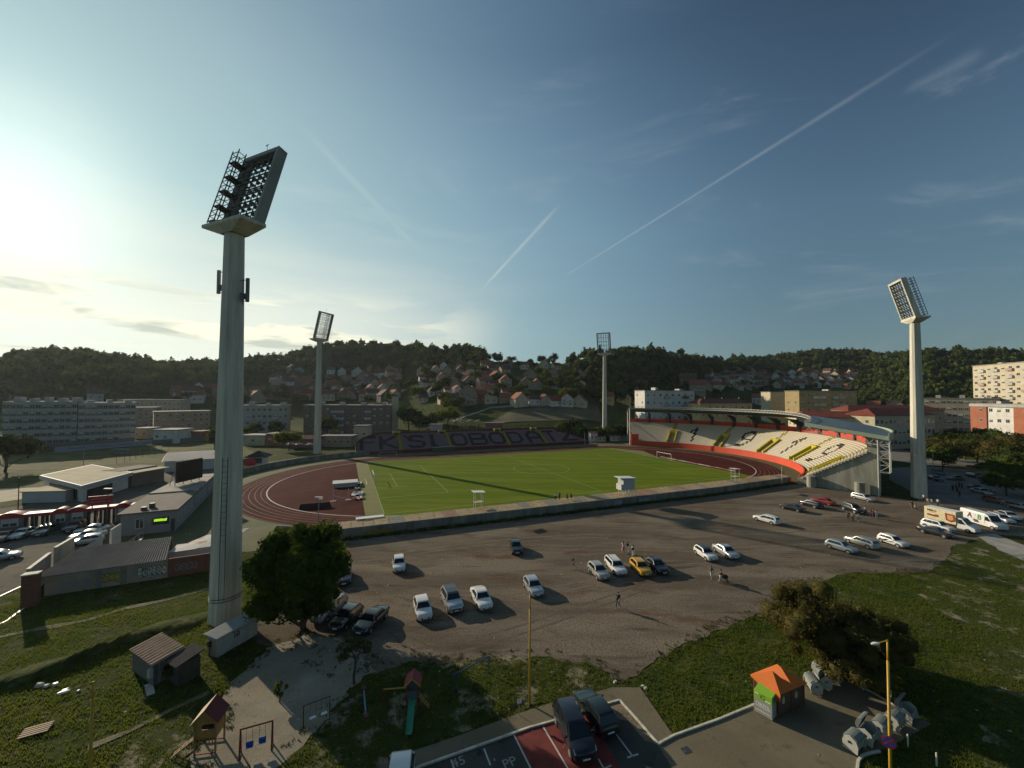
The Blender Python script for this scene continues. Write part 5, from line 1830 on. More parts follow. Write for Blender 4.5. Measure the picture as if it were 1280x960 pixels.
# ---------------------------------------------------------------- foliage builders
def rot_frames(rng, N, jitter=.55):
 """random quads whose normals follow N loosely"""
 n = N + rng.normal(0, jitter, N.shape)
 n /= np.linalg.norm(n, axis=1, keepdims=True) + 1e-9
 a = rng.normal(0, 1, N.shape)
 s = np.cross(n, a)
 s /= np.linalg.norm(s, axis=1, keepdims=True) + 1e-9
 t = np.cross(n, s)
 return s, t
def leaf_cloud(rng, n, size, clumps=8, rad=(1, 1, 1), cr=.42, up=.25, asp=.6, core=True, cmin=.45, cmax=.85):
 """leaf quads (and dark inner lumps) for one crown centred on the origin"""
 cd = rng.normal(0, 1, (clumps, 3))
 cd[:, 2] = np.abs(cd[:, 2]) * .9 - .25
 cd /= np.linalg.norm(cd, axis=1, keepdims=True)
 cc = cd * rng.uniform(cmin, cmax, (clumps, 1))
 crs = cr * rng.uniform(.5, 1.4, clumps)
 k = rng.integers(0, clumps, n)
 d = rng.normal(0, 1, (n, 3))
 d[:, 2] += up
 d /= np.linalg.norm(d, axis=1, keepdims=True)
 P = cc[k] + d * (crs[k] * rng.uniform(.62, 1.18, n))[:, None]
 P = P * np.array(rad)
 s, t = rot_frames(rng, d)
 sz = size * rng.uniform(.4, 1.7, (n, 1))
 s = s * sz
 t = t * sz * asp
 V = np.concatenate([P - s, P - t * .9, P + s, P + t * .9], 1).reshape(-1, 3)
 F = np.arange(4 * n).reshape(n, 4)
 if core:
  # inner lumps keep light from passing straight through
  o = [(1, 0, 0), (-1, 0, 0), (0, 1, 0), (0, -1, 0), (0, 0, 1), (0, 0, -1)]
  f = [(0, 2, 4, 4), (2, 1, 4, 4), (1, 3, 4, 4), (3, 0, 4, 4), (2, 0, 5, 5), (1, 2, 5, 5), (3, 1, 5, 5), (0, 3, 5, 5)]
  oo = np.array(o, float)
  # bevelled cube-like lump: 8 corners
  q = np.array([(x, y, z) for z in (-1, 1) for y in (-1, 1) for x in (-1, 1)], float) / math.sqrt(3)
  fq = np.array([(0, 2, 3, 1), (4, 5, 7, 6), (0, 1, 5, 4), (2, 6, 7, 3), (0, 4, 6, 2), (1, 3, 7, 5)])
  vs, fs = [V], [F]
  b = len(V)
  for i in range(clumps):
   r = crs[i] * .80
   vs.append((cc[i] + q * r) * np.array(rad))
   fs.append(fq + b)
   b += 8
  V = np.concatenate(vs)
  F = np.concatenate(fs)
 return V, F
def limb_mesh(mb, p0, p1, r0, r1, rng, n=6, segs=3, wob=.06):
 a, b = Vector(p0), Vector(p1)
 L = (b - a).length
 prev, pr = a, r0
 for i in range(1, segs + 1):
  t = i / segs
  q = a.lerp(b, t) + Vector(rng.normal(0, wob * L, 3)) * (0 if i == segs else 1)
  r = r0 + (r1 - r0) * t
  mb.tube(prev, q, pr, r, n, 0, False)
  prev, pr = q, r
def tree(x, y, z, h, w, m, label, group=None, seed=0, cmin=.45, cmax=.85, n=1200, leaf=.35, clumps=14, trunk=.28, name='tree', rise=.35, cr=.42, cat='tree', asp=.6, open_=False, wy=None):
 rng = np.random.default_rng(seed)
 t = empty(name, (x, y, z), 0, label, cat, group)
 ch = h * (1 - trunk * .6)
 V, F = leaf_cloud(rng, n, leaf, clumps, (w / 2 * .80, (wy or w) / 2 * .80, ch / 2 * .80), cr=cr, asp=asp, core=not open_, cmin=cmin, cmax=cmax)
 V = V.copy()
 V[:, 2] += h - ch / 2
 np_mesh('crown', V, F, m, t)
 mb = MB()
 limb_mesh(mb, (0, 0, -.3), (0, 0, h * .55), max(.07, h * .028), h * .014, rng, 8, 3, .02)
 for i in range(7 if h > 4 else 4):
  a = rng.uniform(0, 6.28)
  zz = h * (trunk + (.5 - trunk) * rng.uniform(0, 1))
  r = w * .36 * rng.uniform(.6, 1)
  limb_mesh(mb, (0, 0, zz), (r * math.cos(a), r * math.sin(a), min(h * .9, zz + h * rng.uniform(.15, .35))), h * .012, h * .004, rng, 5, 3, .07)
 mb.build('trunk', trunk_mat, t)
 return t
L_dark = leaf_mat('foliage_dark', (.034, .052, .014), (.060, .080, .020), .30, .25)
L_mid = leaf_mat('foliage_mid', (.045, .070, .017), (.085, .105, .026), .35, .3)
L_light = leaf_mat('foliage_light', (.075, .095, .020), (.12, .13, .030), .4, .3)
L_forest = leaf_mat('foliage_forest', (.026, .044, .014), (.080, .088, .026), .30, .075)
L_big = leaf_mat('foliage_big', (.040, .068, .012), (.075, .105, .018), .38, .5)
L_olive = leaf_mat('foliage_olive', (.092, .092, .028), (.14, .122, .042), .42, .35)
L_young = leaf_mat('foliage_young', (.055, .070, .028), (.12, .13, .06), .35, 1.5)
L_grass = leaf_mat('grass_blades', (.080, .115, .014), (.13, .145, .028), .45, .25)
L_weed = leaf_mat('weed_leaves', (.045, .065, .015), (.095, .10, .035), .4, .6)
# ---------------------------------------------------------------- forest on the hills (one mass)
FLIM = [(-300, 520), (0, 514), (120, 500), (200, 494), (300, 484), (340, 476), (440, 463), (500, 459), (540, 457), (600, 457), (640, 449), (700, 449), (730, 470), (745, 505), (790, 505),
  (800, 488), (860, 476), (900, 466), (960, 464), (1060, 464), (1078, 500), (1150, 508), (1280, 500), (1600, 500)]
rng = np.random.default_rng(7)
N = 15000
pxs = rng.uniform(-280, 1560, N)
Ys = rng.uniform(235, 800, N)
X = (pxs - 640) / 498 * Ys
keep = rng.uniform(0, 1, N) < Ys / 800 * 1.0 + .2
pxs, Ys, X = pxs[keep], Ys[keep], X[keep]
Z = terrain(X, Ys)
pyg = 494.6 - (Z - CAMH) / Ys * 498
lim = np.interp(pxs, [f[0] for f in FLIM], [f[1] for f in FLIM]) + rng.normal(0, 1.5, len(pxs))
yr = np.interp(pxs, TP, TY[:, 4])
ok = (pyg < lim) & (Ys < yr + 26) & (Z > 4)
X, Ys, Z, pxs = X[ok], Ys[ok], Z[ok], pxs[ok]
# thin to an even spacing
cell = {}
sel = []
for i in np.argsort(rng.uniform(0, 1, len(X))):
 key = (int(X[i] // 6.0), int(Ys[i] // 6.0))
 if key in cell:
  continue
 cell[key] = 1
 sel.append(i)
sel = np.array(sel)
X, Ys, Z = X[sel], Ys[sel], Z[sel]
temps = [leaf_cloud(np.random.default_rng(100 + i), 120, .22, 7, (1, 1, 1), cr=.48, asp=.8) for i in range(7)]
VV, FF = [], []
base = 0
for i in range(len(X)):
 V0, F0 = temps[i % 7]
 r = rng.uniform(3.8, 6.4)
 hh = r * rng.uniform(.95, 1.35)
 a = rng.uniform(0, 6.28)
 c, s = math.cos(a), math.sin(a)
 V1 = np.stack([(V0[:, 0] * c - V0[:, 1] * s) * r, (V0[:, 0] * s + V0[:, 1] * c) * r, V0[:, 2] * hh], 1)
 V1 += np.array([X[i], Ys[i], Z[i] + rng.uniform(1.6, 4.4)])
 VV.append(V1)
 FF.append(F0 + base)
 base += len(V0)
print('forest crowns', len(X))
tag(np_mesh('forest', np.concatenate(VV), np.concatenate(FF), L_forest), 'dark broadleaf woods covering the hills behind the town', 'forest', kind='stuff')
# ---------------------------------------------------------------- buildings
CW = {'cream': (.54, .47, .33), 'white': (.64, .62, .57), 'grey': (.40, .40, .375), 'yellow': (.52, .42, .20), 'ochre': (.40, .31, .15), 'pink': (.42, .30, .25), 'brick': (.36, .13, .07), 'brown': (.20, .15, .12), 'tan': (.34, .28, .20), 'blue': (.35, .42, .45), 'mint': (.35, .45, .42)}
CR = {'red': (.25, .058, .034), 'rust': (.30, .10, .052), 'brown': (.13, .065, .048), 'grey': (.15, .15, .15), 'orange': (.38, .16, .085), 'maroon': (.15, .04, .035)}
WM = {k: mat('wall_' + k, v, .9, noise=.22, scale=.35) for k, v in CW.items()}
RM = {k: mat('tiles_' + k, v, .85, noise=.35, scale=.9) for k, v in CR.items()}
shutters = [mat('shutter_white', (.45, .45, .42), .7), mat('shutter_brown', (.10, .07, .05), .7), window_glass]
ledge = mat('balcony_parapet', (.46, .45, .41), .85, noise=.25, scale=.4)
def facade_frame(p0, p1):
 """matrix: local x along p0->p1, local -y outwards to the viewer"""
 d = Vector((p1[0] - p0[0], p1[1] - p0[1], 0))
 L = d.length
 a = math.atan2(d.y, d.x)
 return L, a
win_cache = {}
def window_obj(w, h, kind, parent, x, y, z, rz=0, frame=True):
 key = (round(w, 2), round(h, 2), kind)
 if key not in win_cache:
  mb = MB()
  mb.box(-w / 2, w / 2, -.03, .12, -h / 2, h / 2, 0)
  m = MB()
  fw = .09
  for a in ((-w / 2 - fw, -w / 2, -h / 2 - fw, h / 2 + fw), (w / 2, w / 2 + fw, -h / 2 - fw, h / 2 + fw), (-w / 2, w / 2, -h / 2 - fw, -h / 2), (-w / 2, w / 2, h / 2, h / 2 + fw), (-.04, .04, -h / 2, h / 2)):
   mb.box(a[0], a[1], -.07, .10, a[2], a[3], 1)
  if kind == 1:
   mb.box(-w / 2 + .01, w / 2 - .01, -.05, .0, 0, h / 2 - .01, 2)
  me = bpy.data.meshes.new('window')
  me.from_pydata(mb.v, [], mb.f)
  for q in (window_glass, mat('window_frame_white', (.50, .50, .47), .6), shutters[0]):
   me.materials.append(q)
  me.polygons.foreach_set('material_index', mb.m)
  win_cache[key] = me
 o = bpy.data.objects.new('window', win_cache[key])
 COL.objects.link(o)
 o.parent = parent
 o.location = (x, y, z)
 o.rotation_euler = (0, 0, rz)
 return o
def block(name, p0, p1, depth, z0, H, floors, bays, wallm, label, cat='building', roof='flat', roofm=None, balcony=None, band=False, win=(1.3, 1.4), gablem=None, seed=0, skip=0.0, side_win=True, group=None, roofbits=0, wm2=None):
 rnd = random.Random(seed)
 L, a = facade_frame(p0, p1)
 t = empty(name, (p0[0], p0[1], z0), a, label, cat, group)
 mb = MB()
 mb.box(0, L, 0, depth, -3, H)
 wobj = mb.build('wall', wallm, t)
 if gablem is not None:
  for x in (-.05, L - .0):
   mb = MB()
   mb.box(x, x + .05, .0, depth, -2, H - .05)
   mb.build('gable_wall', gablem, t)
 fh = (H - 1.0) / floors
 bw = L / bays
 cnt = 0
 for f in range(floors):
  z = .6 + fh * f + fh * .52
  if band:
   mb = MB()
   mb.box(-.12, L + .12, -.55, .02, z + fh * .30, z + fh * .30 + fh * .42)
   mb.build('balcony_band', ledge, t)
  for b in range(bays):
   x = bw * (b + .5)
   if balcony and b in balcony:
    mb = MB()
    mb.box(x - bw * .45, x + bw * .45, -1.1, -1.0, z - fh * .48, z - fh * .10)
    mb.box(x - bw * .45, x + bw * .45, -1.0, -.01, z - fh * .48, z - fh * .42)
    mb.box(x - bw * .45, x - bw * .45 + .06, -1.0, -.01, z - fh * .42, z - fh * .12)
    mb.box(x + bw * .45 - .06, x + bw * .45, -1.0, -.01, z - fh * .42, z - fh * .12)
    mb.build('balcony', rnd.choice([ledge, ledge, shutters[0], wm2 or ledge]), t)
   if rnd.random() < skip or cnt >= 100:
    continue
   window_obj(min(win[0], bw * .75), min(win[1], fh * .62), rnd.choice([0, 0, 1]), t, x, -.02, z)
   cnt += 1
 if side_win:
  for f in range(floors):
   z = .6 + fh * f + fh * .52
   for sx, rz in ((0, -math.pi / 2), (L, math.pi / 2)):
    if gablem is not None:
     continue
    for q in range(max(1, int(depth / 5))):
     if cnt < 100 and rnd.random() > .3:
      o = window_obj(1.1, 1.3, 0, t, sx + (.02 if rz > 0 else -.02), depth * (q + .5) / max(1, int(depth / 5)), z, rz)
      cnt += 1
 if roof == 'flat':
  mb = MB()
  mb.box(-.35, L + .35, -.35, depth + .35, H, H + .45)
  mb.build('roof', roofm or mat('flat_roof', (.30, .29, .27), .9, noise=.3, scale=.4), t)
  for k in range(roofbits):
   x = L * (k + .6) / roofbits
   mb = MB()
   w = rnd.uniform(1.5, 3.2)
   mb.box(x - w / 2, x + w / 2, depth * .3, depth * .7, H + .45, H + rnd.uniform(1.4, 2.4))
   mb.build('roof_hatch', ledge, t)
 else:
  mb = MB()
  e = .6
  rh = depth * .26 if roof == 'gable' else depth * .24
  ins = 0 if roof == 'gable' else depth * .45
  vs = [(-e, -e, H), (L + e, -e, H), (L + e, depth + e, H), (-e, depth + e, H), (ins - (e if roof == 'gable' else 0), depth / 2, H + rh), (L - ins + (e if roof == 'gable' else 0), depth / 2, H + rh)]
  vs += [(p[0], p[1], p[2] + .18) for p in vs]
  mb.add(vs, [(6, 7, 11, 10), (8, 9, 10, 11), (9, 6, 10), (7, 8, 11), (0, 3, 2, 1), (0, 1, 7, 6), (1, 2, 8, 7), (2, 3, 9, 8), (3, 0, 6, 9)])
  r = mb.build('roof', roofm or RM['red'], t)
  for k in range(roofbits):
   x = L * (k + .6) / roofbits
   mb = MB()
   mb.box(x - .35, x + .35, depth * .42, depth * .42 + .6, H + rh * .5, H + rh + .9)
   mb.build('chimney', WM['brown'], r)
 return t
def fp(px, Y, py=0):
 X_, Y_, _ = at(px, 500, Y)
 return (X_, Y_)
def topz(px, py, Y):
 return at(px, py, Y)[2]
# left long blocks
p0, p1, p2 = G(2, 561), G(95, 557), G(168.5, 552.5)
block('apartment_block', p0, p1, 12, 0, 20.2, 6, 12, WM['brown'], 'long grey six storey block at the far left with parapet bands on every floor', band=True, win=(2.6, 1.5), seed=1, roofbits=5, group='grey banded apartment blocks at the left')
d = (p2[0] - p1[0], p2[1] - p1[1])
block('apartment_block', (p1[0] + d[0] * .02, p1[1] + d[1] * .02), p2, 12, 0, 19.6, 6, 10, WM['brown'], 'right half of the grey banded blocks, next to the training ground', band=True, win=(2.6, 1.5), seed=2, roofbits=3, group='grey banded apartment blocks at the left')
def bg(name, pxa, Ya, pxb, Yb, pytop, depth, floors, bays, wm, label, **kw):
 a, b = fp(pxa, Ya), fp(pxb, Yb)
 z0 = min(tz(*a), tz(*b))
 z0 = max(z0, 0)
 H = topz(pxa, pytop, Ya) - z0
 return block(name, a, b, depth, z0, H, floors, bays, wm, label, **kw)
bg('apartment_block', 158, 262, 194, 268, 510, 12, 5, 5, WM['pink'], 'brownish pink block peeping out right of the grey banded blocks', seed=3)
bg('apartment_block', 146, 288, 226, 296, 500, 12, 3, 14, WM['cream'], 'low cream block with a pale roof under the left hill', seed=31, win=(1.0, 1.0))
bg('apartment_block', 193, 232, 263, 250, 515.5, 12, 4, 9, WM['tan'], 'tan block with a plain ochre gable end left of the nearest floodlight tower', seed=4, gablem=WM['ochre'], skip=.15)
bg('apartment_block', 300, 236, 361, 246, 507.5, 12, 4, 9, WM['grey'], 'grey block right of the nearest floodlight tower', seed=5, gablem=WM['tan'], balcony=(3, 6), roofbits=3)
bg('apartment_block', 380, 236, 489, 240, 507, 12, 4, 13, WM['brown'], 'brown block with white balconies behind the left floodlight tower', seed=6, balcony=(4, 5, 9), roofbits=4, wm2=WM['blue'])
bg('stair_tower', 489.5, 243, 498, 244, 496, 6, 1, 1, WM['cream'], 'narrow cream stair tower at the right end of the brown block', seed=7, skip=1, side_win=False)
bg('apartment_block', 806, 262, 868, 268, 488.5, 14, 5, 8, WM['white'], 'white block with brown balcony bays above the curved stand', seed=8, balcony=(3, 6), wm2=WM['brown'], roofbits=2)
bg('apartment_block', 875, 246, 940, 252, 504, 12, 4, 8, WM['yellow'], 'yellow block with a dark red tiled roof above the curved stand', roof='hip', roofm=RM['maroon'], seed=9, balcony=(1, 4), roofbits=3)
bg('apartment_block', 963, 318, 1000, 318, 490, 12, 1, 1, WM['cream'], 'plain cream block of stepped windowless walls', seed=10, skip=1, side_win=False, roofm=RM['grey'])
bg('apartment_block', 999, 282, 1071, 290, 489, 12, 5, 9, WM['ochre'], 'five storey ochre and white block with loggias', seed=11, balcony=(2, 3, 5, 6), roofbits=1, wm2=WM['white'], win=(2.0, 1.5))
sch = bg('school', 995, 200, 1092, 190, 521, 12, 2, 16, WM['cream'], 'long cream school wing with a red tiled roof behind the curved stand', roof='hip', roofm=RM['red'], seed=12, win=(1.6, 1.6))
bg('school', 1093, 184, 1168, 196, 520, 13, 3, 14, WM['cream'], 'three storey cream school wing with a red roof left of the pale floodlight tower', roof='hip', roofm=RM['red'], seed=13, win=(1.7, 1.7))
bg('school', 1060, 230, 1180, 232, 513, 12, 2, 10, WM['tan'], 'rear school wing with a long red roof', roof='hip', roofm=RM['red'], seed=14)
bg('apartment_block', 1155, 270, 1250, 246, 498, 12, 5, 13, WM['tan'], 'long grey beige block left of the brick building', seed=15, roofbits=3, win=(1.7, 1.5))
bg('apartment_tower', 1217, 268, 1300, 226, 458, 16, 10, 9, WM['cream'], 'tall tower block with maroon balconies at the right edge', seed=16, balcony=(1, 3, 5, 7), wm2=WM['pink'], roofbits=2, win=(2.0, 1.4))
bld = bg('apartment_building', 1214, 205, 1300, 176, 505, 13, 4, 8, WM['white'], 'white building with brick red side bays and a grey attic at the right edge', seed=17, win=(1.5, 1.5), roofbits=2)
L, a_ = facade_frame(fp(1214, 205), fp(1300, 176))
Hb = topz(1214, 505, 205)
for x0, x1 in ((-.1, L * .26), (L * .66, L * .92)):
 mb = MB()
 mb.box(x0, x1, -.5, -.005, -2, Hb - 1.2)
 mb.build('brick_bay', WM['brick'], bld)
 for f in range(4):
  window_obj(1.3, 1.3, 0, bld, x0 + (x1 - x0) * .66, -.52, .6 + (Hb - 1) / 4 * (f + .52))
mb = MB()
mb.box(-.4, L + .3, -.8, .0, Hb - 3.0, Hb - .1) if False else mb.box(-.45, L + .35, -.75, -.4, Hb - 1.15, Hb)
mb.build('attic_band', WM['grey'], bld)
# maroon balcony panels of the tower read as bands
bg('yellow_house', 1276, 128, 1350, 108, 562, 9, 2, 4, WM['yellow'], 'yellow house with a brown tiled roof cut off by the right edge', roof='hip', roofm=RM['brown'], seed=18)
def house(px, py, w, h, wc, rc, label, group=None, yaw=0.0, seed=0, asp=.8, Y=None):
 rnd = random.Random(seed)
 if Y is None:
  q = place(px, py)
  if q is None:
   return None
  x, y, z = q
 else:
  x, y = fp(px, Y)
  z = tz(x, y)
 a = math.atan2(y, x) - math.pi / 2 + yaw
 t = empty('house', (x, y, z), a, label, 'house', group)
 d = w * asp
 mb = MB()
 mb.box(-w / 2, w / 2, -d / 2, d / 2, -3.5, h)
 # gable triangles under the roof
 rh = d * .42
 along = rnd.random() < .5
 if along:
  mb.add([(-w / 2, -d / 2, h), (-w / 2, d / 2, h), (-w / 2, 0, h + rh), (w / 2, -d / 2, h), (w / 2, d / 2, h), (w / 2, 0, h + rh)], [(0, 2, 1), (3, 4, 5)])
 else:
  rh = w * .42
  mb.add([(-w / 2, -d / 2, h), (w / 2, -d / 2, h), (0, -d / 2, h + rh), (-w / 2, d / 2, h), (w / 2, d / 2, h), (0, d / 2, h + rh)], [(0, 1, 2), (3, 5, 4)])
 mb.build('wall', WM[wc], t)
 mb = MB()
 e = .55
 if along:
  P = [(-w / 2 - e, -d / 2 - e, h - e * .7), (w / 2 + e, -d / 2 - e, h - e * .7), (w / 2 + e, 0, h + rh + .1), (-w / 2 - e, 0, h + rh + .1), (-w / 2 - e, d / 2 + e, h - e * .7), (w / 2 + e, d / 2 + e, h - e * .7)]
 else:
  P = [(-w / 2 - e, -d / 2 - e, h - e * .7), (-w / 2 - e, d / 2 + e, h - e * .7), (0, d / 2 + e, h + rh + .1), (0, -d / 2 - e, h + rh + .1), (w / 2 + e, -d / 2 - e, h - e * .7), (w / 2 + e, d / 2 + e, h - e * .7)]
 P2 = [(p[0], p[1], p[2] + .2) for p in P]
 mb.add(P + P2, [(6, 7, 8, 9), (9, 8, 11, 10), (0, 3, 2, 1), (3, 4, 5, 2), (0, 1, 7, 6), (4, 10, 11, 5), (0, 6, 9, 3), (3, 9, 10, 4), (1, 2, 8, 7), (2, 5, 11, 8)])
 r = mb.build('roof', RM[rc], t)
 if rnd.random() < .6:
  mb = MB()
  x0 = rnd.uniform(-w * .2, w * .2)
  mb.box(x0 - .3, x0 + .3, .3, .9, h + .3, h + rh + .9)
  mb.build('chimney', WM['brown'], r)
 fl = max(1, int(h / 2.7))
 nb = max(2, int(w / 3.6))
 for f in range(fl):
  for b in range(nb):
   window_obj(1.1, 1.2, rnd.choice([0, 0, 1]), t, -w / 2 + w * (b + .5) / nb, -d / 2 - .02, 1.5 + 2.7 * f)
 if fl > 1 and rnd.random() < .5:
  mb = MB()
  mb.box(-w * .4, w * .4, -d / 2 - 1.2, -d / 2 - .01, 2.75, 2.9)
  mb.box(-w * .4, w * .4, -d / 2 - 1.2, -d / 2 - 1.12, 2.9, 3.7)
  mb.build('balcony', ledge, t)
 return t
def nth(i, n):
 names = 'leftmost|second|third|fourth|fifth|sixth|seventh|eighth|ninth|tenth|eleventh|twelfth|thirteenth|fourteenth|fifteenth|sixteenth|seventeenth|eighteenth|nineteenth'.split('|')
 if i == n - 1 and n > 1:
  return 'rightmost'
 return names[min(i, 18)] + (' from left' if i else '')
def cluster(x0, x1, rows, where, group, w=(6.5, 10.5), h=(3.2, 5.6), wcs=('cream', 'white', 'tan', 'pink'), rcs=('red', 'rust', 'brown'), seed=0, jit=1.2):
 """rows: list of (py, how many, row name)"""
 rnd = random.Random(seed)
 for py, n, rn in rows:
  for i in range(n):
   px = x0 + (x1 - x0) * (i + .5) / n + rnd.uniform(-.25, .25) * (x1 - x0) / n
   wc, rc = rnd.choice(wcs), rnd.choice(rcs)
   house(px, py + rnd.uniform(-jit, jit), rnd.uniform(*w), rnd.uniform(*h), wc, rc,
    '%s house, %s roof, %s, %s row %s' % (wc, rc, nth(i, n), rn, where), group, rnd.uniform(-.6, .6), seed=rnd.randint(0, 9999))
HG = 'houses on the hillside'
cluster(338, 500, [(499, 12, 'lowest'), (492, 11, 'second'), (485, 12, 'third'), (478.5, 8, 'top')], 'right of the left tower', HG, w=(7.5, 12.5), seed=1, wcs=('tan', 'brown', 'cream', 'pink', 'white'), rcs=('red', 'brown', 'rust', 'maroon'))
cluster(352, 452, [(467, 6, 'single')], 'at the wood edge, left hill', HG, w=(7, 10), h=(4, 5), seed=2, wcs=('grey', 'white', 'brown'), rcs=('grey', 'brown'))
cluster(455, 505, [(472, 5, 'lower'), (465, 4, 'upper')], 'under the highest hilltop', HG, seed=3)
cluster(522, 640, [(503, 6, 'lowest'), (494, 8, 'second'), (485, 8, 'third'), (476, 9, 'fourth'), (468, 8, 'fifth'), (460.5, 6, 'top')], 'behind the far stand', HG, seed=4, w=(6.5, 10))
cluster(640, 735, [(507, 6, 'lowest'), (486, 4, 'middle'), (472, 3, 'third'), (461, 4, 'fourth')], 'above the brown field', HG, seed=5, w=(7.5, 10.5), wcs=('white', 'tan', 'cream'))
cluster(625, 722, [(450.5, 8, 'ridge')], 'between the wooded hills', HG, seed=6, w=(6.5, 9.5), wcs=('cream', 'white'), rcs=('rust', 'red'))
cluster(752, 800, [(503, 3, 'single')], 'by the farthest tower', HG, seed=7, wcs=('yellow', 'brown', 'cream'), w=(10, 13))
cluster(878, 963, [(486, 7, 'lowest'), (479, 8, 'second'), (473, 8, 'third'), (468, 5, 'top')], 'above the yellow block', HG, seed=8, w=(9, 12))
cluster(963, 1072, [(485, 7, 'lowest'), (479, 8, 'second'), (473.5, 9, 'third'), (468.5, 7, 'top')], 'above the ochre block', HG, seed=9, w=(9, 12), wcs=('white', 'cream', 'tan'))
cluster(215, 330, [(503, 5, 'lower'), (494, 6, 'upper')], 'left of the nearest tower', HG, seed=10, w=(9, 13), wcs=('tan', 'white', 'brown'))
for q in [(119, 503, 9, 7, 'grey', 'brown', 'lone house with an arched front at the foot of the left hill'), (238, 500, 12, 8, 'yellow', 'brown', 'pale yellow house half hidden by the nearest tower'),
  (801, 489, 11, 6, 'white', 'brown', 'white house alone among dark trees above the curved stand'), (1092, 516, 9, 8, 'cream', 'rust', 'square cream villa with an orange hip roof, left of the pair below the woods'),
  (1119, 515, 11, 7, 'pink', 'rust', 'wide pink villa with an orange roof, right of the pair below the woods'), (1186, 533, 10, 4, 'white', 'orange', 'low white house right of the pale floodlight tower'),
  (860, 484, 16, 9, 'brown', 'brown', 'large brown roofed house behind the white block'), (872, 492, 15, 9, 'tan', 'rust', 'tan house with a steep rust roof right of the white block'),
  (948, 505, 12, 7, 'white', 'rust', 'white gabled house right of the yellow block'), (978, 517, 15, 6, 'pink', 'rust', 'wide house with rust roof left of the ochre block'),
  (585, 505, 13, 9, 'tan', 'rust', 'broad tan house with a rust roof beside the curving road'), (600, 503, 9, 6, 'brick', 'rust', 'small brick house beside the curving road'),
  (1108, 449, 9, 5, 'yellow', 'brown', 'tiny sunlit house high in the woods left of the pale tower')]:
 house(*q, seed=hash(q[6]) % 1000 if False else len(q[6]))
# road curving up behind the far stand, field in the centre
field_m = mat('brown_field', (.085, .070, .035), .95, col2=(.12, .11, .045), scale=.06, coord='Position', bump=.5, bscale=2, detail=8)
def drape(name, ring, m, dz=.15, n=26, kind='structure'):
 """sheet laid over the slope between a left and a right boundary"""
 (a, b), (c, d_) = ring
 vs, fs = [], []
 pa, pb, pc_, pd = (place(*p) for p in (a, b, c, d_))
 for i in range(n + 1):
  for j in range(n + 1):
   s, t = i / n, j / n
   x = (pa[0] * (1 - s) + pb[0] * s) * (1 - t) + (pc_[0] * (1 - s) + pd[0] * s) * t
   y = (pa[1] * (1 - s) + pb[1] * s) * (1 - t) + (pc_[1] * (1 - s) + pd[1] * s) * t
   vs.append((x, y, tz(x, y) + dz))
 for i in range(n):
  for j in range(n):
   k = i * (n + 1) + j
   fs.append((k, k + n + 1, k + n + 2, k + 1))
 mb = MB()
 mb.add(vs, fs)
 return tag(mb.build(name, m, smooth_=True), kind=kind)
drape('field', (((606, 533), (752, 528)), ((640, 512), (748, 509))), field_m)
rp = [place(*q) for q in ((566, 528), (580, 522), (598, 516), (612, 510.5), (640, 508.5), (700, 508))]
mb = MB()
for a, b in zip(rp, rp[1:]):
 for k in range(8):
  s0, s1 = k / 8, (k + 1) / 8
  pts = []
  for s, w in ((s0, -2.4), (s0, 2.4), (s1, 2.4), (s1, -2.4)):
   x, y = a[0] + (b[0] - a[0]) * s, a[1] + (b[1] - a[1]) * s + w
   pts.append((x, y, tz(x, y) + .3))
  mb.quad(*pts)
tag(mb.build('hillside_road', mat('hill_road', (.22, .21, .19), .9)), kind='structure')
# ---------------------------------------------------------------- single trees of the middle distance
TG = 'trees between the stadium and the town'
MT = [(361, 563, 9, 9, L_light, 'round yellow green tree just left of the left floodlight tower'), (410, 552, 13, 12, L_mid, 'tall round tree right of the left floodlight tower'), (419, 555, 6, 6, L_mid, 'small bushy tree in front of the brown block'),
 (346, 548, 9, 8, L_dark, 'dark tree between the grey and brown blocks'), (511, 538, 14, 15, L_dark, 'large dark tree left of centre behind the far stand'), (505, 530, 12, 13, L_dark, 'dark tree next to the brown block'), (524, 540, 10, 12, L_dark, 'dark tree right behind the far stand'),
 (560, 533, 11, 13, L_light, 'pale green tree beside the curving road'), (545, 534, 8, 10, L_mid, 'green tree left of the curving road'), (6, 590, 12, 14, L_dark, 'black green tree at the left edge before the grey block'), (40, 566, 5, 5, L_dark, 'dark shrub before the grey block'),
 (268, 563, 9, 6, L_olive, 'slim olive tree against the left side of the nearest tower'), (316, 552, 8, 9, L_mid, 'green tree right of the nearest tower before the grey block'), (272, 545, 7, 7, L_dark, 'dark tree before the tan block'),
 (710, 505, 12, 13, L_light, 'wide pale green tree above the brown field'), (688, 488, 10, 11, L_mid, 'green tree among the houses above the brown field'), (762, 548, 7, 9, L_mid, 'bush right beside the farthest floodlight tower'), (742, 548, 6, 8, L_mid, 'bush left beside the farthest floodlight tower'),
 (775, 546, 8, 9, L_dark, 'dark tree beside the left end of the curved stand'), (728, 545, 6, 8, L_dark, 'dark bush near the right end of the far stand')]
for i, (px, py, h, w, m, lb) in enumerate(MT):
 if py > 540:
  x, y = G(px, py)
  if y > 200:
   x, y = fp(px, 222)
  z = tz(x, y)
 else:
  q = place(px, py) or (*fp(px, 240), 0)
  x, y, z = q
 tree(x, y, z, h * 1.1, w * 1.35, m, lb, TG, seed=50 + i, n=1700, leaf=.42, clumps=17, trunk=.02)
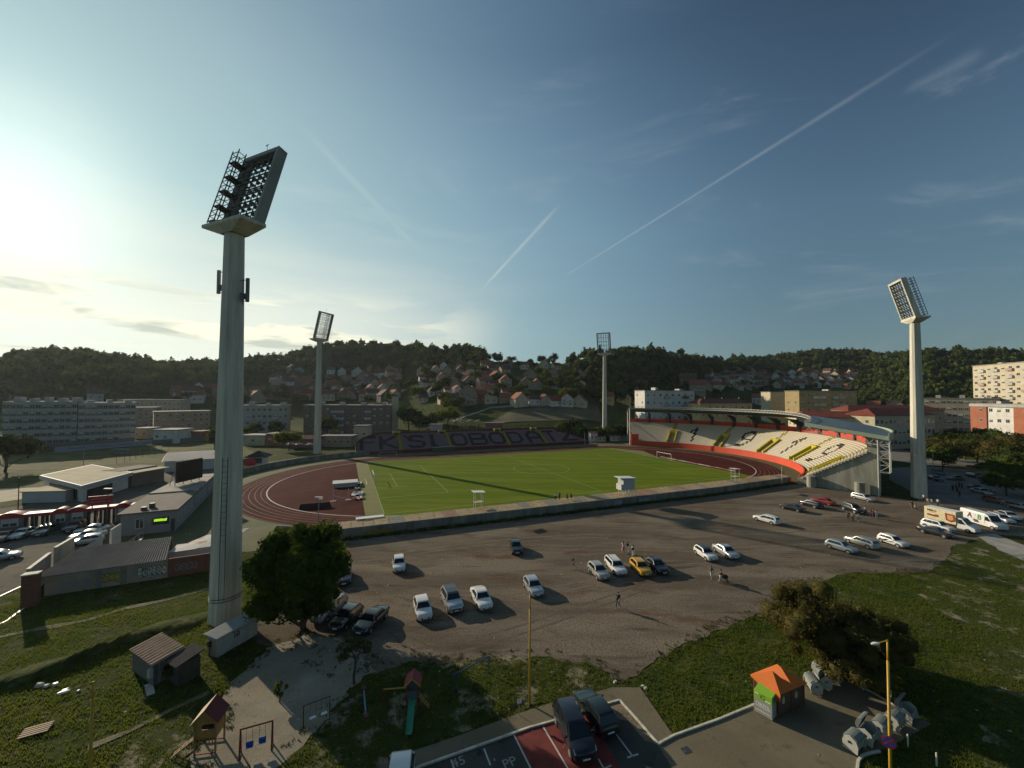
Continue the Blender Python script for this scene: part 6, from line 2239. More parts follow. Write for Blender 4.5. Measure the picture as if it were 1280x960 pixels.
RT = [(1166, 575, 9, 10), (1178, 588, 9, 11), (1192, 580, 10, 12), (1207, 575, 11, 12), (1221, 580, 10, 12), (1236, 585, 11, 13), (1250, 590, 12, 13), (1262, 600, 11, 12), (1276, 608, 10, 12), (1288, 620, 9, 11), (1244, 605, 7, 9), (1258, 620, 7, 9), (1230, 562, 11, 14), (1200, 560, 10, 14), (1185, 568, 10, 14), (1215, 568, 10, 13), (1250, 568, 11, 14), (1270, 575, 12, 14), (1290, 590, 12, 14)]
for i, (px, py, h, w) in enumerate(sorted(RT)):
 x, y = G(px, py)
 tree(x, y, tz(x, y), h, w, [L_olive, L_mid, L_dark][i % 3], '%s leafy tree, %s, round the shaded street at the right' % (['olive', 'green', 'dark'][i % 3], nth(i, 19)), 'trees round the shaded street', seed=80 + i, n=2600, leaf=.34, clumps=20, trunk=.05)
rnd = random.Random(77)
for x0, x1, y0, y1, n, where in ((215, 335, 490, 512, 18, 'left of the nearest tower'), (338, 420, 476, 508, 19, 'around the left tower'), (420, 510, 464, 508, 19, 'under the highest hilltop'), (515, 580, 458, 520, 19, 'left half of the far stand slope'), (580, 645, 452, 506, 19, 'right half of the far stand slope'),
        (645, 740, 450, 505, 19, 'above the brown field'), (745, 870, 478, 506, 18, 'by the white block'), (870, 965, 468, 512, 18, 'above the yellow block'), (965, 1075, 468, 496, 18, 'above the ochre block'), (1078, 1175, 512, 530, 9, 'behind the school')):
 for i in range(n):
  px = x0 + (x1 - x0) * (i + .5) / n
  q = place(px, rnd.uniform(y0, y1))
  if q is None:
   continue
  kn, km = [('dark', L_dark), ('green', L_mid), ('pale green', L_light)][rnd.choice((0, 0, 1, 1, 2))]
  tree(q[0], q[1], q[2] - .3, rnd.uniform(8, 13), rnd.uniform(10, 15), km, '%s garden tree, %s, %s' % (kn, nth(i, n), where), 'garden trees among the hillside houses', seed=200 + int(px), n=560, leaf=.60, clumps=11, trunk=.02)
# hedge and shrubs behind the far stand's right end
hv, hf = [], []
b = 0
rng = np.random.default_rng(5)
for i in range(46):
 px = rng.uniform(700, 790)
 Y = rng.uniform(219, 236)
 x, y = fp(px, Y)
 V0, F0 = leaf_cloud(rng, 150, .25, 6, (1, 1, 1), cr=.5, asp=.8)
 r = rng.uniform(2.2, 3.8)
 hv.append(V0 * r + np.array([x, y, tz(x, y) + r * .6]))
 hf.append(F0 + b)
 b += len(V0)
tag(np_mesh('shrubbery', np.concatenate(hv), np.concatenate(hf), L_dark), 'dense dark shrubs filling the gap between the two stands', 'shrubs', kind='stuff')
# ---------------------------------------------------------------- near trees
x, y = G(368, 802)
t = tree(x - .3, y + 2.2, 0, 11.6, 13.6, L_big, 'big dense dark green tree left of the gravel lot', seed=1, n=21000, leaf=.17, clumps=80, trunk=0, cr=.22, asp=.7, cmin=.3, cmax=.92)
V, F = leaf_cloud(np.random.default_rng(6), 7000, .17, 34, (4.4, 3.8, 2.7), cr=.3, asp=.7)
np_mesh('crown', V + np.array([-.9, .2, 2.8]), F, L_big, t)
rng = np.random.default_rng(14)
t = empty('bush', (*G(1048, 838), 0), 0, 'large loose olive brown bush spreading at the edge of the gravel lot', 'bush')
for k, (dx, dy, r, rz_, n, m) in enumerate([(-2.4, .8, 4.3, 4.2, 11000, L_olive), (2.0, -.6, 4.2, 3.5, 10000, L_olive), (.4, 2.0, 4.2, 3.9, 7000, L_olive), (4.0, .8, 3.2, 2.5, 4500, L_olive), (-1.0, -2.2, 3.4, 2.2, 5000, L_olive)]):
 V0, F0 = leaf_cloud(rng, n, .12, 40, (r * .85, r * .85, rz_ * .85), cr=.27, asp=.35)
 V0 = V0.copy()
 V0 += np.array([dx, dy, rz_ * .82])
 np_mesh('foliage', V0, F0, m, t)
mb = MB()
for i in range(26):
 a, r = rng.uniform(0, 6.28), rng.uniform(1.5, 4.6)
 limb_mesh(mb, (rng.uniform(-1.5, 1.5), rng.uniform(-.5, 1.5), 0), (r * math.cos(a) + .5, r * math.sin(a) * .7 + 1, rng.uniform(3.5, 7.0)), .07, .012, rng, 5, 3, .06)
mb.build('branches', trunk_mat, t)
x, y = G(443, 855)
t = tree(x, y, 0, 4.4, 4.2, L_young, 'young tree with pale leaves and a forked thin stem beside the playground', seed=9, n=900, leaf=.11, clumps=26, trunk=.35, cr=.20, asp=.55, open_=True, name='young_tree')
x, y = G(350, 878)
tree(x, y, 0, 1.7, 1.5, L_weed, 'small shrub growing out of the playground sand', seed=10, n=320, leaf=.09, clumps=9, trunk=.1, cr=.3, open_=True, name='shrub', cat='shrub')
# ---------------------------------------------------------------- grass blades and weeds
def inpoly(P, poly):
 x, y = P[:, 0], P[:, 1]
 c = np.zeros(len(P), bool)
 n = len(poly)
 j = n - 1
 for i in range(n):
  xi, yi = poly[i][:2]
  xj, yj = poly[j][:2]
  m = ((yi > y) != (yj > y)) & (x < (xj - xi) * (y - yi) / (yj - yi + 1e-12) + xi)
  c ^= m
  j = i
 return c
def vnoise(P, s, seed):
 r = np.random.default_rng(seed)
 g = r.uniform(0, 1, (64, 64))
 q = P / s
 i = np.floor(q).astype(int)
 f = q - i
 f = f * f * (3 - 2 * f)
 a = g[i[:, 0] % 64, i[:, 1] % 64]
 b = g[(i[:, 0] + 1) % 64, i[:, 1] % 64]
 c = g[i[:, 0] % 64, (i[:, 1] + 1) % 64]
 d = g[(i[:, 0] + 1) % 64, (i[:, 1] + 1) % 64]
 return (a * (1 - f[:, 0]) + b * f[:, 0]) * (1 - f[:, 1]) + (c * (1 - f[:, 0]) + d * f[:, 0]) * f[:, 1]
def blades(P, h0, h1, w, rng, per=4):
 n = len(P) * per
 Q = np.repeat(P, per, 0) + rng.normal(0, .07, (n, 2))
 h = rng.uniform(h0, h1, n)
 a = rng.uniform(0, 6.28, n)
 ln = rng.uniform(.15, .8, n) * h
 b = rng.uniform(0, 6.28, n)
 dx, dy = np.cos(a) * w, np.sin(a) * w
 z0 = np.zeros(n)
 V = np.stack([np.stack([Q[:, 0] - dx, Q[:, 1] - dy, z0], 1), np.stack([Q[:, 0] + dx, Q[:, 1] + dy, z0], 1), np.stack([Q[:, 0] + np.cos(b) * ln, Q[:, 1] + np.sin(b) * ln, h], 1)], 1).reshape(-1, 3)
 return V, np.arange(3 * n).reshape(n, 3)
lotP = GP(LOT)
roadP = GP(ROAD)
sandP = GP(SANDP)
paveP = GP([(430, 985), (470, 962), (520, 938), (560, 925), (650, 892), (690, 879), (740, 867), (765, 860), (800, 860), (842, 920.5), (823, 931), (774.5, 876), (692, 902), (526, 959), (400, 1020)])
yardP = [G(-400, 700), G(-60, 800), G(-10, 751), G(30, 733), G(45, 745), G(264, 713), (-46, 62), (-52, 78), (-62, 90), (-120, 100)]
rng = np.random.default_rng(21)
M = 260000
tt = rng.uniform(-1.5, 1.5, M)
Yg = 18 + (62 - 18) * rng.uniform(0, 1, M) ** .8
P = np.stack([tt * Yg, Yg], 1)
ok = ~inpoly(P, lotP) & ~inpoly(P, roadP) & ~inpoly(P, sandP) & ~inpoly(P, paveP) & ~inpoly(P, yardP)
P = P[ok]
dn = vnoise(P, 2.6, 1) * .6 + vnoise(P, .9, 2) * .4
P = P[dn + rng.normal(0, .1, len(P)) > .34]
P = P[:70000]
V, F = blades(P, .05, .19, .028, rng, 3)
tag(np_mesh('grass', V, F, L_grass), 'short uneven meadow grass', 'grass', kind='stuff')
M = 60000
tt = rng.uniform(-1.5, 1.5, M)
Yg = 22 + (62 - 22) * rng.uniform(0, 1, M)
P = np.stack([tt * Yg, Yg], 1)
edge = np.zeros(M, bool)
for poly in (lotP, sandP):
 pa = np.array([q[:2] for q in poly])
 for a, b in zip(pa, np.roll(pa, -1, 0)):
  d = b - a
  t_ = np.clip(((P - a) @ d) / (d @ d + 1e-9), 0, 1)
  dist = np.linalg.norm(P - a - t_[:, None] * d, axis=1)
  edge |= dist < 1.3
sh = GP([(430, 860), (520, 825), (740, 828), (760, 850), (700, 872), (560, 920), (430, 960), (340, 960)])
edge |= inpoly(P, sh)
ok = edge & ~inpoly(P, roadP) & ~inpoly(P, paveP)
P = P[ok]
dn = vnoise(P, 1.3, 5) * .5 + vnoise(P, .5, 6) * .5
P = P[dn > .54][:15000]
V, F = blades(P, .06, .22, .045, rng, 4)
tag(np_mesh('weeds', V, F, L_weed), 'ragged weeds along the gravel and in the playground', 'weeds', kind='stuff')
M = 1600
P = np.stack([rng.uniform(-62, 56, M), rng.uniform(-1.0, .1, M)], 1)
vv = np.interp(P[:, 0], [q[0] for q in outer], [q[1] for q in outer]) + P[:, 1] - .2
Q = np.array([ST(a, b)[:2] for a, b in zip(P[:, 0], vv)])
V, F = blades(Q, .15, .6, .12, rng, 6)
tag(np_mesh('weeds', V, F, L_weed), 'dark weeds growing along the foot of the retaining wall', 'weeds', kind='stuff')
# scattered litter and stones
M = 420
tt = rng.uniform(-1.35, 1.35, M)
Yg = 24 + (75 - 24) * rng.uniform(0, 1, M)
mb = MB()
for i in range(M):
 x, y, s = tt[i] * Yg[i], Yg[i], rng.uniform(.02, .09)
 a = rng.uniform(0, 3)
 mb.box(-s, s, -s * .6, s * .6, 0, s * .35, int(rng.integers(0, 3)), Matrix.Translation((x, y, .02)) @ Matrix.Rotation(a, 4, 'Z') @ Matrix.Rotation(.2, 4, 'X'))
tag(mb.build('litter', [mat('litter_white', (.60, .60, .58), .7), mat('stone_pale', (.34, .31, .26), .9), mat('stone_grey', (.22, .21, .19), .9)]), 'scraps of litter and pale stones strewn over gravel and grass', 'litter', kind='stuff')
# ---------------------------------------------------------------- near small buildings
def corr_roof(mb, a, b, c, d, n, amp=.03, mi=0, th=.04):
 """corrugated sheet between corners a-b (low edge) and d-c (high edge), ribs run up the slope"""
 A, B, C_, D_ = (Vector(p) for p in (a, b, c, d))
 up = (B - A).cross(D_ - A).normalized()
 if up.z < 0:
  up = -up
 vs = []
 N = n * 4
 for i in range(N + 1):
  t = i / N
  o = up * (amp * (1 if (i % 4) in (1, 2) else -1))
  vs += [A.lerp(B, t) + o, D_.lerp(C_, t) + o, A.lerp(B, t) + o - up * th, D_.lerp(C_, t) + o - up * th]
 fs = []
 for i in range(N):
  k = 4 * i
  fs += [(k, k + 4, k + 5, k + 1), (k + 2, k + 3, k + 7, k + 6), (k, k + 2, k + 6, k + 4), (k + 1, k + 5, k + 7, k + 3)]
 mb.add(vs, fs, mi)
def frame2(p0, p1):
 L, a = facade_frame(p0, p1)
 return L, a
# kiosk at the tower foot, marked 10
kp = [G(272, 822), G(315, 803), ]
p0 = G(271.5, 822.5)
p1 = G(314.5, 797)
L, a = frame2(p0, p1)
L = 3.9
t = empty('transformer_kiosk', (*p0, 0), a, 'pale concrete kiosk marked 10 with a ribbed white roof at the foot of the tower', 'kiosk')
mb = MB()
mb.box(0, L, 0, 1.35, 0, 1.75)
mb.build('wall', mat('kiosk_wall', (.46, .46, .42), .85, noise=.25, scale=1.2), t)
mb = MB()
corr_roof(mb, (-.25, -.2, 1.86), (-.25, 1.6, 1.98), (L + .25, 1.6, 1.98), (L + .25, -.2, 1.86), 9, .03)
mb.build('roof', mat('ribbed_white', (.55, .55, .52), .5, .2, noise=.15, scale=2), t)
mb = MB()
Mt = Matrix.Translation((L * .45, -.006, 1.15)) @ Matrix.Rotation(math.pi / 2, 4, 'X')
text_into(mb, "10", .62, Mt, 0, .004, .02)
mb.box(L * .45 - .4, L * .45 + .45, -.012, -.002, 1.50, 1.56)
mb.build('painted_number', mat('ink_black', (.02, .02, .02), .8), t)
mb = MB()
mb.box(-.02, -.002, .10, .62, .08, 1.62)
mb.box(-.02, -.002, .70, 1.24, .08, 1.62)
mb.build('door', mat('kiosk_door', (.40, .40, .35), .7, noise=.2, scale=2), t)
mb = MB()
mb.box(-.14, -.021, .78, 1.18, .85, 1.35)
mb.tube((-.06, .98, .0), (-.06, .98, .85), .03, n=6)
mb.build('meter_box', mat('box_black', (.02, .02, .02), .6), t)
# two sheds left of the kiosk
p0, p1 = G(190, 858), G(209, 851)
a0 = math.atan2(G(188, 857)[1] - G(165, 832)[1], G(188, 857)[0] - G(165, 832)[0])
A, B = G(165, 838), G(191, 858)
L, a = frame2(A, B)
t = empty('shed', (*A, 0), a, 'grey plank shed with a rusty corrugated roof on the left lawn', 'shed')
D = 1.9
plank = mat('grey_planks', (.20, .20, .18), .9, col2=(.06, .06, .055), scale=3, stretch=(6, 1, .3))
mb = MB()
mb.box(0, L, 0, D, 0, 1.75)
mb.build('wall', plank, t)
mb = MB()
corr_roof(mb, (-.2, -.2, 1.85), (L + .2, -.2, 1.85), (L + .2, D + .2, 2.15), (-.2, D + .2, 2.15), 10, .04)
mb.build('roof', mat('rust_sheet', (.42, .27, .17), .8, noise=.3, scale=1.5), t)
mb = MB()
mb.box(L + .005, L + .03, .5, 1.4, .05, 1.6)
mb.build('door', mat('shed_door', (.17, .15, .10), .9, noise=.3, scale=2), t)
mb = MB()
mb.box(L - .35, L + .05, -.28, -.02, .75, 1.45)
mb.build('meter_box', mat('box_grey', (.38, .38, .35), .7), t)
A, B = G(211, 851), G(226, 861)
L, a = frame2(A, B)
L = 1.5
t = empty('shed', (*A, 0), a, 'small tumbledown shed with a dark tiled roof and ivy, beside the plank shed', 'shed')
mb = MB()
mb.box(0, L, 0, 1.6, 0, 1.65)
mb.build('wall', mat('dark_planks', (.07, .065, .05), .9, noise=.4, scale=3), t)
mb = MB()
corr_roof(mb, (-.2, -.25, 1.70), (L + .2, -.25, 1.70), (L + .2, 1.85, 2.15), (-.2, 1.85, 2.15), 7, .035)
mb.build('roof', mat('dark_tiles', (.10, .075, .070), .8, noise=.3, scale=3), t)
V0, F0 = leaf_cloud(np.random.default_rng(3), 260, .10, 8, (.5, .25, .8), cr=.4, core=False)
V0 = V0 + np.array([.1, -.12, .9])
np_mesh('ivy', V0, F0, L_weed, t)
mb = MB()
g = G(187, 862)
mb.box(-.9, .9, -.25, .25, 0, .05)
tag(mb.build('paving_slab', pale_concrete, loc=(*g, .01)), 'pale concrete slab lying before the plank shed', 'slab')
bpy.data.objects['paving_slab'].rotation_euler = (0, 0, -.75)
# playhouse on stilts
g = G(262, 935)
t = empty('playhouse', (*g, .02), .18, 'wooden playhouse on stilts with a pale and maroon gable roof', 'playhouse')
W_, D_ = 1.25, 1.15
for sx in (-1, 1):
 for sy in (-1, 1):
  mb = MB()
  mb.beam((sx * W_ / 2, sy * D_ / 2, 0), (sx * W_ / 2, sy * D_ / 2, 2.35), .09, .09)
  mb.build('post', wood, t)
mb = MB()
mb.box(-W_ / 2, W_ / 2, -D_ / 2, D_ / 2, .98, 1.05)
mb.build('floor', wood, t)
orange_wood = mat('orange_boards', (.42, .22, .06), .7, noise=.25, scale=3)
mb = MB()
mb.box(-W_ / 2, W_ / 2, D_ / 2 - .03, D_ / 2, 1.05, 2.3)
mb.box(W_ / 2 - .03, W_ / 2, -D_ / 2, D_ / 2 - .031, 1.05, 2.3)
mb.box(-W_ / 2, -.25, -D_ / 2, -D_ / 2 + .03, 1.05, 2.3)
mb.box(-.25, W_ / 2 - .031, -D_ / 2, -D_ / 2 + .03, 2.05, 2.3)
mb.box(-.25, W_ / 2 - .031, -D_ / 2, -D_ / 2 + .03, 1.05, 1.65)
mb.add([(-W_ / 2, -D_ / 2 + .01, 2.3), (W_ / 2, -D_ / 2 + .01, 2.3), (0, -D_ / 2 + .01, 2.95), (-W_ / 2, D_ / 2 - .01, 2.3), (W_ / 2, D_ / 2 - .01, 2.3), (0, D_ / 2 - .01, 2.95)], [(0, 1, 2), (3, 5, 4)])
mb.build('wall', orange_wood, t)
mb = MB()
mb.box(-.2, .52, -D_ / 2 - .012, -D_ / 2 - .002, 1.7, 2.0)
mb.build('window_opening', mat('opening_dark', (.02, .012, .012), .9), t)
for s, m in ((-1, mat('roof_pale', (.48, .38, .24), .7, noise=.15, scale=2)), (1, mat('roof_maroon', (.17, .03, .03), .6, noise=.3, scale=4))):
 mb = MB()
 a_, b_ = Vector((s * .85, 0, 2.13)), Vector((0, 0, 3.02))
 mb.add([(a_.x, -.78, a_.z), (a_.x, .78, a_.z), (b_.x, .78, b_.z), (b_.x, -.78, b_.z), (a_.x, -.78, a_.z + .05), (a_.x, .78, a_.z + .05), (b_.x, .78, b_.z + .05), (b_.x, -.78, b_.z + .05)],
  [(0, 1, 2, 3), (4, 5, 6, 7), (0, 4, 7, 3), (1, 5, 6, 2), (0, 1, 5, 4)])
 mb.build('roof', m, t)
for sx, z in ((-1, 1.0), (1, 1.0), (-1, .12), (1, .12)):
 mb = MB()
 mb.beam((-W_ / 2, sx * D_ / 2, z), (W_ / 2, sx * D_ / 2, z), .10, .06)
 mb.build('rail', mat('rail_maroon', (.16, .03, .03), .7), t)
mb = MB()
for i in range(6):
 mb.beam((-W_ / 2 + .12 + i * .2, -D_ / 2 - .1, .75), (-W_ / 2 + .12 + i * .2, -D_ / 2 - .1, 1.15), .06, .03)
mb.build('balustrade', wood, t)
mb = MB()
mb.beam((-W_ / 2 - .1, -.3, 1.0), (-W_ / 2 - 1.45, -.5, .05), .08, .05)
mb.beam((-W_ / 2 - .1, .1, 1.0), (-W_ / 2 - 1.45, -.1, .05), .08, .05)
for i in range(6):
 s = (i + .5) / 6
 mb.beam((-W_ / 2 - .1 - 1.35 * s, -.3 - .2 * s, 1.0 - .95 * s), (-W_ / 2 - .1 - 1.35 * s, .1 - .2 * s, 1.0 - .95 * s), .05, .04)
mb.build('ladder', wood, t)
def swing(pa, pb, h, col, label, seats_, splay=.35, w=.05):
 A, B = G(*pa), G(*pb)
 L, a = frame2(A, B)
 t = empty('swing', (*A, .02), a, label, 'swing')
 for x in (0, L):
  mb = MB()
  mb.tube((x, -splay, 0), (x, 0, h), w, n=8)
  mb.tube((x, splay, 0), (x, 0, h), w, n=8)
  if splay:
   mb.tube((x, -splay, .04), (x, splay, .04), w * .6, n=6)
  mb.build('end_frame', col, t)
 mb = MB()
 mb.tube((-.05, 0, h), (L + .05, 0, h), w, n=8)
 mb.build('top_bar', col, t)
 for x, m, zz in seats_:
  x *= L
  s = MB()
  s.box(x - .22, x + .22, -.12, .12, zz, zz + .04)
  if m is not None and m != 'white':
   s.box(x - .22, x + .22, .08, .12, zz, zz + .30)
  so = s.build('seat', m if m != 'white' else white_paint, t)
  s = MB()
  for q in (-.2, .2):
   s.tube((x + q, 0, zz), (x + q * .8, 0, h), .012, n=5)
  s.build('chain', dark_steel, so)
 return t
red_m = mat('frame_maroon', (.20, .025, .03), .5, noise=.3, scale=3)
blue_seat = mat('seat_blue', (.02, .10, .38), .5)
swing((300, 946), (340, 934), 1.75, red_m, 'maroon framed swing with two blue seats', [(.28, blue_seat, .45), (.68, blue_seat, .5)], .3)
swing((379, 910), (412, 897), 1.55, mat('frame_black', (.03, .03, .03), .6), 'thin black swing frame with two white board seats', [(.35, 'white', .45), (.78, 'white', .45)], .0, .03)
swing((568, 866), (611, 842), 1.45, mat('frame_blue', (.05, .10, .30), .5, noise=.2, scale=2), 'empty frame with a thick blue top bar beside the gravel', [], .0, .05)
# climbing tower with the green slide
g = G(516, 886)
t = empty('slide_tower', (*g, .02), .12, 'small red roofed climbing tower with a green slide and a yellow rope beam', 'slide')
for sx in (-.42, .42):
 for sy in (-.42, .42):
  mb = MB()
  mb.beam((sx, sy, 0), (sx, sy, 2.2), .08, .08)
  mb.build('post', red_m, t)
mb = MB()
mb.box(-.45, .45, -.45, .45, 1.0, 1.06)
mb.build('platform', wood, t)
mb = MB()
mb.box(-.38, .38, -.47, -.44, 1.06, 1.55)
mb.box(-.38, .38, .44, .47, 1.06, 1.55)
mb.build('side_panel', mat('panel_slate', (.07, .10, .13), .6), t)
for s in (-1, 1):
 mb = MB()
 mb.add([(s * .62, -.6, 2.05), (s * .62, .6, 2.05), (0, .6, 2.62), (0, -.6, 2.62), (s * .62, -.6, 2.10), (s * .62, .6, 2.10), (0, .6, 2.67), (0, -.6, 2.67)], [(0, 1, 2, 3), (4, 5, 6, 7), (0, 4, 7, 3), (1, 5, 6, 2), (0, 1, 5, 4)])
 mb.build('roof', mat('slide_roof_red', (.28, .04, .05), .6, noise=.2, scale=3), t)
mb = MB()
mb.beam((.62, -.62, 2.05), (0, -.62, 2.62), .05, .08)
mb.beam((-.62, -.62, 2.05), (0, -.62, 2.62), .05, .08)
mb.build('barge_board', mat('trim_orange', (.45, .25, .04), .6), t)
mb = MB()
sl = [(0, -.5, 1.05), (0, -.8, .95), (.02, -1.9, .35), (.03, -2.3, .2), (.03, -2.6, .18)]
for (x0, y0, z0), (x1, y1, z1) in zip(sl, sl[1:]):
 mb.add([(x0 - .2, y0, z0), (x0 + .2, y0, z0), (x1 + .2, y1, z1), (x1 - .2, y1, z1)], [(0, 1, 2, 3)])
 for s in (-1, 1):
  mb.add([(x0 + s * .2, y0, z0 - .03), (x1 + s * .2, y1, z1 - .03), (x1 + s * .2, y1, z1 + .12), (x0 + s * .2, y0, z0 + .12), (x0 + s * .23, y0, z0 - .03), (x1 + s * .23, y1, z1 - .03), (x1 + s * .23, y1, z1 + .12), (x0 + s * .23, y0, z0 + .12)],
   [(0, 1, 2, 3), (7, 6, 5, 4), (3, 2, 6, 7)])
mb.build('slide', mat('slide_green', (.06, .32, .20), .4), t)
mb = MB()
mb.beam((-.45, .1, 1.55), (-2.3, .4, 1.35), .07, .07)
mb.build('rope_beam', mat('beam_mustard', (.40, .26, .03), .6), t)
mb = MB()
mb.beam((-2.3, .4, 1.38), (-2.45, .0, 0), .08, .08)
mb.beam((-2.3, .4, 1.38), (-2.25, .8, 0), .08, .08)
mb.build('beam_leg', red_m, t)
mb = MB()
for s in (-.15, .15):
 mb.beam((.45, s, 1.0), (1.25, s, .02), .06, .05)
for i in range(4):
 mb.beam((.55 + .2 * i, -.15, .88 - .24 * i), (.55 + .2 * i, .15, .88 - .24 * i), .04, .04)
mb.build('ramp', mat('trim_orange', (.45, .25, .04), .6), t)
# see-saw
A, B = G(454, 868), G(458, 905)
t = empty('seesaw', ((A[0] + B[0]) / 2, (A[1] + B[1]) / 2, .02), math.atan2(A[1] - B[1], A[0] - B[0]), 'light blue see-saw with red ends in the shade', 'see-saw')
mb = MB()
mb.tube((-1.3, 0, .30), (1.3, 0, .62), .055)
mb.build('beam', mat('seesaw_blue', (.14, .28, .45), .5), t)
for x, z in ((-1.3, .30), (1.3, .62)):
 mb = MB()
 mb.box(x - .18, x + .18, -.16, .16, z + .04, z + .10)
 mb.tube((x * .82, -.15, z + .28), (x * .82, .15, z + .28), .02)
 mb.tube((x * .82, 0, z), (x * .82, 0, z + .28), .02)
 mb.build('seat', red_m, t, bevel=.02)
mb = MB()
mb.beam((0, 0, 0), (0, 0, .45), .12, .12)
mb.build('pivot', dark_steel, t)
# lamps
def lamp(x, y, h, head, label, sign=False, arm=True):
 t = empty('street_lamp', (x, y, 0), 0, label, 'street lamp', 'yellow posts')
 mb = MB()
 mb.tube((0, 0, 0), (0, 0, h * .88), .085, .07, 10)
 mb.tube((0, 0, h * .88), (0, 0, h), .055, .05, 10)
 mb.build('pole', lamp_yellow, t, smooth_=True)
 if arm:
  d = Vector((head[0], head[1], 0))
  mb = MB()
  mb.tube((0, 0, h - .02), d * .8 + Vector((0, 0, h - .12)), .035, .03, 8)
  mb.build('arm', lamp_yellow, t)
  mb = MB()
  n = d.normalized()
  s = Vector((-n.y, n.x, 0))
  a_ = d * .75 + Vector((0, 0, h - .14))
  prof = [(0, .05), (.15, .10), (.35, .11), (.52, .05)]
  vs = []
  for q, w in prof:
   for (i, j) in ((-1, -.3), (1, -.3), (.7, .6), (-.7, .6)):
    vs.append(a_ + n * q + s * (w * i) + Vector((0, 0, j * w)))
  fs = []
  for k in range(3):
   for i in range(4):
    fs.append((4 * k + i, 4 * k + (i + 1) % 4, 4 * k + 4 + (i + 1) % 4, 4 * k + 4 + i))
  fs += [(0, 1, 2, 3), (12, 13, 14, 15)]
  mb.add(vs, fs)
  mb.build('lamp_head', white_paint, t)
 return t
t_lampR = lamp(22.2, 23.9, 9.9, (-.75, -.1), 'yellow street lamp with a round no stopping sign, right of the orange roofed shelter')
lamp(-23.5, 22.9, 8.0, (-1.0, -.6), 'yellow street lamp in the left lawn, its white head hanging left')
gx, gy = G(662, 881)
lamp(gx, gy, zat(661, 745, gx, gy), (0, 0), 'plain yellow pole without a lamp at the edge of the gravel lot', arm=False)
mb = MB()
zs = zat(1102.5, 921, 22.2, 23.9)
Mt = Matrix.Translation((22.0, 23.75, zs)) @ Matrix.Rotation(-.62, 4, 'Z') @ Matrix.Rotation(math.pi / 2, 4, 'X')
t = empty('road_sign', (22.0, 23.75, zs), 0, 'round blue and red no stopping sign on the yellow lamp post', 'sign')
def disc(r, z0, n=28):
 m = MB()
 vs = [(r * math.cos(2 * math.pi * i / n), r * math.sin(2 * math.pi * i / n), z0) for i in range(n)]
 vs += [(p[0], p[1], z0 - .008) for p in vs]
 m.add(vs, [tuple(range(n)), tuple(reversed(range(n, 2 * n)))] + [(i, n + i, n + (i + 1) % n, (i + 1) % n) for i in range(n)])
 return m
Rm = Matrix.Rotation(-.62, 4, 'Z') @ Matrix.Rotation(math.pi / 2 - .1, 4, 'X')
sred, sblue = mat('sign_red', (.55, .05, .06), .4), mat('sign_blue', (.06, .12, .50), .4)
disc(.34, 0).build('rim', sred, t, M=Rm)
disc(.27, .012).build('face', sblue, t, M=Rm)
m = MB()
for an in (math.pi / 4, -math.pi / 4):
 m.box(-.27, .27, -.035, .035, .014, .022 + (.003 if an > 0 else 0), 0, Matrix.Rotation(an, 4, 'Z'))
m.build('cross', sred, t, M=Rm)
# little notice by the pavement
gx, gy = G(649, 895)
t = empty('notice_sign', (gx, gy, 0), .1, 'small white notice on a thin grey post beside the pavement', 'sign')
mb = MB()
mb.tube((0, 0, 0), (0, 0, 1.0), .022)
mb.build('post', grey_steel, t)
mb = MB()
mb.box(-.17, .17, -.03, -.022, .95, 1.28)
mb.build('board', white_paint, t)
mb = MB()
text_into(mb, "P", .22, Matrix.Translation((0, -.034, 1.12)) @ Matrix.Rotation(math.pi / 2, 4, 'X'), 0, .002)
mb.build('letter', mat('sign_red', (.55, .05, .06), .4), t)
# bollards
for px, py, lb in ((1114, 872, 'thin pale bollard behind the row of refuse bins'), (1135, 934, 'pale bollard in the dark grass right of the lamp post'), (1171, 958, 'pale bollard at the bottom edge in the dark grass')):
 gx, gy = G(px, py)
 mb = MB()
 mb.tube((0, 0, 0), (0, 0, .85), .05, .05, 10)
 mb.tube((0, 0, .85), (0, 0, .89), .05, .02, 10)
 tag(mb.build('bollard', pale_concrete, loc=(gx, gy, 0)), lb, 'bollard', 'bollards in the grass')
# orange roofed waste shelter
A, B = G(973, 897), G(1016, 877)
L, a = frame2(A, B)
L, D = 3.0, 1.9
t = empty('waste_shelter', (*A, .02), a, 'waste shelter with a pointed orange fabric roof and dark picture panels', 'shelter')
panel = mat('panel_dark_olive', (.10, .085, .055), .7, noise=.4, scale=1.2)
for i in range(2):
 mb = MB()
 mb.box(.02 + i * L / 2, L / 2 - .02 + i * L / 2, 0, .06, .15, 1.75)
 mb.build('front_panel', panel, t)
 mb = MB()
 x = .6 + i * L / 2
 mb.box(x - .14, x + .14, -.012, -.002, .85, 1.25)
 mb.add([(x - .09, -.014, 1.25), (x + .09, -.014, 1.25), (x + .07, -.014, 1.42), (x - .07, -.014, 1.42)], [(0, 1, 2, 3)], 1)
 mb.build('picture', [mat('pic_cream', (.45, .42, .34), .7), mat('pic_skin', (.36, .22, .12), .7)], t)
mb = MB()
for x, y in ((0, 0), (L / 2, 0), (L, 0), (0, D), (L / 2, D), (L, D)):
 mb.box(x - .04, x + .04, y - .04 if y else -.06, y + .04 if y else -.001, 0, 1.85)
mb.build('frame', mat('shelter_frame', (.20, .05, .015), .6), t)
mb = MB()
mb.box(0, L, D - .05, D, .15, 1.75)
mb.box(0, .05, .07, D - .06, .15, 1.75)
mb.box(L - .05, L, .07, D - .06, .15, 1.75)
mb.build('rear_panel', panel, t)
orange = mat('orange_fabric', (.62, .15, .022), .7, noise=.12, scale=1)
mb = MB()
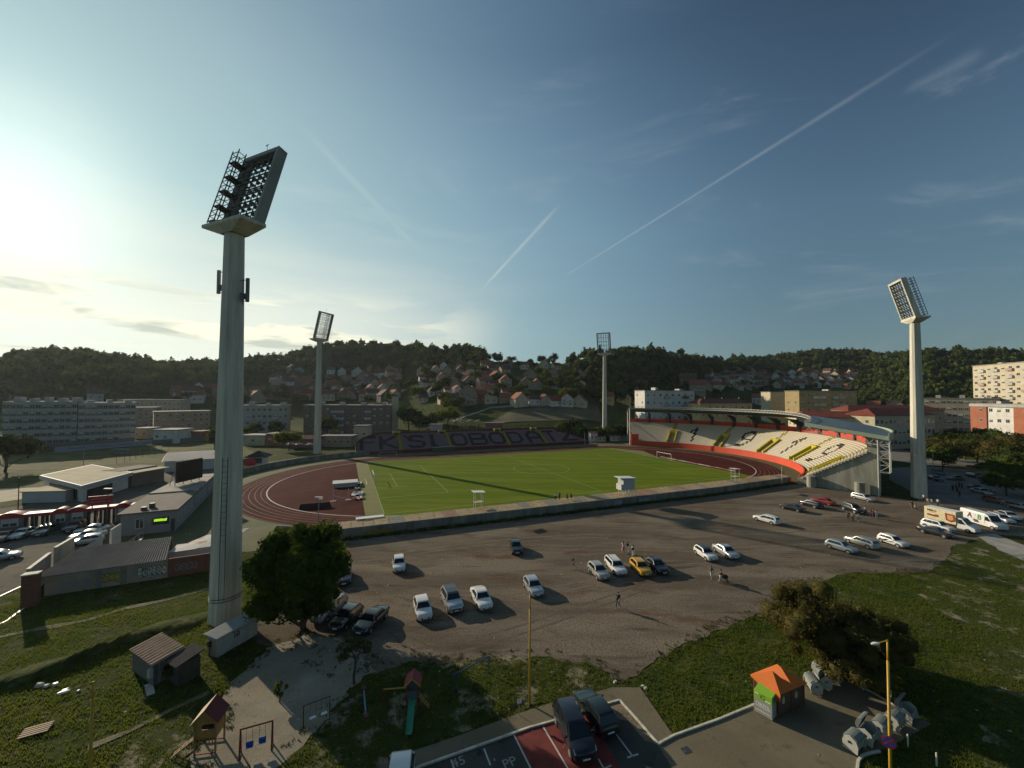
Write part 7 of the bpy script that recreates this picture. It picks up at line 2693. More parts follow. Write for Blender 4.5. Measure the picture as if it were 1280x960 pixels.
for i in range(2):
 x0, x1 = -.12 + i * (L / 2 + .12), L / 2 + i * (L / 2 + .12)
 e = .25
 ridge = ((x0 + x1) / 2, D / 2)
 c = [(x0, -e, 1.85), (x1, -e, 1.85 if i else 1.85), (x1, D + e, 1.85), (x0, D + e, 1.85)]
 ap = ((x0 + x1) / 2 + (.25 if i == 0 else -.35), D / 2 + .1, 2.55)
 mb.add(c + [ap], [(0, 1, 4), (1, 2, 4), (2, 3, 4), (3, 0, 4)])
mb.add([(-.12, -.25, 1.85), (-.12, D + .25, 1.85), (-.12, D + .25, 1.72), (-.12, -.25, 1.25)], [(0, 1, 2, 3)])
mb.build('roof', orange, t)
# green clothes container
A, B = G(942.5, 889), G(958, 898)
L, a = frame2(A, B)
t = empty('textile_container', (*A, .02), a, 'grey and lime green textile bank at the kerb before the orange roof', 'container')
W_ = 1.25
D_ = 1.05
mb = MB()
mb.box(0, W_, 0, D_, .05, 1.1)
mb.build('body', mat('bank_grey', (.34, .34, .31), .6, noise=.15, scale=2), t)
lime = mat('bank_lime', (.25, .48, .04), .5)
mb = MB()
mb.add([(0, 0, 1.1), (W_, 0, 1.1), (W_, D_, 1.1), (0, D_, 1.1), (0, .0, 1.65), (W_, .0, 1.65), (W_, D_, 1.75), (0, D_, 1.75)], [(0, 1, 5, 4), (1, 2, 6, 5), (2, 3, 7, 6), (3, 0, 4, 7), (4, 5, 6, 7)])
mb.build('hood', lime, t, bevel=.02)
mb = MB()
mb.add([(W_ + .004, .25, 1.15), (W_ + .004, .8, 1.15), (W_ + .004, .8, 1.55), (W_ + .004, .25, 1.55)], [(0, 1, 2, 3)])
mb.build('chute', mat('chute_blue', (.10, .13, .20), .4), t)
mb = MB()
R90 = Matrix.Rotation(math.pi / 2, 4, 'X')
text_into(mb, "TEKSTIL", .27, Matrix.Translation((W_ / 2, -.008, .78)) @ R90, 0, .003, .006)
for z in (.62, .3):
 mb.box(.1, W_ - .1, -.008, -.002, z - .02, z + .02)
for x0, x1, z in ((.06, .34, 1.50), (.78, 1.16, 1.22)):
 mb.box(x0, x1, -.008, -.002, z - .05, z + .04)
mb.build('lettering', white_paint, t)
mb = MB()
for k in range(3):
 a0 = k * 2.094 + .4
 for i in range(5):
  q0, q1 = a0 + i * .3, a0 + (i + 1) * .3
  mb.beam((.62 + .15 * math.cos(q0), -.006, 1.37 + .15 * math.sin(q0)), (.62 + .15 * math.cos(q1), -.006, 1.37 + .15 * math.sin(q1)), .01, .045)
mb.build('recycling_symbol', mat('symbol_dark', (.03, .10, .02), .6), t)
# refuse bins
binm = mat('bin_grey', (.34, .35, .31), .5, noise=.15, scale=2)
binm2 = mat('bin_slate', (.17, .19, .18), .5, noise=.2, scale=2)
def bin_proto(openlid):
 t = empty('refuse_bin', (0, 0, 0))
 mb = MB()
 zb, zt = .25, 1.05
 b = [(-.55, -.38), (.55, -.38), (.55, .38), (-.55, .38)]
 tt_ = [(-.68, -.50), (.68, -.50), (.68, .50), (-.68, .50)]
 mb.add([(x, y, zb) for x, y in b] + [(x, y, zt) for x, y in tt_] + [(x * .93, y * .92, zt) for x, y in tt_] + [(x * .8, y * .8, zb + .1) for x, y in b],
  [(3, 2, 1, 0)] + [(i, (i + 1) % 4, 4 + (i + 1) % 4, 4 + i) for i in range(4)] + [(4 + i, 4 + (i + 1) % 4, 8 + (i + 1) % 4, 8 + i) for i in range(4)] + [(8 + i, 8 + (i + 1) % 4, 12 + (i + 1) % 4, 12 + i) for i in range(4)] + [(12, 13, 14, 15)])
 mb.build('tub', binm, t)
 lid = MB()
 n = 8
 vs = []
 a0 = 1.25 if openlid else 0.0
 for i in range(n + 1):
  q = math.pi * i / n
  y, z = -.52 * math.cos(q), .30 * math.sin(q)
  if openlid:
   y, z = y, z
  for x in (-.69, .69):
   p = Vector((x, y, z))
   if openlid:
    p = Matrix.Rotation(-a0, 3, 'X') @ (p - Vector((0, .52, 0))) + Vector((0, .52, 0))
   vs.append((p.x, p.y, p.z + 1.07))
 lid.add(vs, [(2 * i, 2 * i + 1, 2 * i + 3, 2 * i + 2) for i in range(n)])
 for s in (0, 1):
  lid.f.append(tuple(2 * i + s for i in range(n + 1))); lid.m.append(0)
 lid.build('lid', binm2, t)
 for s in (-1, 1):
  e = MB()
  pts = [(-.50, .15), (-.55, .75), (-.40, 1.15), (0, 1.38), (.40, 1.15), (.55, .75), (.50, .15)]
  pts2 = [(-.14, .72), (-.16, .82), (-.12, .92), (0, .98), (.12, .92), (.16, .82), (.14, .72)]
  vs = [(s * .71, y, z) for y, z in pts] + [(s * .71, y, z) for y, z in pts2] + [(s * .76, y, z) for y, z in pts] + [(s * .76, y, z) for y, z in pts2]
  fs = []
  for i in range(6):
   fs += [(i, i + 1, 8 + i, 7 + i), (14 + i, 21 + i, 22 + i, 15 + i), (i, 14 + i, 15 + i, i + 1)]
  fs += [(0, 7, 13, 6), (14, 20, 27, 21)]
  e.add(vs, fs)
  e.build('end_plate', mat('bin_end_pale', (.46, .46, .40), .6, noise=.2, scale=3), t)
 for x in (-.5, .5):
  for y in (-.32, .32):
   w = MB()
   w.tube((x, y - .03, .10), (x, y + .03, .10), .10, .10, 12)
   w.build('caster', black_rubber, t)
 return t
bp = [bin_proto(False), bin_proto(True)]
BG = 'grey domed refuse bins'
first = [True, True]
for px, py, an, op, lb in [(1056, 938, -.15, 0, 'domed bin at the near end of the row beside the lamp post'), (1074, 929, -.1, 1, 'second bin of the row, its lid rolled open, left of the lamp post'), (1091, 920, -.1, 0, 'bin directly behind the yellow lamp post'),
      (1107, 911, -.12, 0, 'domed bin right of the lamp post'), (1123, 902, -.1, 1, 'open bin at the far right end of the row'),
      (1006, 864, .5, 0, 'domed bin just behind the orange roof'), (1018, 858, .5, 1, 'open bin behind the shelter, middle of three'), (1030, 850, .5, 0, 'pale bin farthest behind the shelter')]:
 gx, gy = G(px, py)
 if first[op]:
  t = bp[op]
  first[op] = False
 else:
  t = copy_tree(bp[op])
 t.location = (gx + .75, gy + .1, .02)
 t.scale = (.82,) * 3
 t.rotation_euler = (0, 0, 1.05 + an - (.75 if px < 1050 else .95) + .55)
 tag(t, lb, 'refuse bin', BG)
# ---------------------------------------------------------------- graffiti building and yard walls
A, B = G(46, 747), G(264, 713.5)
L, a = frame2(A, B)
t = empty('low_building', (*A, 0), a, 'long low building with a grey corrugated roof and graffiti along its front wall', 'building')
gw = mat('graffiti_wall', (.36, .32, .23), .9, col2=(.22, .21, .19), scale=.35, bump=.3, bscale=3)
mb = MB()
x2 = L * .72
mb.box(.6, x2, 0, .25, 0, 2.3)
mb.build('front_wall', gw, t)
mb = MB()
mb.box(x2 + .01, L + 1, .02, .25, 0, 2.4)
mb.build('brick_wall', brick, t)
mb = MB()
for x in (L * .32, L * .46):
 mb.box(x - .3, x + .3, -.08, -.003, 0, 2.2)
mb.build('wall_pier', mat('pier_grey', (.20, .19, .17), .9, noise=.3), t)
D = 6.4
mb = MB()
corr_roof(mb, (-.1, -.35, 2.45), (x2, -.35, 2.45), (x2 - 1.2, D, 3.5), (1.2, D, 3.5), 46, .035)
mb.build('roof', mat('old_sheet_roof', (.13, .13, .125), .9, noise=.35, scale=.5), t)
mb = MB()
mb.box(1.2, x2 - 1.2, D - .2, D, 0, 3.35)
mb.box(.6, .8, .26, D - .21, 0, 2.4)
mb.build('rear_wall', brick, t)
# graffiti: each piece a group of thick strokes
rnd = random.Random(4)
gcol = [mat('spray_black', (.02, .02, .02), .7), mat('spray_yellow', (.40, .33, .06), .7), mat('spray_green', (.03, .18, .12), .7), mat('spray_white', (.55, .55, .52), .7), mat('spray_grey', (.22, .25, .28), .7)]
def piece(x0, x1, z0, z1, fill, edge, n, name='graffiti'):
 mb = MB()
 w = (x1 - x0) / n
 for i in range(n):
  cx_, cz_ = x0 + w * (i + .5), (z0 + z1) / 2
  pts = []
  for k in range(9):
   q = 2 * math.pi * k / 9
   pts.append((cx_ + w * .56 * math.cos(q) * rnd.uniform(.8, 1.15), -.006 - .001 * (i % 3), cz_ + (z1 - z0) / 2 * math.sin(q) * rnd.uniform(.75, 1.1)))
  if fill is not None:
   mb.add(pts, [tuple(range(9))], 0)
  for k in range(9):
   p, q = pts[k], pts[(k + 1) % 9]
   mb.beam((p[0], -.012, p[2]), (q[0], -.012, q[2]), .01, .07, 1)
  for _ in range(3):
   p = (cx_ + rnd.uniform(-.4, .4) * w, -.013, cz_ + rnd.uniform(-.35, .35) * (z1 - z0))
   q = (cx_ + rnd.uniform(-.4, .4) * w, -.013, cz_ + rnd.uniform(-.35, .35) * (z1 - z0))
   mb.beam(p, q, .01, .06, 1)
 mb.build(name, [fill or gcol[0], edge], t)
piece(1.6, 4.2, .5, 1.7, None, gcol[4], 4)
piece(4.9, 7.4, .45, 1.75, gcol[1], gcol[0], 5)
piece(9.1, 11.4, .6, 1.5, None, gcol[2], 5)
piece(x2 - 3.0, x2 - .1, .35, 1.8, gcol[3], gcol[0], 6)
piece(x2 + .8, x2 + 3.2, .7, 1.6, None, gcol[4], 4)
# white rusty lean-to at its right end
A2 = G(190, 706)
t = empty('lean_to', (*G(232, 711), 0), a, 'low annex with pale rust-stained sheet roofs left of the tower', 'annex')
mb = MB()
mb.box(-2.0, 4.5, .5, 4.0, 0, 2.3)
mb.build('wall', WM['white'], t)
mb = MB()
rw = mat('rusty_white_sheet', (.50, .47, .42), .7, col2=(.30, .14, .06), scale=.6, lo=.50, hi=.62)
mb.add([(-2.6, .2, 2.45), (1.0, .2, 2.5), (4.6, 4.4, 3.1), (1.4, 4.6, 3.0), (-2.6, .2, 2.35), (1.0, .2, 2.4), (4.6, 4.4, 3.0), (1.4, 4.6, 2.9)], [(0, 1, 2, 3), (4, 7, 6, 5), (0, 4, 5, 1), (0, 3, 7, 4), (1, 5, 6, 2)])
mb.add([(1.3, .1, 2.6), (4.8, .1, 2.6), (6.8, 4.6, 3.3), (4.9, 4.6, 3.3), (1.3, .1, 2.5), (4.8, .1, 2.5), (6.8, 4.6, 3.2), (4.9, 4.6, 3.2)], [(0, 1, 2, 3), (4, 7, 6, 5), (0, 4, 5, 1), (0, 3, 7, 4), (1, 5, 6, 2)])
mb.build('roof', rw, t)
# brick pillar and stepped yard walls
gx, gy = G(38, 757)
mb = MB()
mb.box(-.65, .65, -.4, .4, 0, 3.55)
t = empty('brick_pillar', (gx, gy, 0), a, 'tall brick pillar at the left corner of the graffiti building', 'pillar')
mb.build('shaft', brick, t)
mb = MB()
mb.box(-.72, .72, -.47, .47, 3.55, 3.68)
mb.build('cap', pale_concrete, t)
def wall(pa, pb, h0, h1, m, label, th=.28, cap=True, zb=0):
 A, B = G(*pa), G(*pb)
 L, an = frame2(A, B)
 t = empty('yard_wall', (*A, zb), an, label, 'wall')
 mb = MB()
 mb.add([(0, 0, 0), (L, 0, 0), (L, th, 0), (0, th, 0), (0, 0, h0), (L, 0, h1), (L, th, h1), (0, th, h0)], [(0, 1, 5, 4), (1, 2, 6, 5), (2, 3, 7, 6), (3, 0, 4, 7), (4, 5, 6, 7)])
 mb.build('masonry', m, t)
 if cap:
  mb = MB()
  mb.add([(-.05, -.05, h0 + .003), (L + .05, -.05, h1 + .003), (L + .05, th + .05, h1 + .003), (-.05, th + .05, h0 + .003), (-.05, -.05, h0 + .1), (L + .05, -.05, h1 + .1), (L + .05, th + .05, h1 + .1), (-.05, th + .05, h0 + .1)],
   [(0, 1, 5, 4), (1, 2, 6, 5), (2, 3, 7, 6), (3, 0, 4, 7), (4, 5, 6, 7)])
  mb.build('coping', pale_concrete, t)
 return t
wall((36, 748), (63, 722), 3.4, 3.2, concrete, 'grey parapet wall running back from the brick pillar')
wall((70, 711), (93, 693), 2.9, 2.6, concrete, 'grey wall stub behind the graffiti building, left of the white gate walls')
wall((101, 700), (126, 698), 1.6, 3.2, WM['white'], 'sloping white wall in front of the three parked cars', cap=False)
wall((139, 690), (151, 684), 3.4, 3.7, WM['white'], 'tall white wall panel right of the three parked cars', cap=False)
# steel stair beside the bar
gx, gy = G(156, 688)
t = empty('steel_stair', (gx, gy, 0), .3, 'white steel stair with a handrail before the green lit bar window', 'stair')
mb = MB()
for s in (0, .9):
 mb.beam((0, s, 0), (1.8, s, 1.5), .05, .12)
 mb.beam((0, s, .95), (1.8, s, 2.45), .04, .04)
 for k in range(4):
  mb.beam((.6 * k, s, .5 * k), (.6 * k, s, .5 * k + .95), .03, .03)
for k in range(7):
 mb.box(.1 + .25 * k, .34 + .25 * k, 0, .9, .2 * k + .12, .2 * k + .16)
mb.build('frame', white_steel, t)
# ---------------------------------------------------------------- bar and clubhouse with the scoreboard
A, B = G(150, 671), G(219, 663.5)
L, a = frame2(A, B)
C2 = G(268, 612)
t = empty('clubhouse', (*A, 0), a, 'grey clubhouse with a flat brown roof and a bright green lit window', 'clubhouse')
v = Vector((C2[0] - B[0], C2[1] - B[1], 0))
Mi = Matrix.Rotation(-a, 4, 'Z')
v = Mi @ v
H = zat(150, 642, *A)
H = 3.6
ax, bx = Vector((0, 0, 0)), Vector((L, 0, 0))
cx_, dx_ = bx + v, ax + v * .55
wallc = mat('clubhouse_wall', (.25, .27, .28), .85, noise=.15, scale=.5)
mb = MB()
mb.prism([(ax.x, ax.y), (bx.x, bx.y), (cx_.x, cx_.y), (cx_.x - L * .55, cx_.y + 1.0), (dx_.x, dx_.y)], 0, H)
mb.build('wall', wallc, t)
mb = MB()
e = .4
q = v.normalized()
mb.prism([(-e, -e), (L + e, -e), (bx + v * .42 + Vector((e, 0, 0))).to_tuple()[:2], (ax + v * .42 + Vector((-e, 0, 0))).to_tuple()[:2]], H + .003, H + .28)
mb.build('roof', asphalt_roof, t)
mb = MB()
s = bx + v * .43
mb.prism([(s.x - L - .3, s.y), (s.x + .3, s.y), (cx_.x + .3, cx_.y), (cx_.x - L * .8, cx_.y)], H + .003, H + .5)
mb.build('roof', mat('old_pale_roof', (.36, .33, .28), .9, noise=.5, scale=.8), t)
for x, y, h in ((L * .45, 2.6, .8), (L * .35, 1.4, .5)):
 mb = MB()
 mb.box(x - .35, x + .35, y - .35, y + .35, H + .28, H + .28 + h)
 mb.build('roof_vent', dark_steel, t)
mb = MB()
mb.box(L * .55, L * .88, -.05, -.004, 1.4, 2.7)
mb.build('window', window_glass, t)
glow = bpy.data.materials.new('green_neon')
glow.use_nodes = True
gb = glow.node_tree.nodes['Principled BSDF']
gb.inputs['Base Color'].default_value = (.35, .6, .03, 1)
gb.inputs['Emission Color'].default_value = (.45, .9, .04, 1)
gb.inputs['Emission Strength'].default_value = .75
mb = MB()
rnd = random.Random(3)
for i in range(8):
 x = L * (.60 + .03 * i)
 mb.add([(x, -.06, 1.95), (x + L * .026, -.06, 2.0), (x + L * .03, -.06, 2.45 + rnd.uniform(-.1, .1)), (x, -.06, 2.35)], [(0, 1, 2, 3)])
mb.build('lit_sign', glow, t)
window_obj(1.0, 1.5, 0, t, L * .34, -.02, 1.9)
mb = MB()
mb.box(L * .80 + .9, L * .80 + 1.8, -.04, -.004, 0, 2.2) if False else mb.box(L * .91, L * .99, -.04, -.004, 0, 2.2)
mb.build('door', mat('door_dark', (.06, .06, .065), .6), t)
an2 = math.atan2(v.y, v.x)
for k in range(14):
 if k in (5, 10):
  continue
 p = bx + v * ((k + .7) / 14.5)
 window_obj(.9, 1.3, 0, t, p.x + .03 * math.sin(an2), p.y - .03 * math.cos(an2), 2.0, an2)
# scoreboard on the roof
gx, gy = at(236, 630, 91)[:2]
t = empty('scoreboard', (gx, gy, H + .5), 0, 'tall black scoreboard standing on steel legs on the clubhouse roof', 'scoreboard')
mb = MB()
Ms = Matrix.Rotation(math.radians(84), 4, 'Z')
zb, zt = zat(236, 610, gx, gy) - H - .5, zat(236, 583, gx, gy) - H - .5
mb.box(-3.2, 3.2, -.15, .15, .6, 5.2, 0, Ms)
mb.build('screen', mat('screen_black', (.012, .013, .015), .4), t)
mb = MB()
for x in (-3, -1, 1, 3):
 mb.beam(Ms @ Vector((x, .5, 0)), Ms @ Vector((x, .5, 5.4)), .12, .12)
 mb.beam(Ms @ Vector((x, 1.8, 0)), Ms @ Vector((x, .5, 3.6)), .08, .08)
for z in (.6, 2.4, 4.2, 5.3):
 mb.beam(Ms @ Vector((-3.3, .5, z)), Ms @ Vector((3.3, .5, z)), .08, .08)
mb.build('steel_frame', grey_steel, t)
# pavilion with white fascia
A, B = G(76, 622), G(104, 628)
p = [G(55, 614), G(103, 628), G(160, 610)]
HH = 3.1
t = empty('pavilion', (*p[1], 0), 0, 'flat roofed pavilion with a broad white fascia and dark bays behind the yard', 'pavilion')
o = Vector((*p[1], 0))
e1, e2 = Vector((*p[0], 0)) - o, Vector((*p[2], 0)) - o
mb = MB()
mb.prism([(0, 0), tuple((e2)[:2]), tuple((e1 + e2)[:2]), tuple(e1[:2])], 0, HH)
mb.build('wall', WM['white'], t)
mb = MB()
n1, n2 = e1.normalized(), e2.normalized()
c = [(-n1 - n2) * 1.0, e2 + (n2 - n1) * 1.0, e1 + e2 + (n1 + n2) * 1.0, e1 + (n1 - n2) * 1.0]
mb.prism([tuple(q[:2]) for q in c], HH + .003, HH + .9)
mb.build('roof', mat('pavilion_fascia', (.42, .44, .44), .7, noise=.1), t)
mb = MB()
c2 = [(q * .94 + (e1 + e2) * .03) for q in c]
mb.prism([tuple(q[:2]) for q in c2], HH + .902, HH + .93)
mb.build('roof_felt', mat('felt_sand', (.46, .40, .26), .95, noise=.25, scale=.3), t)
for f0, f1, ee, nn in ((.12, .42, e1, n2), (.55, .85, e1, n2), (.08, .62, e2, n1)):
 a_ = ee * f0 - nn * .02
 b_ = ee * f1 - nn * .02
 mb = MB()
 mb.add([(a_.x, a_.y, .1), (b_.x, b_.y, .1), (b_.x, b_.y, 2.5), (a_.x, a_.y, 2.5)], [(0, 1, 2, 3)])
 mb.build('dark_bay', mat('bay_black', (.02, .022, .022), .6), t)
# white shed left of it, hall with grey roof, dark long shed behind
p0_ = G(27, 629)
t = empty('white_hut', (*p0_, 0), .12, 'windowless white hut at the left of the pavilion', 'hut')
mb = MB()
mb.box(0, 8.5, 0, 6, 0, 2.4)
mb.build('wall', mat('hut_white', (.48, .50, .50), .8, noise=.1), t)
mb = MB()
mb.box(-.3, 8.8, -.3, 6.3, 2.403, 2.6)
mb.build('roof', mat('felt_sand', (.46, .40, .26), .95, noise=.25, scale=.3), t)
A, B = fp(168, 104), fp(208, 112)
L, a = frame2(A, B)
t = empty('long_shed', (*A, 0), a, 'long dark shed with a pale strip roof between pavilion and clubhouse', 'shed')
mb = MB()
mb.box(0, L, 0, 6, 0, 3.6)
mb.build('wall', WM['brown'], t)
mb = MB()
mb.box(-.5, L + .5, -1.2, 3, 3.603, 3.8)
mb.build('roof', mat('felt_sand', (.46, .40, .26), .95, noise=.25, scale=.3), t)
mb = MB()
mb.box(-.5, L + .5, 3.01, 9, 3.603, 4.1)
mb.build('rear_roof', mat('felt_brown', (.15, .13, .11), .95, noise=.25, scale=.3), t)
A, B = fp(208, 124), fp(268, 130)
L, a = frame2(A, B)
t = empty('sports_hall', (*A, 0), a, 'small hall with a light grey sheet roof left of the nearest tower', 'hall')
mb = MB()
mb.box(0, L, 0, 12, 0, 3.3)
mb.build('wall', mat('hut_white', (.48, .50, .50), .8, noise=.1), t)
mb = MB()
corr_roof(mb, (-.6, -.6, 3.4), (L + .6, -.6, 3.4), (L + .6, 6, 5.3), (-.6, 6, 5.3), 30, .03)
corr_roof(mb, (-.6, 12.6, 3.4), (L + .6, 12.6, 3.4), (L + .6, 6, 5.3), (-.6, 6, 5.3), 30, .03)
mb.build('roof', mat('sheet_grey', (.16, .17, .185), .6, .1, noise=.1), t)
mb = MB()
mb.add([(L + .01, 0, 3.3), (L + .01, 12, 3.3), (L + .01, 6, 5.2), (-.01, 0, 3.3), (-.01, 12, 3.3), (-.01, 6, 5.2)], [(0, 1, 2), (3, 5, 4)])
mb.build('gable', mat('sheet_grey_dark', (.2, .21, .22), .6), t)
# ticket booths with the red fascia
A, B = G(-60, 685), G(175, 645)
A, B = G(-30, 672), G(168, 651)
L, a = frame2(A, B)
t = empty('ticket_booths', (*A, 0), a, 'row of ticket booths and gates under a white roof edged in red', 'ticket booths')
mb = MB()
zr = 3.0
mb.box(0, L, -.2, 1.6, zr, zr + .18)
mb.build('roof', mat('booth_roof', (.62, .60, .55), .6), t)
mb = MB()
mb.box(0, L, -.26, -.203, zr - .35, zr + .12)
mb.build('red_fascia', mat('fascia_red', (.30, .02, .025), .6), t)
def upx(px):
 """distance along the booth front at a photograph column"""
 best = (1e9, 0)
 for i in range(500):
  s = L * i / 499
  X_, Y_ = A[0] + s * math.cos(a), A[1] + s * math.sin(a)
  e_ = abs(640 + FPX * X_ / Y_ - px)
  if e_ < best[0]:
   best = (e_, s)
 return best[1]
for x0, x1 in ((-20, 0), (2, 36), (72, 91), (91.5, 114), (150, 168)):
 u0, u1 = upx(x0), upx(x1)
 mb = MB()
 mb.box(u0, u1, 0, 1.5, 0, zr - .01)
 mb.build('booth', mat('booth_stone', (.17, .17, .165), .9, noise=.3, scale=1), t)
 mb = MB()
 um = (u0 + u1) / 2
 mb.box(um - (u1 - u0) * .32, um + (u1 - u0) * .32, -.04, -.004, 1.2, 2.6)
 wo = mb.build('ticket_window', mat('booth_panel', (.45, .45, .43), .7), t)
 mb = MB()
 for s in (-1, 1):
  mb.box(um + s * (u1 - u0) * .14 - (u1 - u0) * .12, um + s * (u1 - u0) * .14 + (u1 - u0) * .12, -.06, -.044, 1.3, 1.8)
 mb.build('pane', window_glass, wo)
 mb = MB()
 n = 8
 pts = [(u0 - .1 + (u1 - u0 + .2) * i / n, zr + .1 + .55 * math.sin(math.pi * i / n)) for i in range(n + 1)]
 vs = [(x, -.30, z) for x, z in pts] + [(x, 1.5, z) for x, z in pts]
 mb.add(vs, [tuple(range(n + 1))] + [(i, i + 1, n + 2 + i, n + 1 + i) for i in range(n)])
 mb.build('arched_pediment', mat('fascia_red', (.30, .02, .025), .6), t)
for px in (38, 46, 51, 59, 64, 70, 116, 124, 131, 136, 141, 147):
 u = upx(px)
 mb = MB()
 mb.box(u - .16, u + .16, .1, .45, 0, zr - .01)
 mb.build('post', mat('post_dark', (.045, .04, .04), .8), t)
u0, u1 = upx(114), upx(145)
mb = MB()
mb.box(u0, u1, .3, .5, zr + .6, zr + 2.2)
mb.box(u0 + .5, u0 + .65, .35, .45, zr + .18, zr + .6)
mb.box(u1 - .65, u1 - .5, .35, .45, zr + .18, zr + .6)
tb = mb.build('name_board', mat('fascia_red', (.30, .02, .025), .6), t)
mb = MB()
for z, w in ((zr + 1.7, .36), (zr + 1.15, .40)):
 um = (u0 + u1) / 2
 mb.box(um - (u1 - u0) * w, um + (u1 - u0) * w, .285, .298, z - .06, z + .06)
mb.build('board_stripes', mat('board_stripe', (.40, .16, .15), .6), tb)
def pole(px, py, h, label, cat='lamp post', col=None, heads=0, Y=None, name='pole'):
 if Y is None:
  gx, gy = G(px, py)
 else:
  gx, gy = fp(px, Y)
 t = empty(name, (gx, gy, 0), 0, label, cat)
 mb = MB()
 mb.tube((0, 0, 0), (0, 0, h), .09, .06, 8)
 mb.build('post', col or grey_steel, t)
 for k in range(heads):
  s = -1 if k % 2 else 1
  mb = MB()
  mb.box(min(0, s * .7), max(0, s * .7), -.15, .15, h - .05 - .3 * (k // 2), h + .12 - .3 * (k // 2))
  mb.build('lamp_head', white_paint, t)
 return t
pole(133.5, 660, 7.0, 'dark double lamp post in front of the red name board', heads=2, col=dark_steel, name='street_lamp')
pole(22.5, 636, 6.5, 'thin dark pole beside the white hut', 'pole', dark_steel)
pole(398, 652, 4.6, 'floodlight mast with small lamps in front of the red infield', heads=3, name='lamp_mast')
pole(977.5, 607, 5.2, 'slim white post beside the end of the red front wall', 'pole', white_steel)
pole(731, 556, 6.0, 'white post at the right end of the far stand', 'pole', white_steel)
pole(431, 567, 7.0, 'grey post at the left end of the far stand', 'pole')
pole(104, 590, 8.0, 'thin pole in the middle of the training ground', 'pole')
pole(272.5, 545, 11.0, 'slim dark mast with aerials just left of the nearest tower', 'mast', dark_steel, Y=100)
pole(1167, 603, 9.0, 'slim lamp post right of the pale floodlight tower', 'lamp post', grey_steel, name='street_lamp', heads=0)
# mast beside the nearest tower's right edge
gx, gy = fp(297, 60)
# training ground: banner wall, fence, dugout, far hoardings
A, B = G(68, 567), G(190, 556.5)
L, a = frame2(A, B)
t = empty('banner_fence', (*A, 0), a, 'long pale banner with dark lettering along the far side of the training ground', 'banner fence')
mb = MB()
mb.box(0, L, 0, .1, .3, 2.6)
mb.build('banner', mat('banner_pale', (.30, .31, .38), .7, noise=.1), t)
mb = MB()
for i in range(4):
 x = L * (.13 + .245 * i)
 for k in range(9):
  mb.box(x + k * .55, x + k * .55 + .35, -.02, -.003, 1.35, 1.65)
mb.build('lettering', mat('banner_ink', (.05, .06, .09), .7), t)
A, B = G(190, 556), G(330, 547)
L, a = frame2(A, B)
t = empty('grey_fence', (*A, 0), a, 'plain grey fence closing the training ground behind the nearest tower', 'fence')
mb = MB()
mb.box(0, L, 0, .12, 0, 2.2)
mb.build('panels', mat('fence_slate', (.12, .13, .13), .8, noise=.3, scale=.2), t)
for i, (px, Y) in enumerate(((148, 140), (158, 143), (165, 146), (172, 149), (180, 152), (188, 155), (196, 158), (204, 161), (212, 164))):
 gx, gy = fp(px, Y)
 mb = MB()
 mb.tube((0, 0, 0), (0, 0, 3.6), .06, .06, 6)
 tag(mb.build('fence_post', dark_steel, loc=(gx, gy, 0)), 'thin net post on the training ground, %s' % nth(i, 9), 'post', 'net posts of the training ground')
gx, gy = G(148, 568)
t = empty('dugout', (gx, gy, 0), 0, 'small pale dugout in the shade of the training ground', 'dugout')
mb = MB()
mb.add([(-3, 0, 0), (3, 0, 0), (3, 1.6, 0), (-3, 1.6, 0), (-3, .3, 2), (3, .3, 2), (3, 1.6, 2), (-3, 1.6, 2)], [(1, 2, 6, 5), (2, 3, 7, 6), (3, 0, 4, 7), (4, 5, 6, 7)])
mb.build('shell', mat('dugout_grey', (.22, .24, .24), .7), t)
mb = MB()
mb.box(-2.8, 2.8, .9, 1.3, 0, .45)
mb.build('bench', mat('dugout_grey2', (.3, .31, .31), .7), t)
# warehouses and red hut behind the training ground
for px0, px1, Y, py, dep, wm, rm, lb in [(193, 222, 196, 538, 10, 'white', None, 'white tarpaulin covered depot behind the training ground'), (168, 186, 215, 536, 8, 'cream', None, 'small cream garage right of the grey banded blocks'),
          (239, 254, 205, 540, 7, 'brick', RM['maroon'], 'small dark red hut behind the training ground'), (303, 332, 190, 545, 8, 'cream', None, 'low cream shed right of the nearest tower'),
          (334, 360, 190, 543, 8, 'brick', None, 'low brick store with a cream end left of the left floodlight tower'), (400, 440, 186, 546, 8, 'tan', RM['grey'], 'low tan club building with a pale roof right of the left floodlight tower'),
          (443, 460, 205, 533, 6, 'cream', RM['grey'], 'pale container like hut above the left end of the far stand'), (1060, 1092, 150, 549, 6, 'grey', RM['grey'], 'flat grey canopy building behind the end of the curved stand')]:
 p0_, p1_ = fp(px0, Y), fp(px1, Y)
 H_ = max(2.6, topz(px0, py, Y))
 block('hut', p0_, p1_, dep, 0, H_, 1, max(2, (px1 - px0) // 8), WM[wm], lb, cat='hut', roofm=rm or mat('flat_roof', (.30, .29, .27), .9, noise=.3, scale=.4), win=(1.2, 1.0), seed=px0, skip=.3, side_win=False)
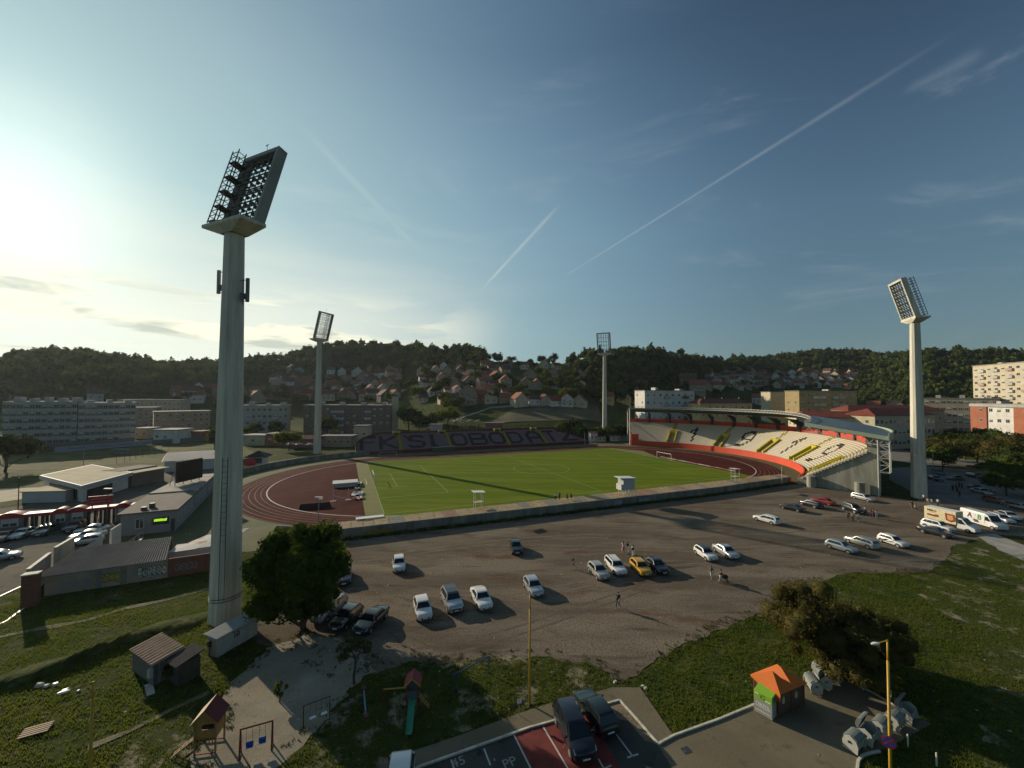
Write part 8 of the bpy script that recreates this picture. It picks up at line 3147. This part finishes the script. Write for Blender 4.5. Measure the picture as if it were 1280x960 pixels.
# round hut with the dark hipped roof, advertising boards, parasols
gx, gy = G(323, 581)
t = empty('gate_hut', (gx, gy, 0), .2, 'small white hut with a dark pyramid roof beside red and white hoardings', 'hut')
mb = MB()
mb.box(-2.4, 2.4, -2, 2, 0, 3.0)
mb.build('wall', WM['white'], t)
mb = MB()
mb.add([(-3.6, -3.2, 2.9), (3.6, -3.2, 2.9), (3.6, 3.2, 2.9), (-3.6, 3.2, 2.9), (0, 0, 4.9)], [(0, 1, 4), (1, 2, 4), (2, 3, 4), (3, 0, 4), (3, 2, 1, 0)])
mb.build('roof', mat('roof_black', (.02, .02, .022), .8), t)
mb = MB()
mb.box(-.4, 1.8, -2.03, -2.004, .8, 2.5)
mb.build('window', window_glass, t)
for px, w, m, lb in ((304.5, 3.0, WM['white'], 'white hoarding with a dark emblem, left of the two beside the gate hut'), (309.5, 2.6, mat('ad_orange', (.40, .10, .06), .6, noise=.4, scale=2), 'brown orange picture hoarding left of the gate hut'), (313.5, 2.6, mat('ad_red', (.52, .03, .03), .6), 'bright red hoarding touching the gate hut')):
 gx, gy = G(px, 583)
 t = empty('hoarding', (gx, gy, 0), .5, lb, 'hoarding', 'hoardings beside the gate hut')
 mb = MB()
 mb.box(-w / 2, w / 2, 0, .08, .2, 2.6)
 mb.build('panel', m, t)
 mb = MB()
 for s in (-1, 1):
  mb.box(s * w * .45 - .05, s * w * .45 + .05, .09, .2, 0, 2.6)
 mb.build('post', dark_steel, t)
 if 'emblem' in lb:
  mb = MB()
  mb.add([(-.4, -.01, 1.9), (.4, -.01, 1.9), (.35, -.01, 1.2), (0, -.01, .9), (-.35, -.01, 1.2)], [tuple(range(5))])
  mb.build('emblem', mat('ink_black', (.02, .02, .02), .8), t)
pg = []
for i, (px, Y) in enumerate(((365, 178), (375, 177), (388, 176))):
 gx, gy = fp(px, Y)
 t = empty('parasol', (gx, gy, 0), 0, 'red and white cafe parasol, %s' % ['leftmost of three left of the tower', 'middle of three left of the tower', 'right one touching the tower'][i], 'parasol', 'cafe parasols')
 mb = MB()
 n = 8
 mb.add([(1.9 * math.cos(2 * math.pi * k / n), 1.9 * math.sin(2 * math.pi * k / n), 2.3) for k in range(n)] + [(0, 0, 3.1)], [(k, (k + 1) % n, n) for k in range(n)])
 mb.build('canopy', mat('parasol_red', (.55, .14, .13), .7, col2=(.6, .5, .48), scale=.8, lo=.45, hi=.55), t)
 mb = MB()
 mb.tube((0, 0, 0), (0, 0, 3.0), .04)
 mb.build('pole', dark_steel, t)
bg_ = block('cafe', fp(356, 182), fp(400, 182), 6, 0, 3.9, 1, 4, WM['brown'], 'dark cafe with a deep red roof behind the parasols', cat='cafe', roof='hip', roofm=RM['maroon'], seed=71)
# oval boundary wall round the bend
mb = MB()
t = empty('boundary_wall', (*ST(-TS, 0)[:2], 0), SYAW, 'low grey wall curving round the left bend of the track', 'wall')
for k in range(26):
 a0, a1 = 92 + k * 3.6, 92 + (k + .98) * 3.6
 r0 = 53.5
 pts = [(r * math.cos(math.radians(q)), r * math.sin(math.radians(q))) for r, q in ((r0, a0), (r0, a1), (r0 + .3, a1), (r0 + .3, a0))]
 mb.prism(pts, 0, 1.7)
mb.build('masonry', wallm, t)
# ---------------------------------------------------------------- things on and round the pitch
def goal(u, s, label):
 t = empty('goal', ST(u, 0, .04), SYAW + (0 if s > 0 else math.pi), label, 'goal', 'football goals')
 mb = MB()
 for y in (-3.66, 3.66):
  mb.tube((0, y, 0), (0, y, 2.44), .07, n=8)
 mb.tube((0, -3.72, 2.44), (0, 3.72, 2.44), .07, n=8)
 mb.build('frame', mat('goal_white', (.75, .75, .72), .5), t)
 mb = MB()
 for y in (-3.66, 3.66):
  mb.tube((0, y, 2.4), (.9, y, 2.3), .025, n=5)
  mb.tube((.9, y, 2.3), (1.8, y, 0), .025, n=5)
 mb.tube((1.8, -3.66, .03), (1.8, 3.66, .03), .025, n=5)
 mb.build('net_support', grey_steel, t)
goal(-PL, -1, 'white goal at the left end of the pitch')
goal(PL, 1, 'white goal at the right end of the pitch')
def hut_on_wall(px, py, kind, label):
 # stands on the walkway of the retaining wall
 gx, gy = G(px, py, 1.8)
 t = empty(kind, (gx, gy, 1.75), SYAW, label, {'commentary_box': 'commentary box', 'camera_stand': 'camera stand'}[kind])
 return t
t = hut_on_wall(782, 618, 'commentary_box', 'white commentary box on four thin legs above the retaining wall')
mb = MB()
mb.box(-1.35, 1.75, -1.0, 1.0, 1.3, 3.7)
mb.build('cabin', mat('cabin_grey', (.42, .43, .44), .7), t)
mb = MB()
mb.add([(-2.3, -1.2, 4.0), (2.0, -1.2, 3.72), (2.0, 1.2, 3.75), (-2.3, 1.2, 4.05), (-2.3, -1.2, 4.12), (2.0, -1.2, 3.84), (2.0, 1.2, 3.87), (-2.3, 1.2, 4.17)], [(0, 3, 2, 1), (4, 5, 6, 7), (0, 1, 5, 4), (1, 2, 6, 5), (2, 3, 7, 6), (3, 0, 4, 7)])
mb.build('roof', white_paint, t)
mb = MB()
mb.box(-1.9, -1.36, -.9, .9, 1.3, 2.6)
mb.build('side_booth', mat('booth_cream', (.55, .54, .50), .7), t)
for x in (-1.2, -.2, .7, 1.6):
 for y in (-.9, .9):
  mb = MB()
  mb.beam((x, y, 0), (x, y, 1.3), .1, .1)
  mb.build('leg', white_steel, t)
for px, py, lb in ((598, 633.5, 'white camera stand with a tilted flat roof, left one on the retaining wall'), (919, 600, 'white camera stand at the right end of the retaining wall')):
 t = hut_on_wall(px, py, 'camera_stand', lb)
 mb = MB()
 mb.add([(-1.2, -.9, 3.15), (1.25, -.9, 2.95), (1.25, .9, 2.95), (-1.2, .9, 3.15), (-1.2, -.9, 3.23), (1.25, -.9, 3.03), (1.25, .9, 3.03), (-1.2, .9, 3.23)], [(0, 3, 2, 1), (4, 5, 6, 7), (0, 1, 5, 4), (1, 2, 6, 5), (2, 3, 7, 6), (3, 0, 4, 7)])
 mb.build('roof', white_paint, t)
 for x in (-.8, .8):
  for y in (-.6, .6):
   mb = MB()
   mb.beam((x, y, -.1), (x, y, 3.0), .07, .07)
   mb.build('post', white_steel, t)
 mb = MB()
 mb.box(-.9, .9, -.7, .7, 1.0, 1.08)
 mb.beam((-.8, -.6, 1.9), (.8, -.6, 1.6), .05, .05)
 mb.beam((-.8, -.6, 1.9), (-.8, .6, 1.9), .05, .05)
 mb.build('platform', mat('plank_pale', (.42, .38, .30), .8), t)
# landing mats, canopies, boards in the left bend
gx, gy = G(430, 606)
t = empty('high_jump_mat', (*ST(-60, -3)[:2], .03), SYAW, 'white topped grey landing mat in the red left bend', 'landing mat')
mb = MB()
mb.box(-3, 3, -2, 2, 0, 1.0)
mb.build('cushion', mat('mat_grey', (.35, .36, .37), .7), t)
mb = MB()
mb.box(-3.1, 3.1, -2.1, 2.1, 1.003, 1.12)
mb.build('cover', mat('mat_white', (.58, .57, .54), .6), t)
rnd = random.Random(6)
for i, (u, v, w, h, m, lb) in enumerate([(-57.2, -1.5, 2.6, 3.4, 'mat_white', 'crumpled pale tarpaulin beside the landing mat'), (-57.2, -8.5, 1.2, 1.4, 'mat_white', 'small white bundle below the landing mat'),
         (-57.3, -14.5, 2.6, 3.4, 'mat_white', 'pale folded tarpaulin nearer the viewer'), (-57.2, -18.6, 2.3, 2.6, 'tarp_red', 'tarpaulin with a red corner, nearest of the folded covers')]):
 mb = MB()
 n = 7
 vs = []
 for a_ in range(n):
  for b_ in range(n):
   vs.append((-w / 2 + w * a_ / (n - 1) + rnd.uniform(-.12, .12), -h / 2 + h * b_ / (n - 1) + rnd.uniform(-.12, .12), rnd.uniform(.05, .45)))
 mb.add(vs, [(a_ * n + b_, (a_ + 1) * n + b_, (a_ + 1) * n + b_ + 1, a_ * n + b_ + 1) for a_ in range(n - 1) for b_ in range(n - 1)])
 mm = mat(m, (.55, .22, .16), .7, col2=(.5, .42, .36), scale=.5) if m == 'tarp_red' else MATS[m]
 o = mb.build('tarpaulin', mm, loc=ST(u, v, .03))
 o.rotation_euler = (0, 0, SYAW)
 tag(o, lb, 'tarpaulin', 'covers left in the bend')
t = empty('jump_stand', ST(-61, -19, .03), SYAW, 'thin white jump stand with a slanting bar in the left bend', 'jump stand')
mb = MB()
for u in (-1.6, 1.6):
 mb.tube((u, 0, 0), (u, 0, 3.2 if u < 0 else 2.6), .05)
 mb.box(u - .6, u + .6, -.3, .3, 0, .08)
mb.beam((-1.6, 0, 1.2), (1.9, -1.0, .4), .1, .1)
mb.build('frame', white_steel, t)
t = empty('dark_board', (*G(394, 636), .03), SYAW - .12, 'dark leaning panel on the red infield near the lamp mast', 'panel')
mb = MB()
mb.add([(-3.2, 0, 0), (3.2, .3, 0), (2.6, .9, 1.0), (-3.0, .6, 1.0), (-3.2, .05, 0), (3.2, .35, 0), (2.6, .95, 1.0), (-3.0, .65, 1.0)], [(0, 1, 2, 3), (7, 6, 5, 4), (3, 2, 6, 7), (0, 3, 7, 4), (1, 5, 6, 2)])
mb.build('board', mat('board_dark', (.03, .02, .02), .8), t)
t = empty('bench_cover', ST(-56, -41.4, .03), SYAW, 'low white shelter roof against the retaining wall, below the pitch corner', 'shelter')
mb = MB()
mb.box(-2.4, 2.4, -.6, .6, 1.9, 2.0)
mb.build('roof', white_paint, t)
mb = MB()
for x in (-2.2, 2.2):
 mb.box(x - .05, x + .05, -.5, -.4, 0, 1.9)
 mb.box(x - .05, x + .05, .4, .5, 0, 1.9)
mb.build('frame', grey_steel, t)
t = empty('team_bench', ST(-8, 49.2, .03), SYAW, 'dark glazed team bench before the far stand', 'team bench')
uu = ucol(551)
t.location = ST(uu, 50.2, .03)
mb = MB()
mb.box(-4.6, 4.6, -.6, .8, .15, 2.1)
mb.build('shell', mat('bench_slate', (.05, .06, .06), .4), t)
mb = MB()
mb.box(-4.7, 4.7, -.7, .9, 2.103, 2.2)
mb.build('roof', grey_steel, t)
t = empty('photo_hurdle', ST(ucol(485), 46, .03), SYAW, 'white low gate frame at the left end of the far straight', 'gate frame')
mb = MB()
for u in (-4, 2.5):
 mb.tube((u, 0, 0), (u, 0, 1.6), .08)
mb.tube((-4, 0, 1.6), (2.5, 0, 1.6), .05)
mb.build('frame', white_steel, t)
# kiosks behind the far stand's right end
for px, w, h, wm, lb in ((738, 4.0, 4.6, 'white', 'white booth with a dark red roof between the two stands'), (748, 4, 2.4, 'cream', 'cream container left of the farthest tower'), (765, 4.5, 2.6, 'white', 'round topped white cabin right of the farthest tower'), (777, 4.5, 2.2, 'tan', 'tan cabin near the left end of the curved stand')):
 gx, gy = fp(px, 211 if px < 760 else 214)
 block('booth', (gx, gy), (gx + w, gy + w * .2), 3, tz(gx, gy), h, 1, 2, WM[wm], lb, cat='booth', roofm=RM['maroon' if 'red' in lb else 'grey'], win=(.9, .8), seed=px, side_win=False)
for i in range(4):
 mb = MB()
 mb.add([(-1.6, 0, 0), (0, 0, .9), (1.8, 0, 1.2), (.2, 0, .5), (-1.6, .6, 0), (0, .6, .9), (1.8, .6, 1.2), (.2, .6, .5)], [(0, 1, 2, 3), (7, 6, 5, 4), (0, 4, 5, 1), (1, 5, 6, 2), (2, 6, 7, 3), (3, 7, 4, 0)])
 X_, Y_ = fp(564 + i * 10.7, 198)
 t = empty('lamp_mast', (X_, Y_, 0), 0, 'white bird wing shaped lamp above the far stand, %s' % ['leftmost of four', 'second of four', 'third of four', 'rightmost of four'][i], 'lamp', 'wing shaped lamps')
 zt = topz(564 + i * 10.7, 527.5, 198)
 mb.build('lamp_head', white_paint, t).location = (0, 0, zt)
 mb = MB()
 mb.tube((0, .3, 0), (0, .3, zt + .3), .07)
 mb.build('post', grey_steel, t)
p0_, p1_ = fp(607, 205), fp(629, 205)
block('press_box', p0_, p1_, 4, 0, topz(607, 529.5, 205), 1, 9, WM['brown'], 'long dark press box with a strip of windows above the far stand', cat='press box', win=(.9, 1.1), seed=3, side_win=False, roofm=RM['grey'])
p0_, p1_ = fp(538, 203), fp(552, 203)
block('booth', p0_, p1_, 4, 0, topz(538, 531.5, 203), 1, 3, WM['blue'], 'pale blue booth behind the top row of the far stand', cat='booth', seed=4, side_win=False, roofm=RM['grey'])
# signs at the end of the wall
t = empty('lane_sign', ST(62.5, -47.2, 0), SYAW + .3, 'two white diamond boards on a post by the end of the retaining wall', 'sign')
mb = MB()
for z in (2.6, 4.1):
 mb.box(-.65, .65, -.03, .03, -.65, .65, 0, Matrix.Translation((0, 0, z)) @ Matrix.Rotation(.8, 4, 'Y'))
mb.build('board', white_paint, t)
mb = MB()
mb.tube((0, .06, 0), (0, .06, 4.6), .05)
mb.build('post', grey_steel, t)
# bus shelter on the shaded street
gx, gy = G(1222, 592)
t = empty('bus_shelter', (gx, gy, 0), -.4, 'small bus shelter with pale posters under the trees of the shaded street', 'bus shelter')
mb = MB()
mb.box(-2.2, 2.2, -1, 1, 2.3, 2.5)
mb.build('roof', dark_steel, t)
mb = MB()
mb.box(-2.1, 2.1, .85, .9, .3, 2.2)
mb.box(-2.1, -2.05, -.8, .84, .3, 2.2)
mb.build('poster_panel', mat('poster_pale', (.28, .30, .27), .6, noise=.4, scale=2), t)
mb = MB()
for x in (-2.1, 2.1):
 for y in (-.8, .8):
  mb.beam((x, y - .04, 0), (x, y - .04, 2.3), .07, .07)
mb.build('frame', grey_steel, t)
street_m = ground_mat('street_asphalt', [((.20, .195, .175), 1, 0, 1, None), ((.15, .145, .13), .3, .4, .65, None)], bump=.2)
sheet('street', GP([(1150, 626), (1135, 612), (1112, 600), (1112, 585), (1160, 583), (1240, 590), (1275, 600), (1300, 640), (1230, 634)]), .016, street_m, wob=.1, seed=40)
sheet('street', GP([(1112, 575), (1090, 560), (1100, 555), (1160, 570), (1250, 578), (1250, 583), (1160, 582)]), .018, street_m)
sheet('gravel_path', GP([(1218, 668), (1245, 668), (1300, 690), (1340, 720), (1290, 705), (1250, 688)]), .03, mat('pale_gravel', (.34, .33, .30), .9, noise=.3, scale=.6, coord='Position', bump=.4), wob=.2, seed=41)
# rubbish heap and broken bits on the left lawn
rnd = random.Random(12)
gx, gy = G(45, 915)
t = empty('pallet', (gx, gy, .05), .5, 'broken wooden pallet lying in the grass at the lower left', 'pallet')
for i in range(5):
 mb = MB()
 mb.box(-.75, .75, -.5 + i * .22, -.38 + i * .22, .1, .13)
 mb.build('board', wood, t)
mb = MB()
for y in (-.7, 0, .66):
 mb.box(y, y + .08, -.5, .5, 0, .098)
mb.build('runner', wood, t)
for i, (px, py, s, lb) in enumerate([(50, 857, .5, 'grey lump of rubble, left of the heap on the lawn'), (58, 858, .4, 'flat grey rubble right of the first lump'), (69, 856, .35, 'white sack near the rubble'), (81, 865, .5, 'crumpled white sheet on the left lawn'), (98, 864, .2, 'small white scrap beside the crumpled sheet'),
         (769, 853, .30, 'pale kerb stone among weeds where the path meets the gravel'), (803, 858, .22, 'left one of two pale upright stones at the lawn corner'), (807, 861, .25, 'right one of two pale upright stones at the lawn corner')]):
 gx, gy = G(px, py)
 mb = MB()
 V0 = [(rnd.uniform(.6, 1) * s * math.cos(q) , rnd.uniform(.6, 1) * s * .7 * math.sin(q), 0) for q in [k * 1.047 for k in range(6)]]
 mb.add(V0 + [(p[0] * .7, p[1] * .7, s * rnd.uniform(.25, .5)) for p in V0], [(k, (k + 1) % 6, 6 + (k + 1) % 6, 6 + k) for k in range(6)] + [tuple(range(6, 12))])
 tag(mb.build('rubble', white_paint if 'white' in lb else pale_concrete, loc=(gx, gy, .02)), lb, 'rubble')
# row of nine concrete ditch shadows is left to the sun; rough bank across the left lawn
bank = [G(-40, 868), G(55, 845), G(110, 822), G(165, 800), G(250, 780)]
mb = MB()
vs, fs = [], []
K = 60
rnd = random.Random(9)
for i in range(K + 1):
 s = i / K * (len(bank) - 1)
 k = min(int(s), len(bank) - 2)
 f = s - k
 x, y = bank[k][0] * (1 - f) + bank[k + 1][0] * f, bank[k][1] * (1 - f) + bank[k + 1][1] * f
 ht = .85 * math.sin(math.pi * min(1, i / K * 1.0)) ** .4 * rnd.uniform(.8, 1.1)
 for o_, z in ((-1.3, -.02), (-.5, ht * .75), (.2, ht), (1.6, ht * .55), (3.4, -.02)):
  vs.append((x + rnd.uniform(-.08, .08), y + o_, z))
for i in range(K):
 for j in range(4):
  q = 5 * i + j
  fs.append((q, q + 5, q + 6, q + 1))
mb.add(vs, fs)
tag(mb.build('grass_bank', grass_base, smooth_=True), kind='structure')
# ---------------------------------------------------------------- air
mb = MB()
mb.box(-1560, 1640, -260, 1760, -1.5, 118)
hz_m = bpy.data.materials.new('haze_air')
hz_m.use_nodes = True
hn = hz_m.node_tree
hn.nodes.clear()
ho = nod(hn, 'ShaderNodeOutputMaterial')
hv_ = nod(hn, 'ShaderNodeVolumePrincipled')
hv_.inputs['Color'].default_value = (.80, .92, 1.0, 1)
hv_.inputs['Density'].default_value = .00006
hv_.inputs['Anisotropy'].default_value = .35
lk(hn, hv_.outputs[0], ho.inputs['Volume'])
tag(mb.build('haze', hz_m), kind='stuff')
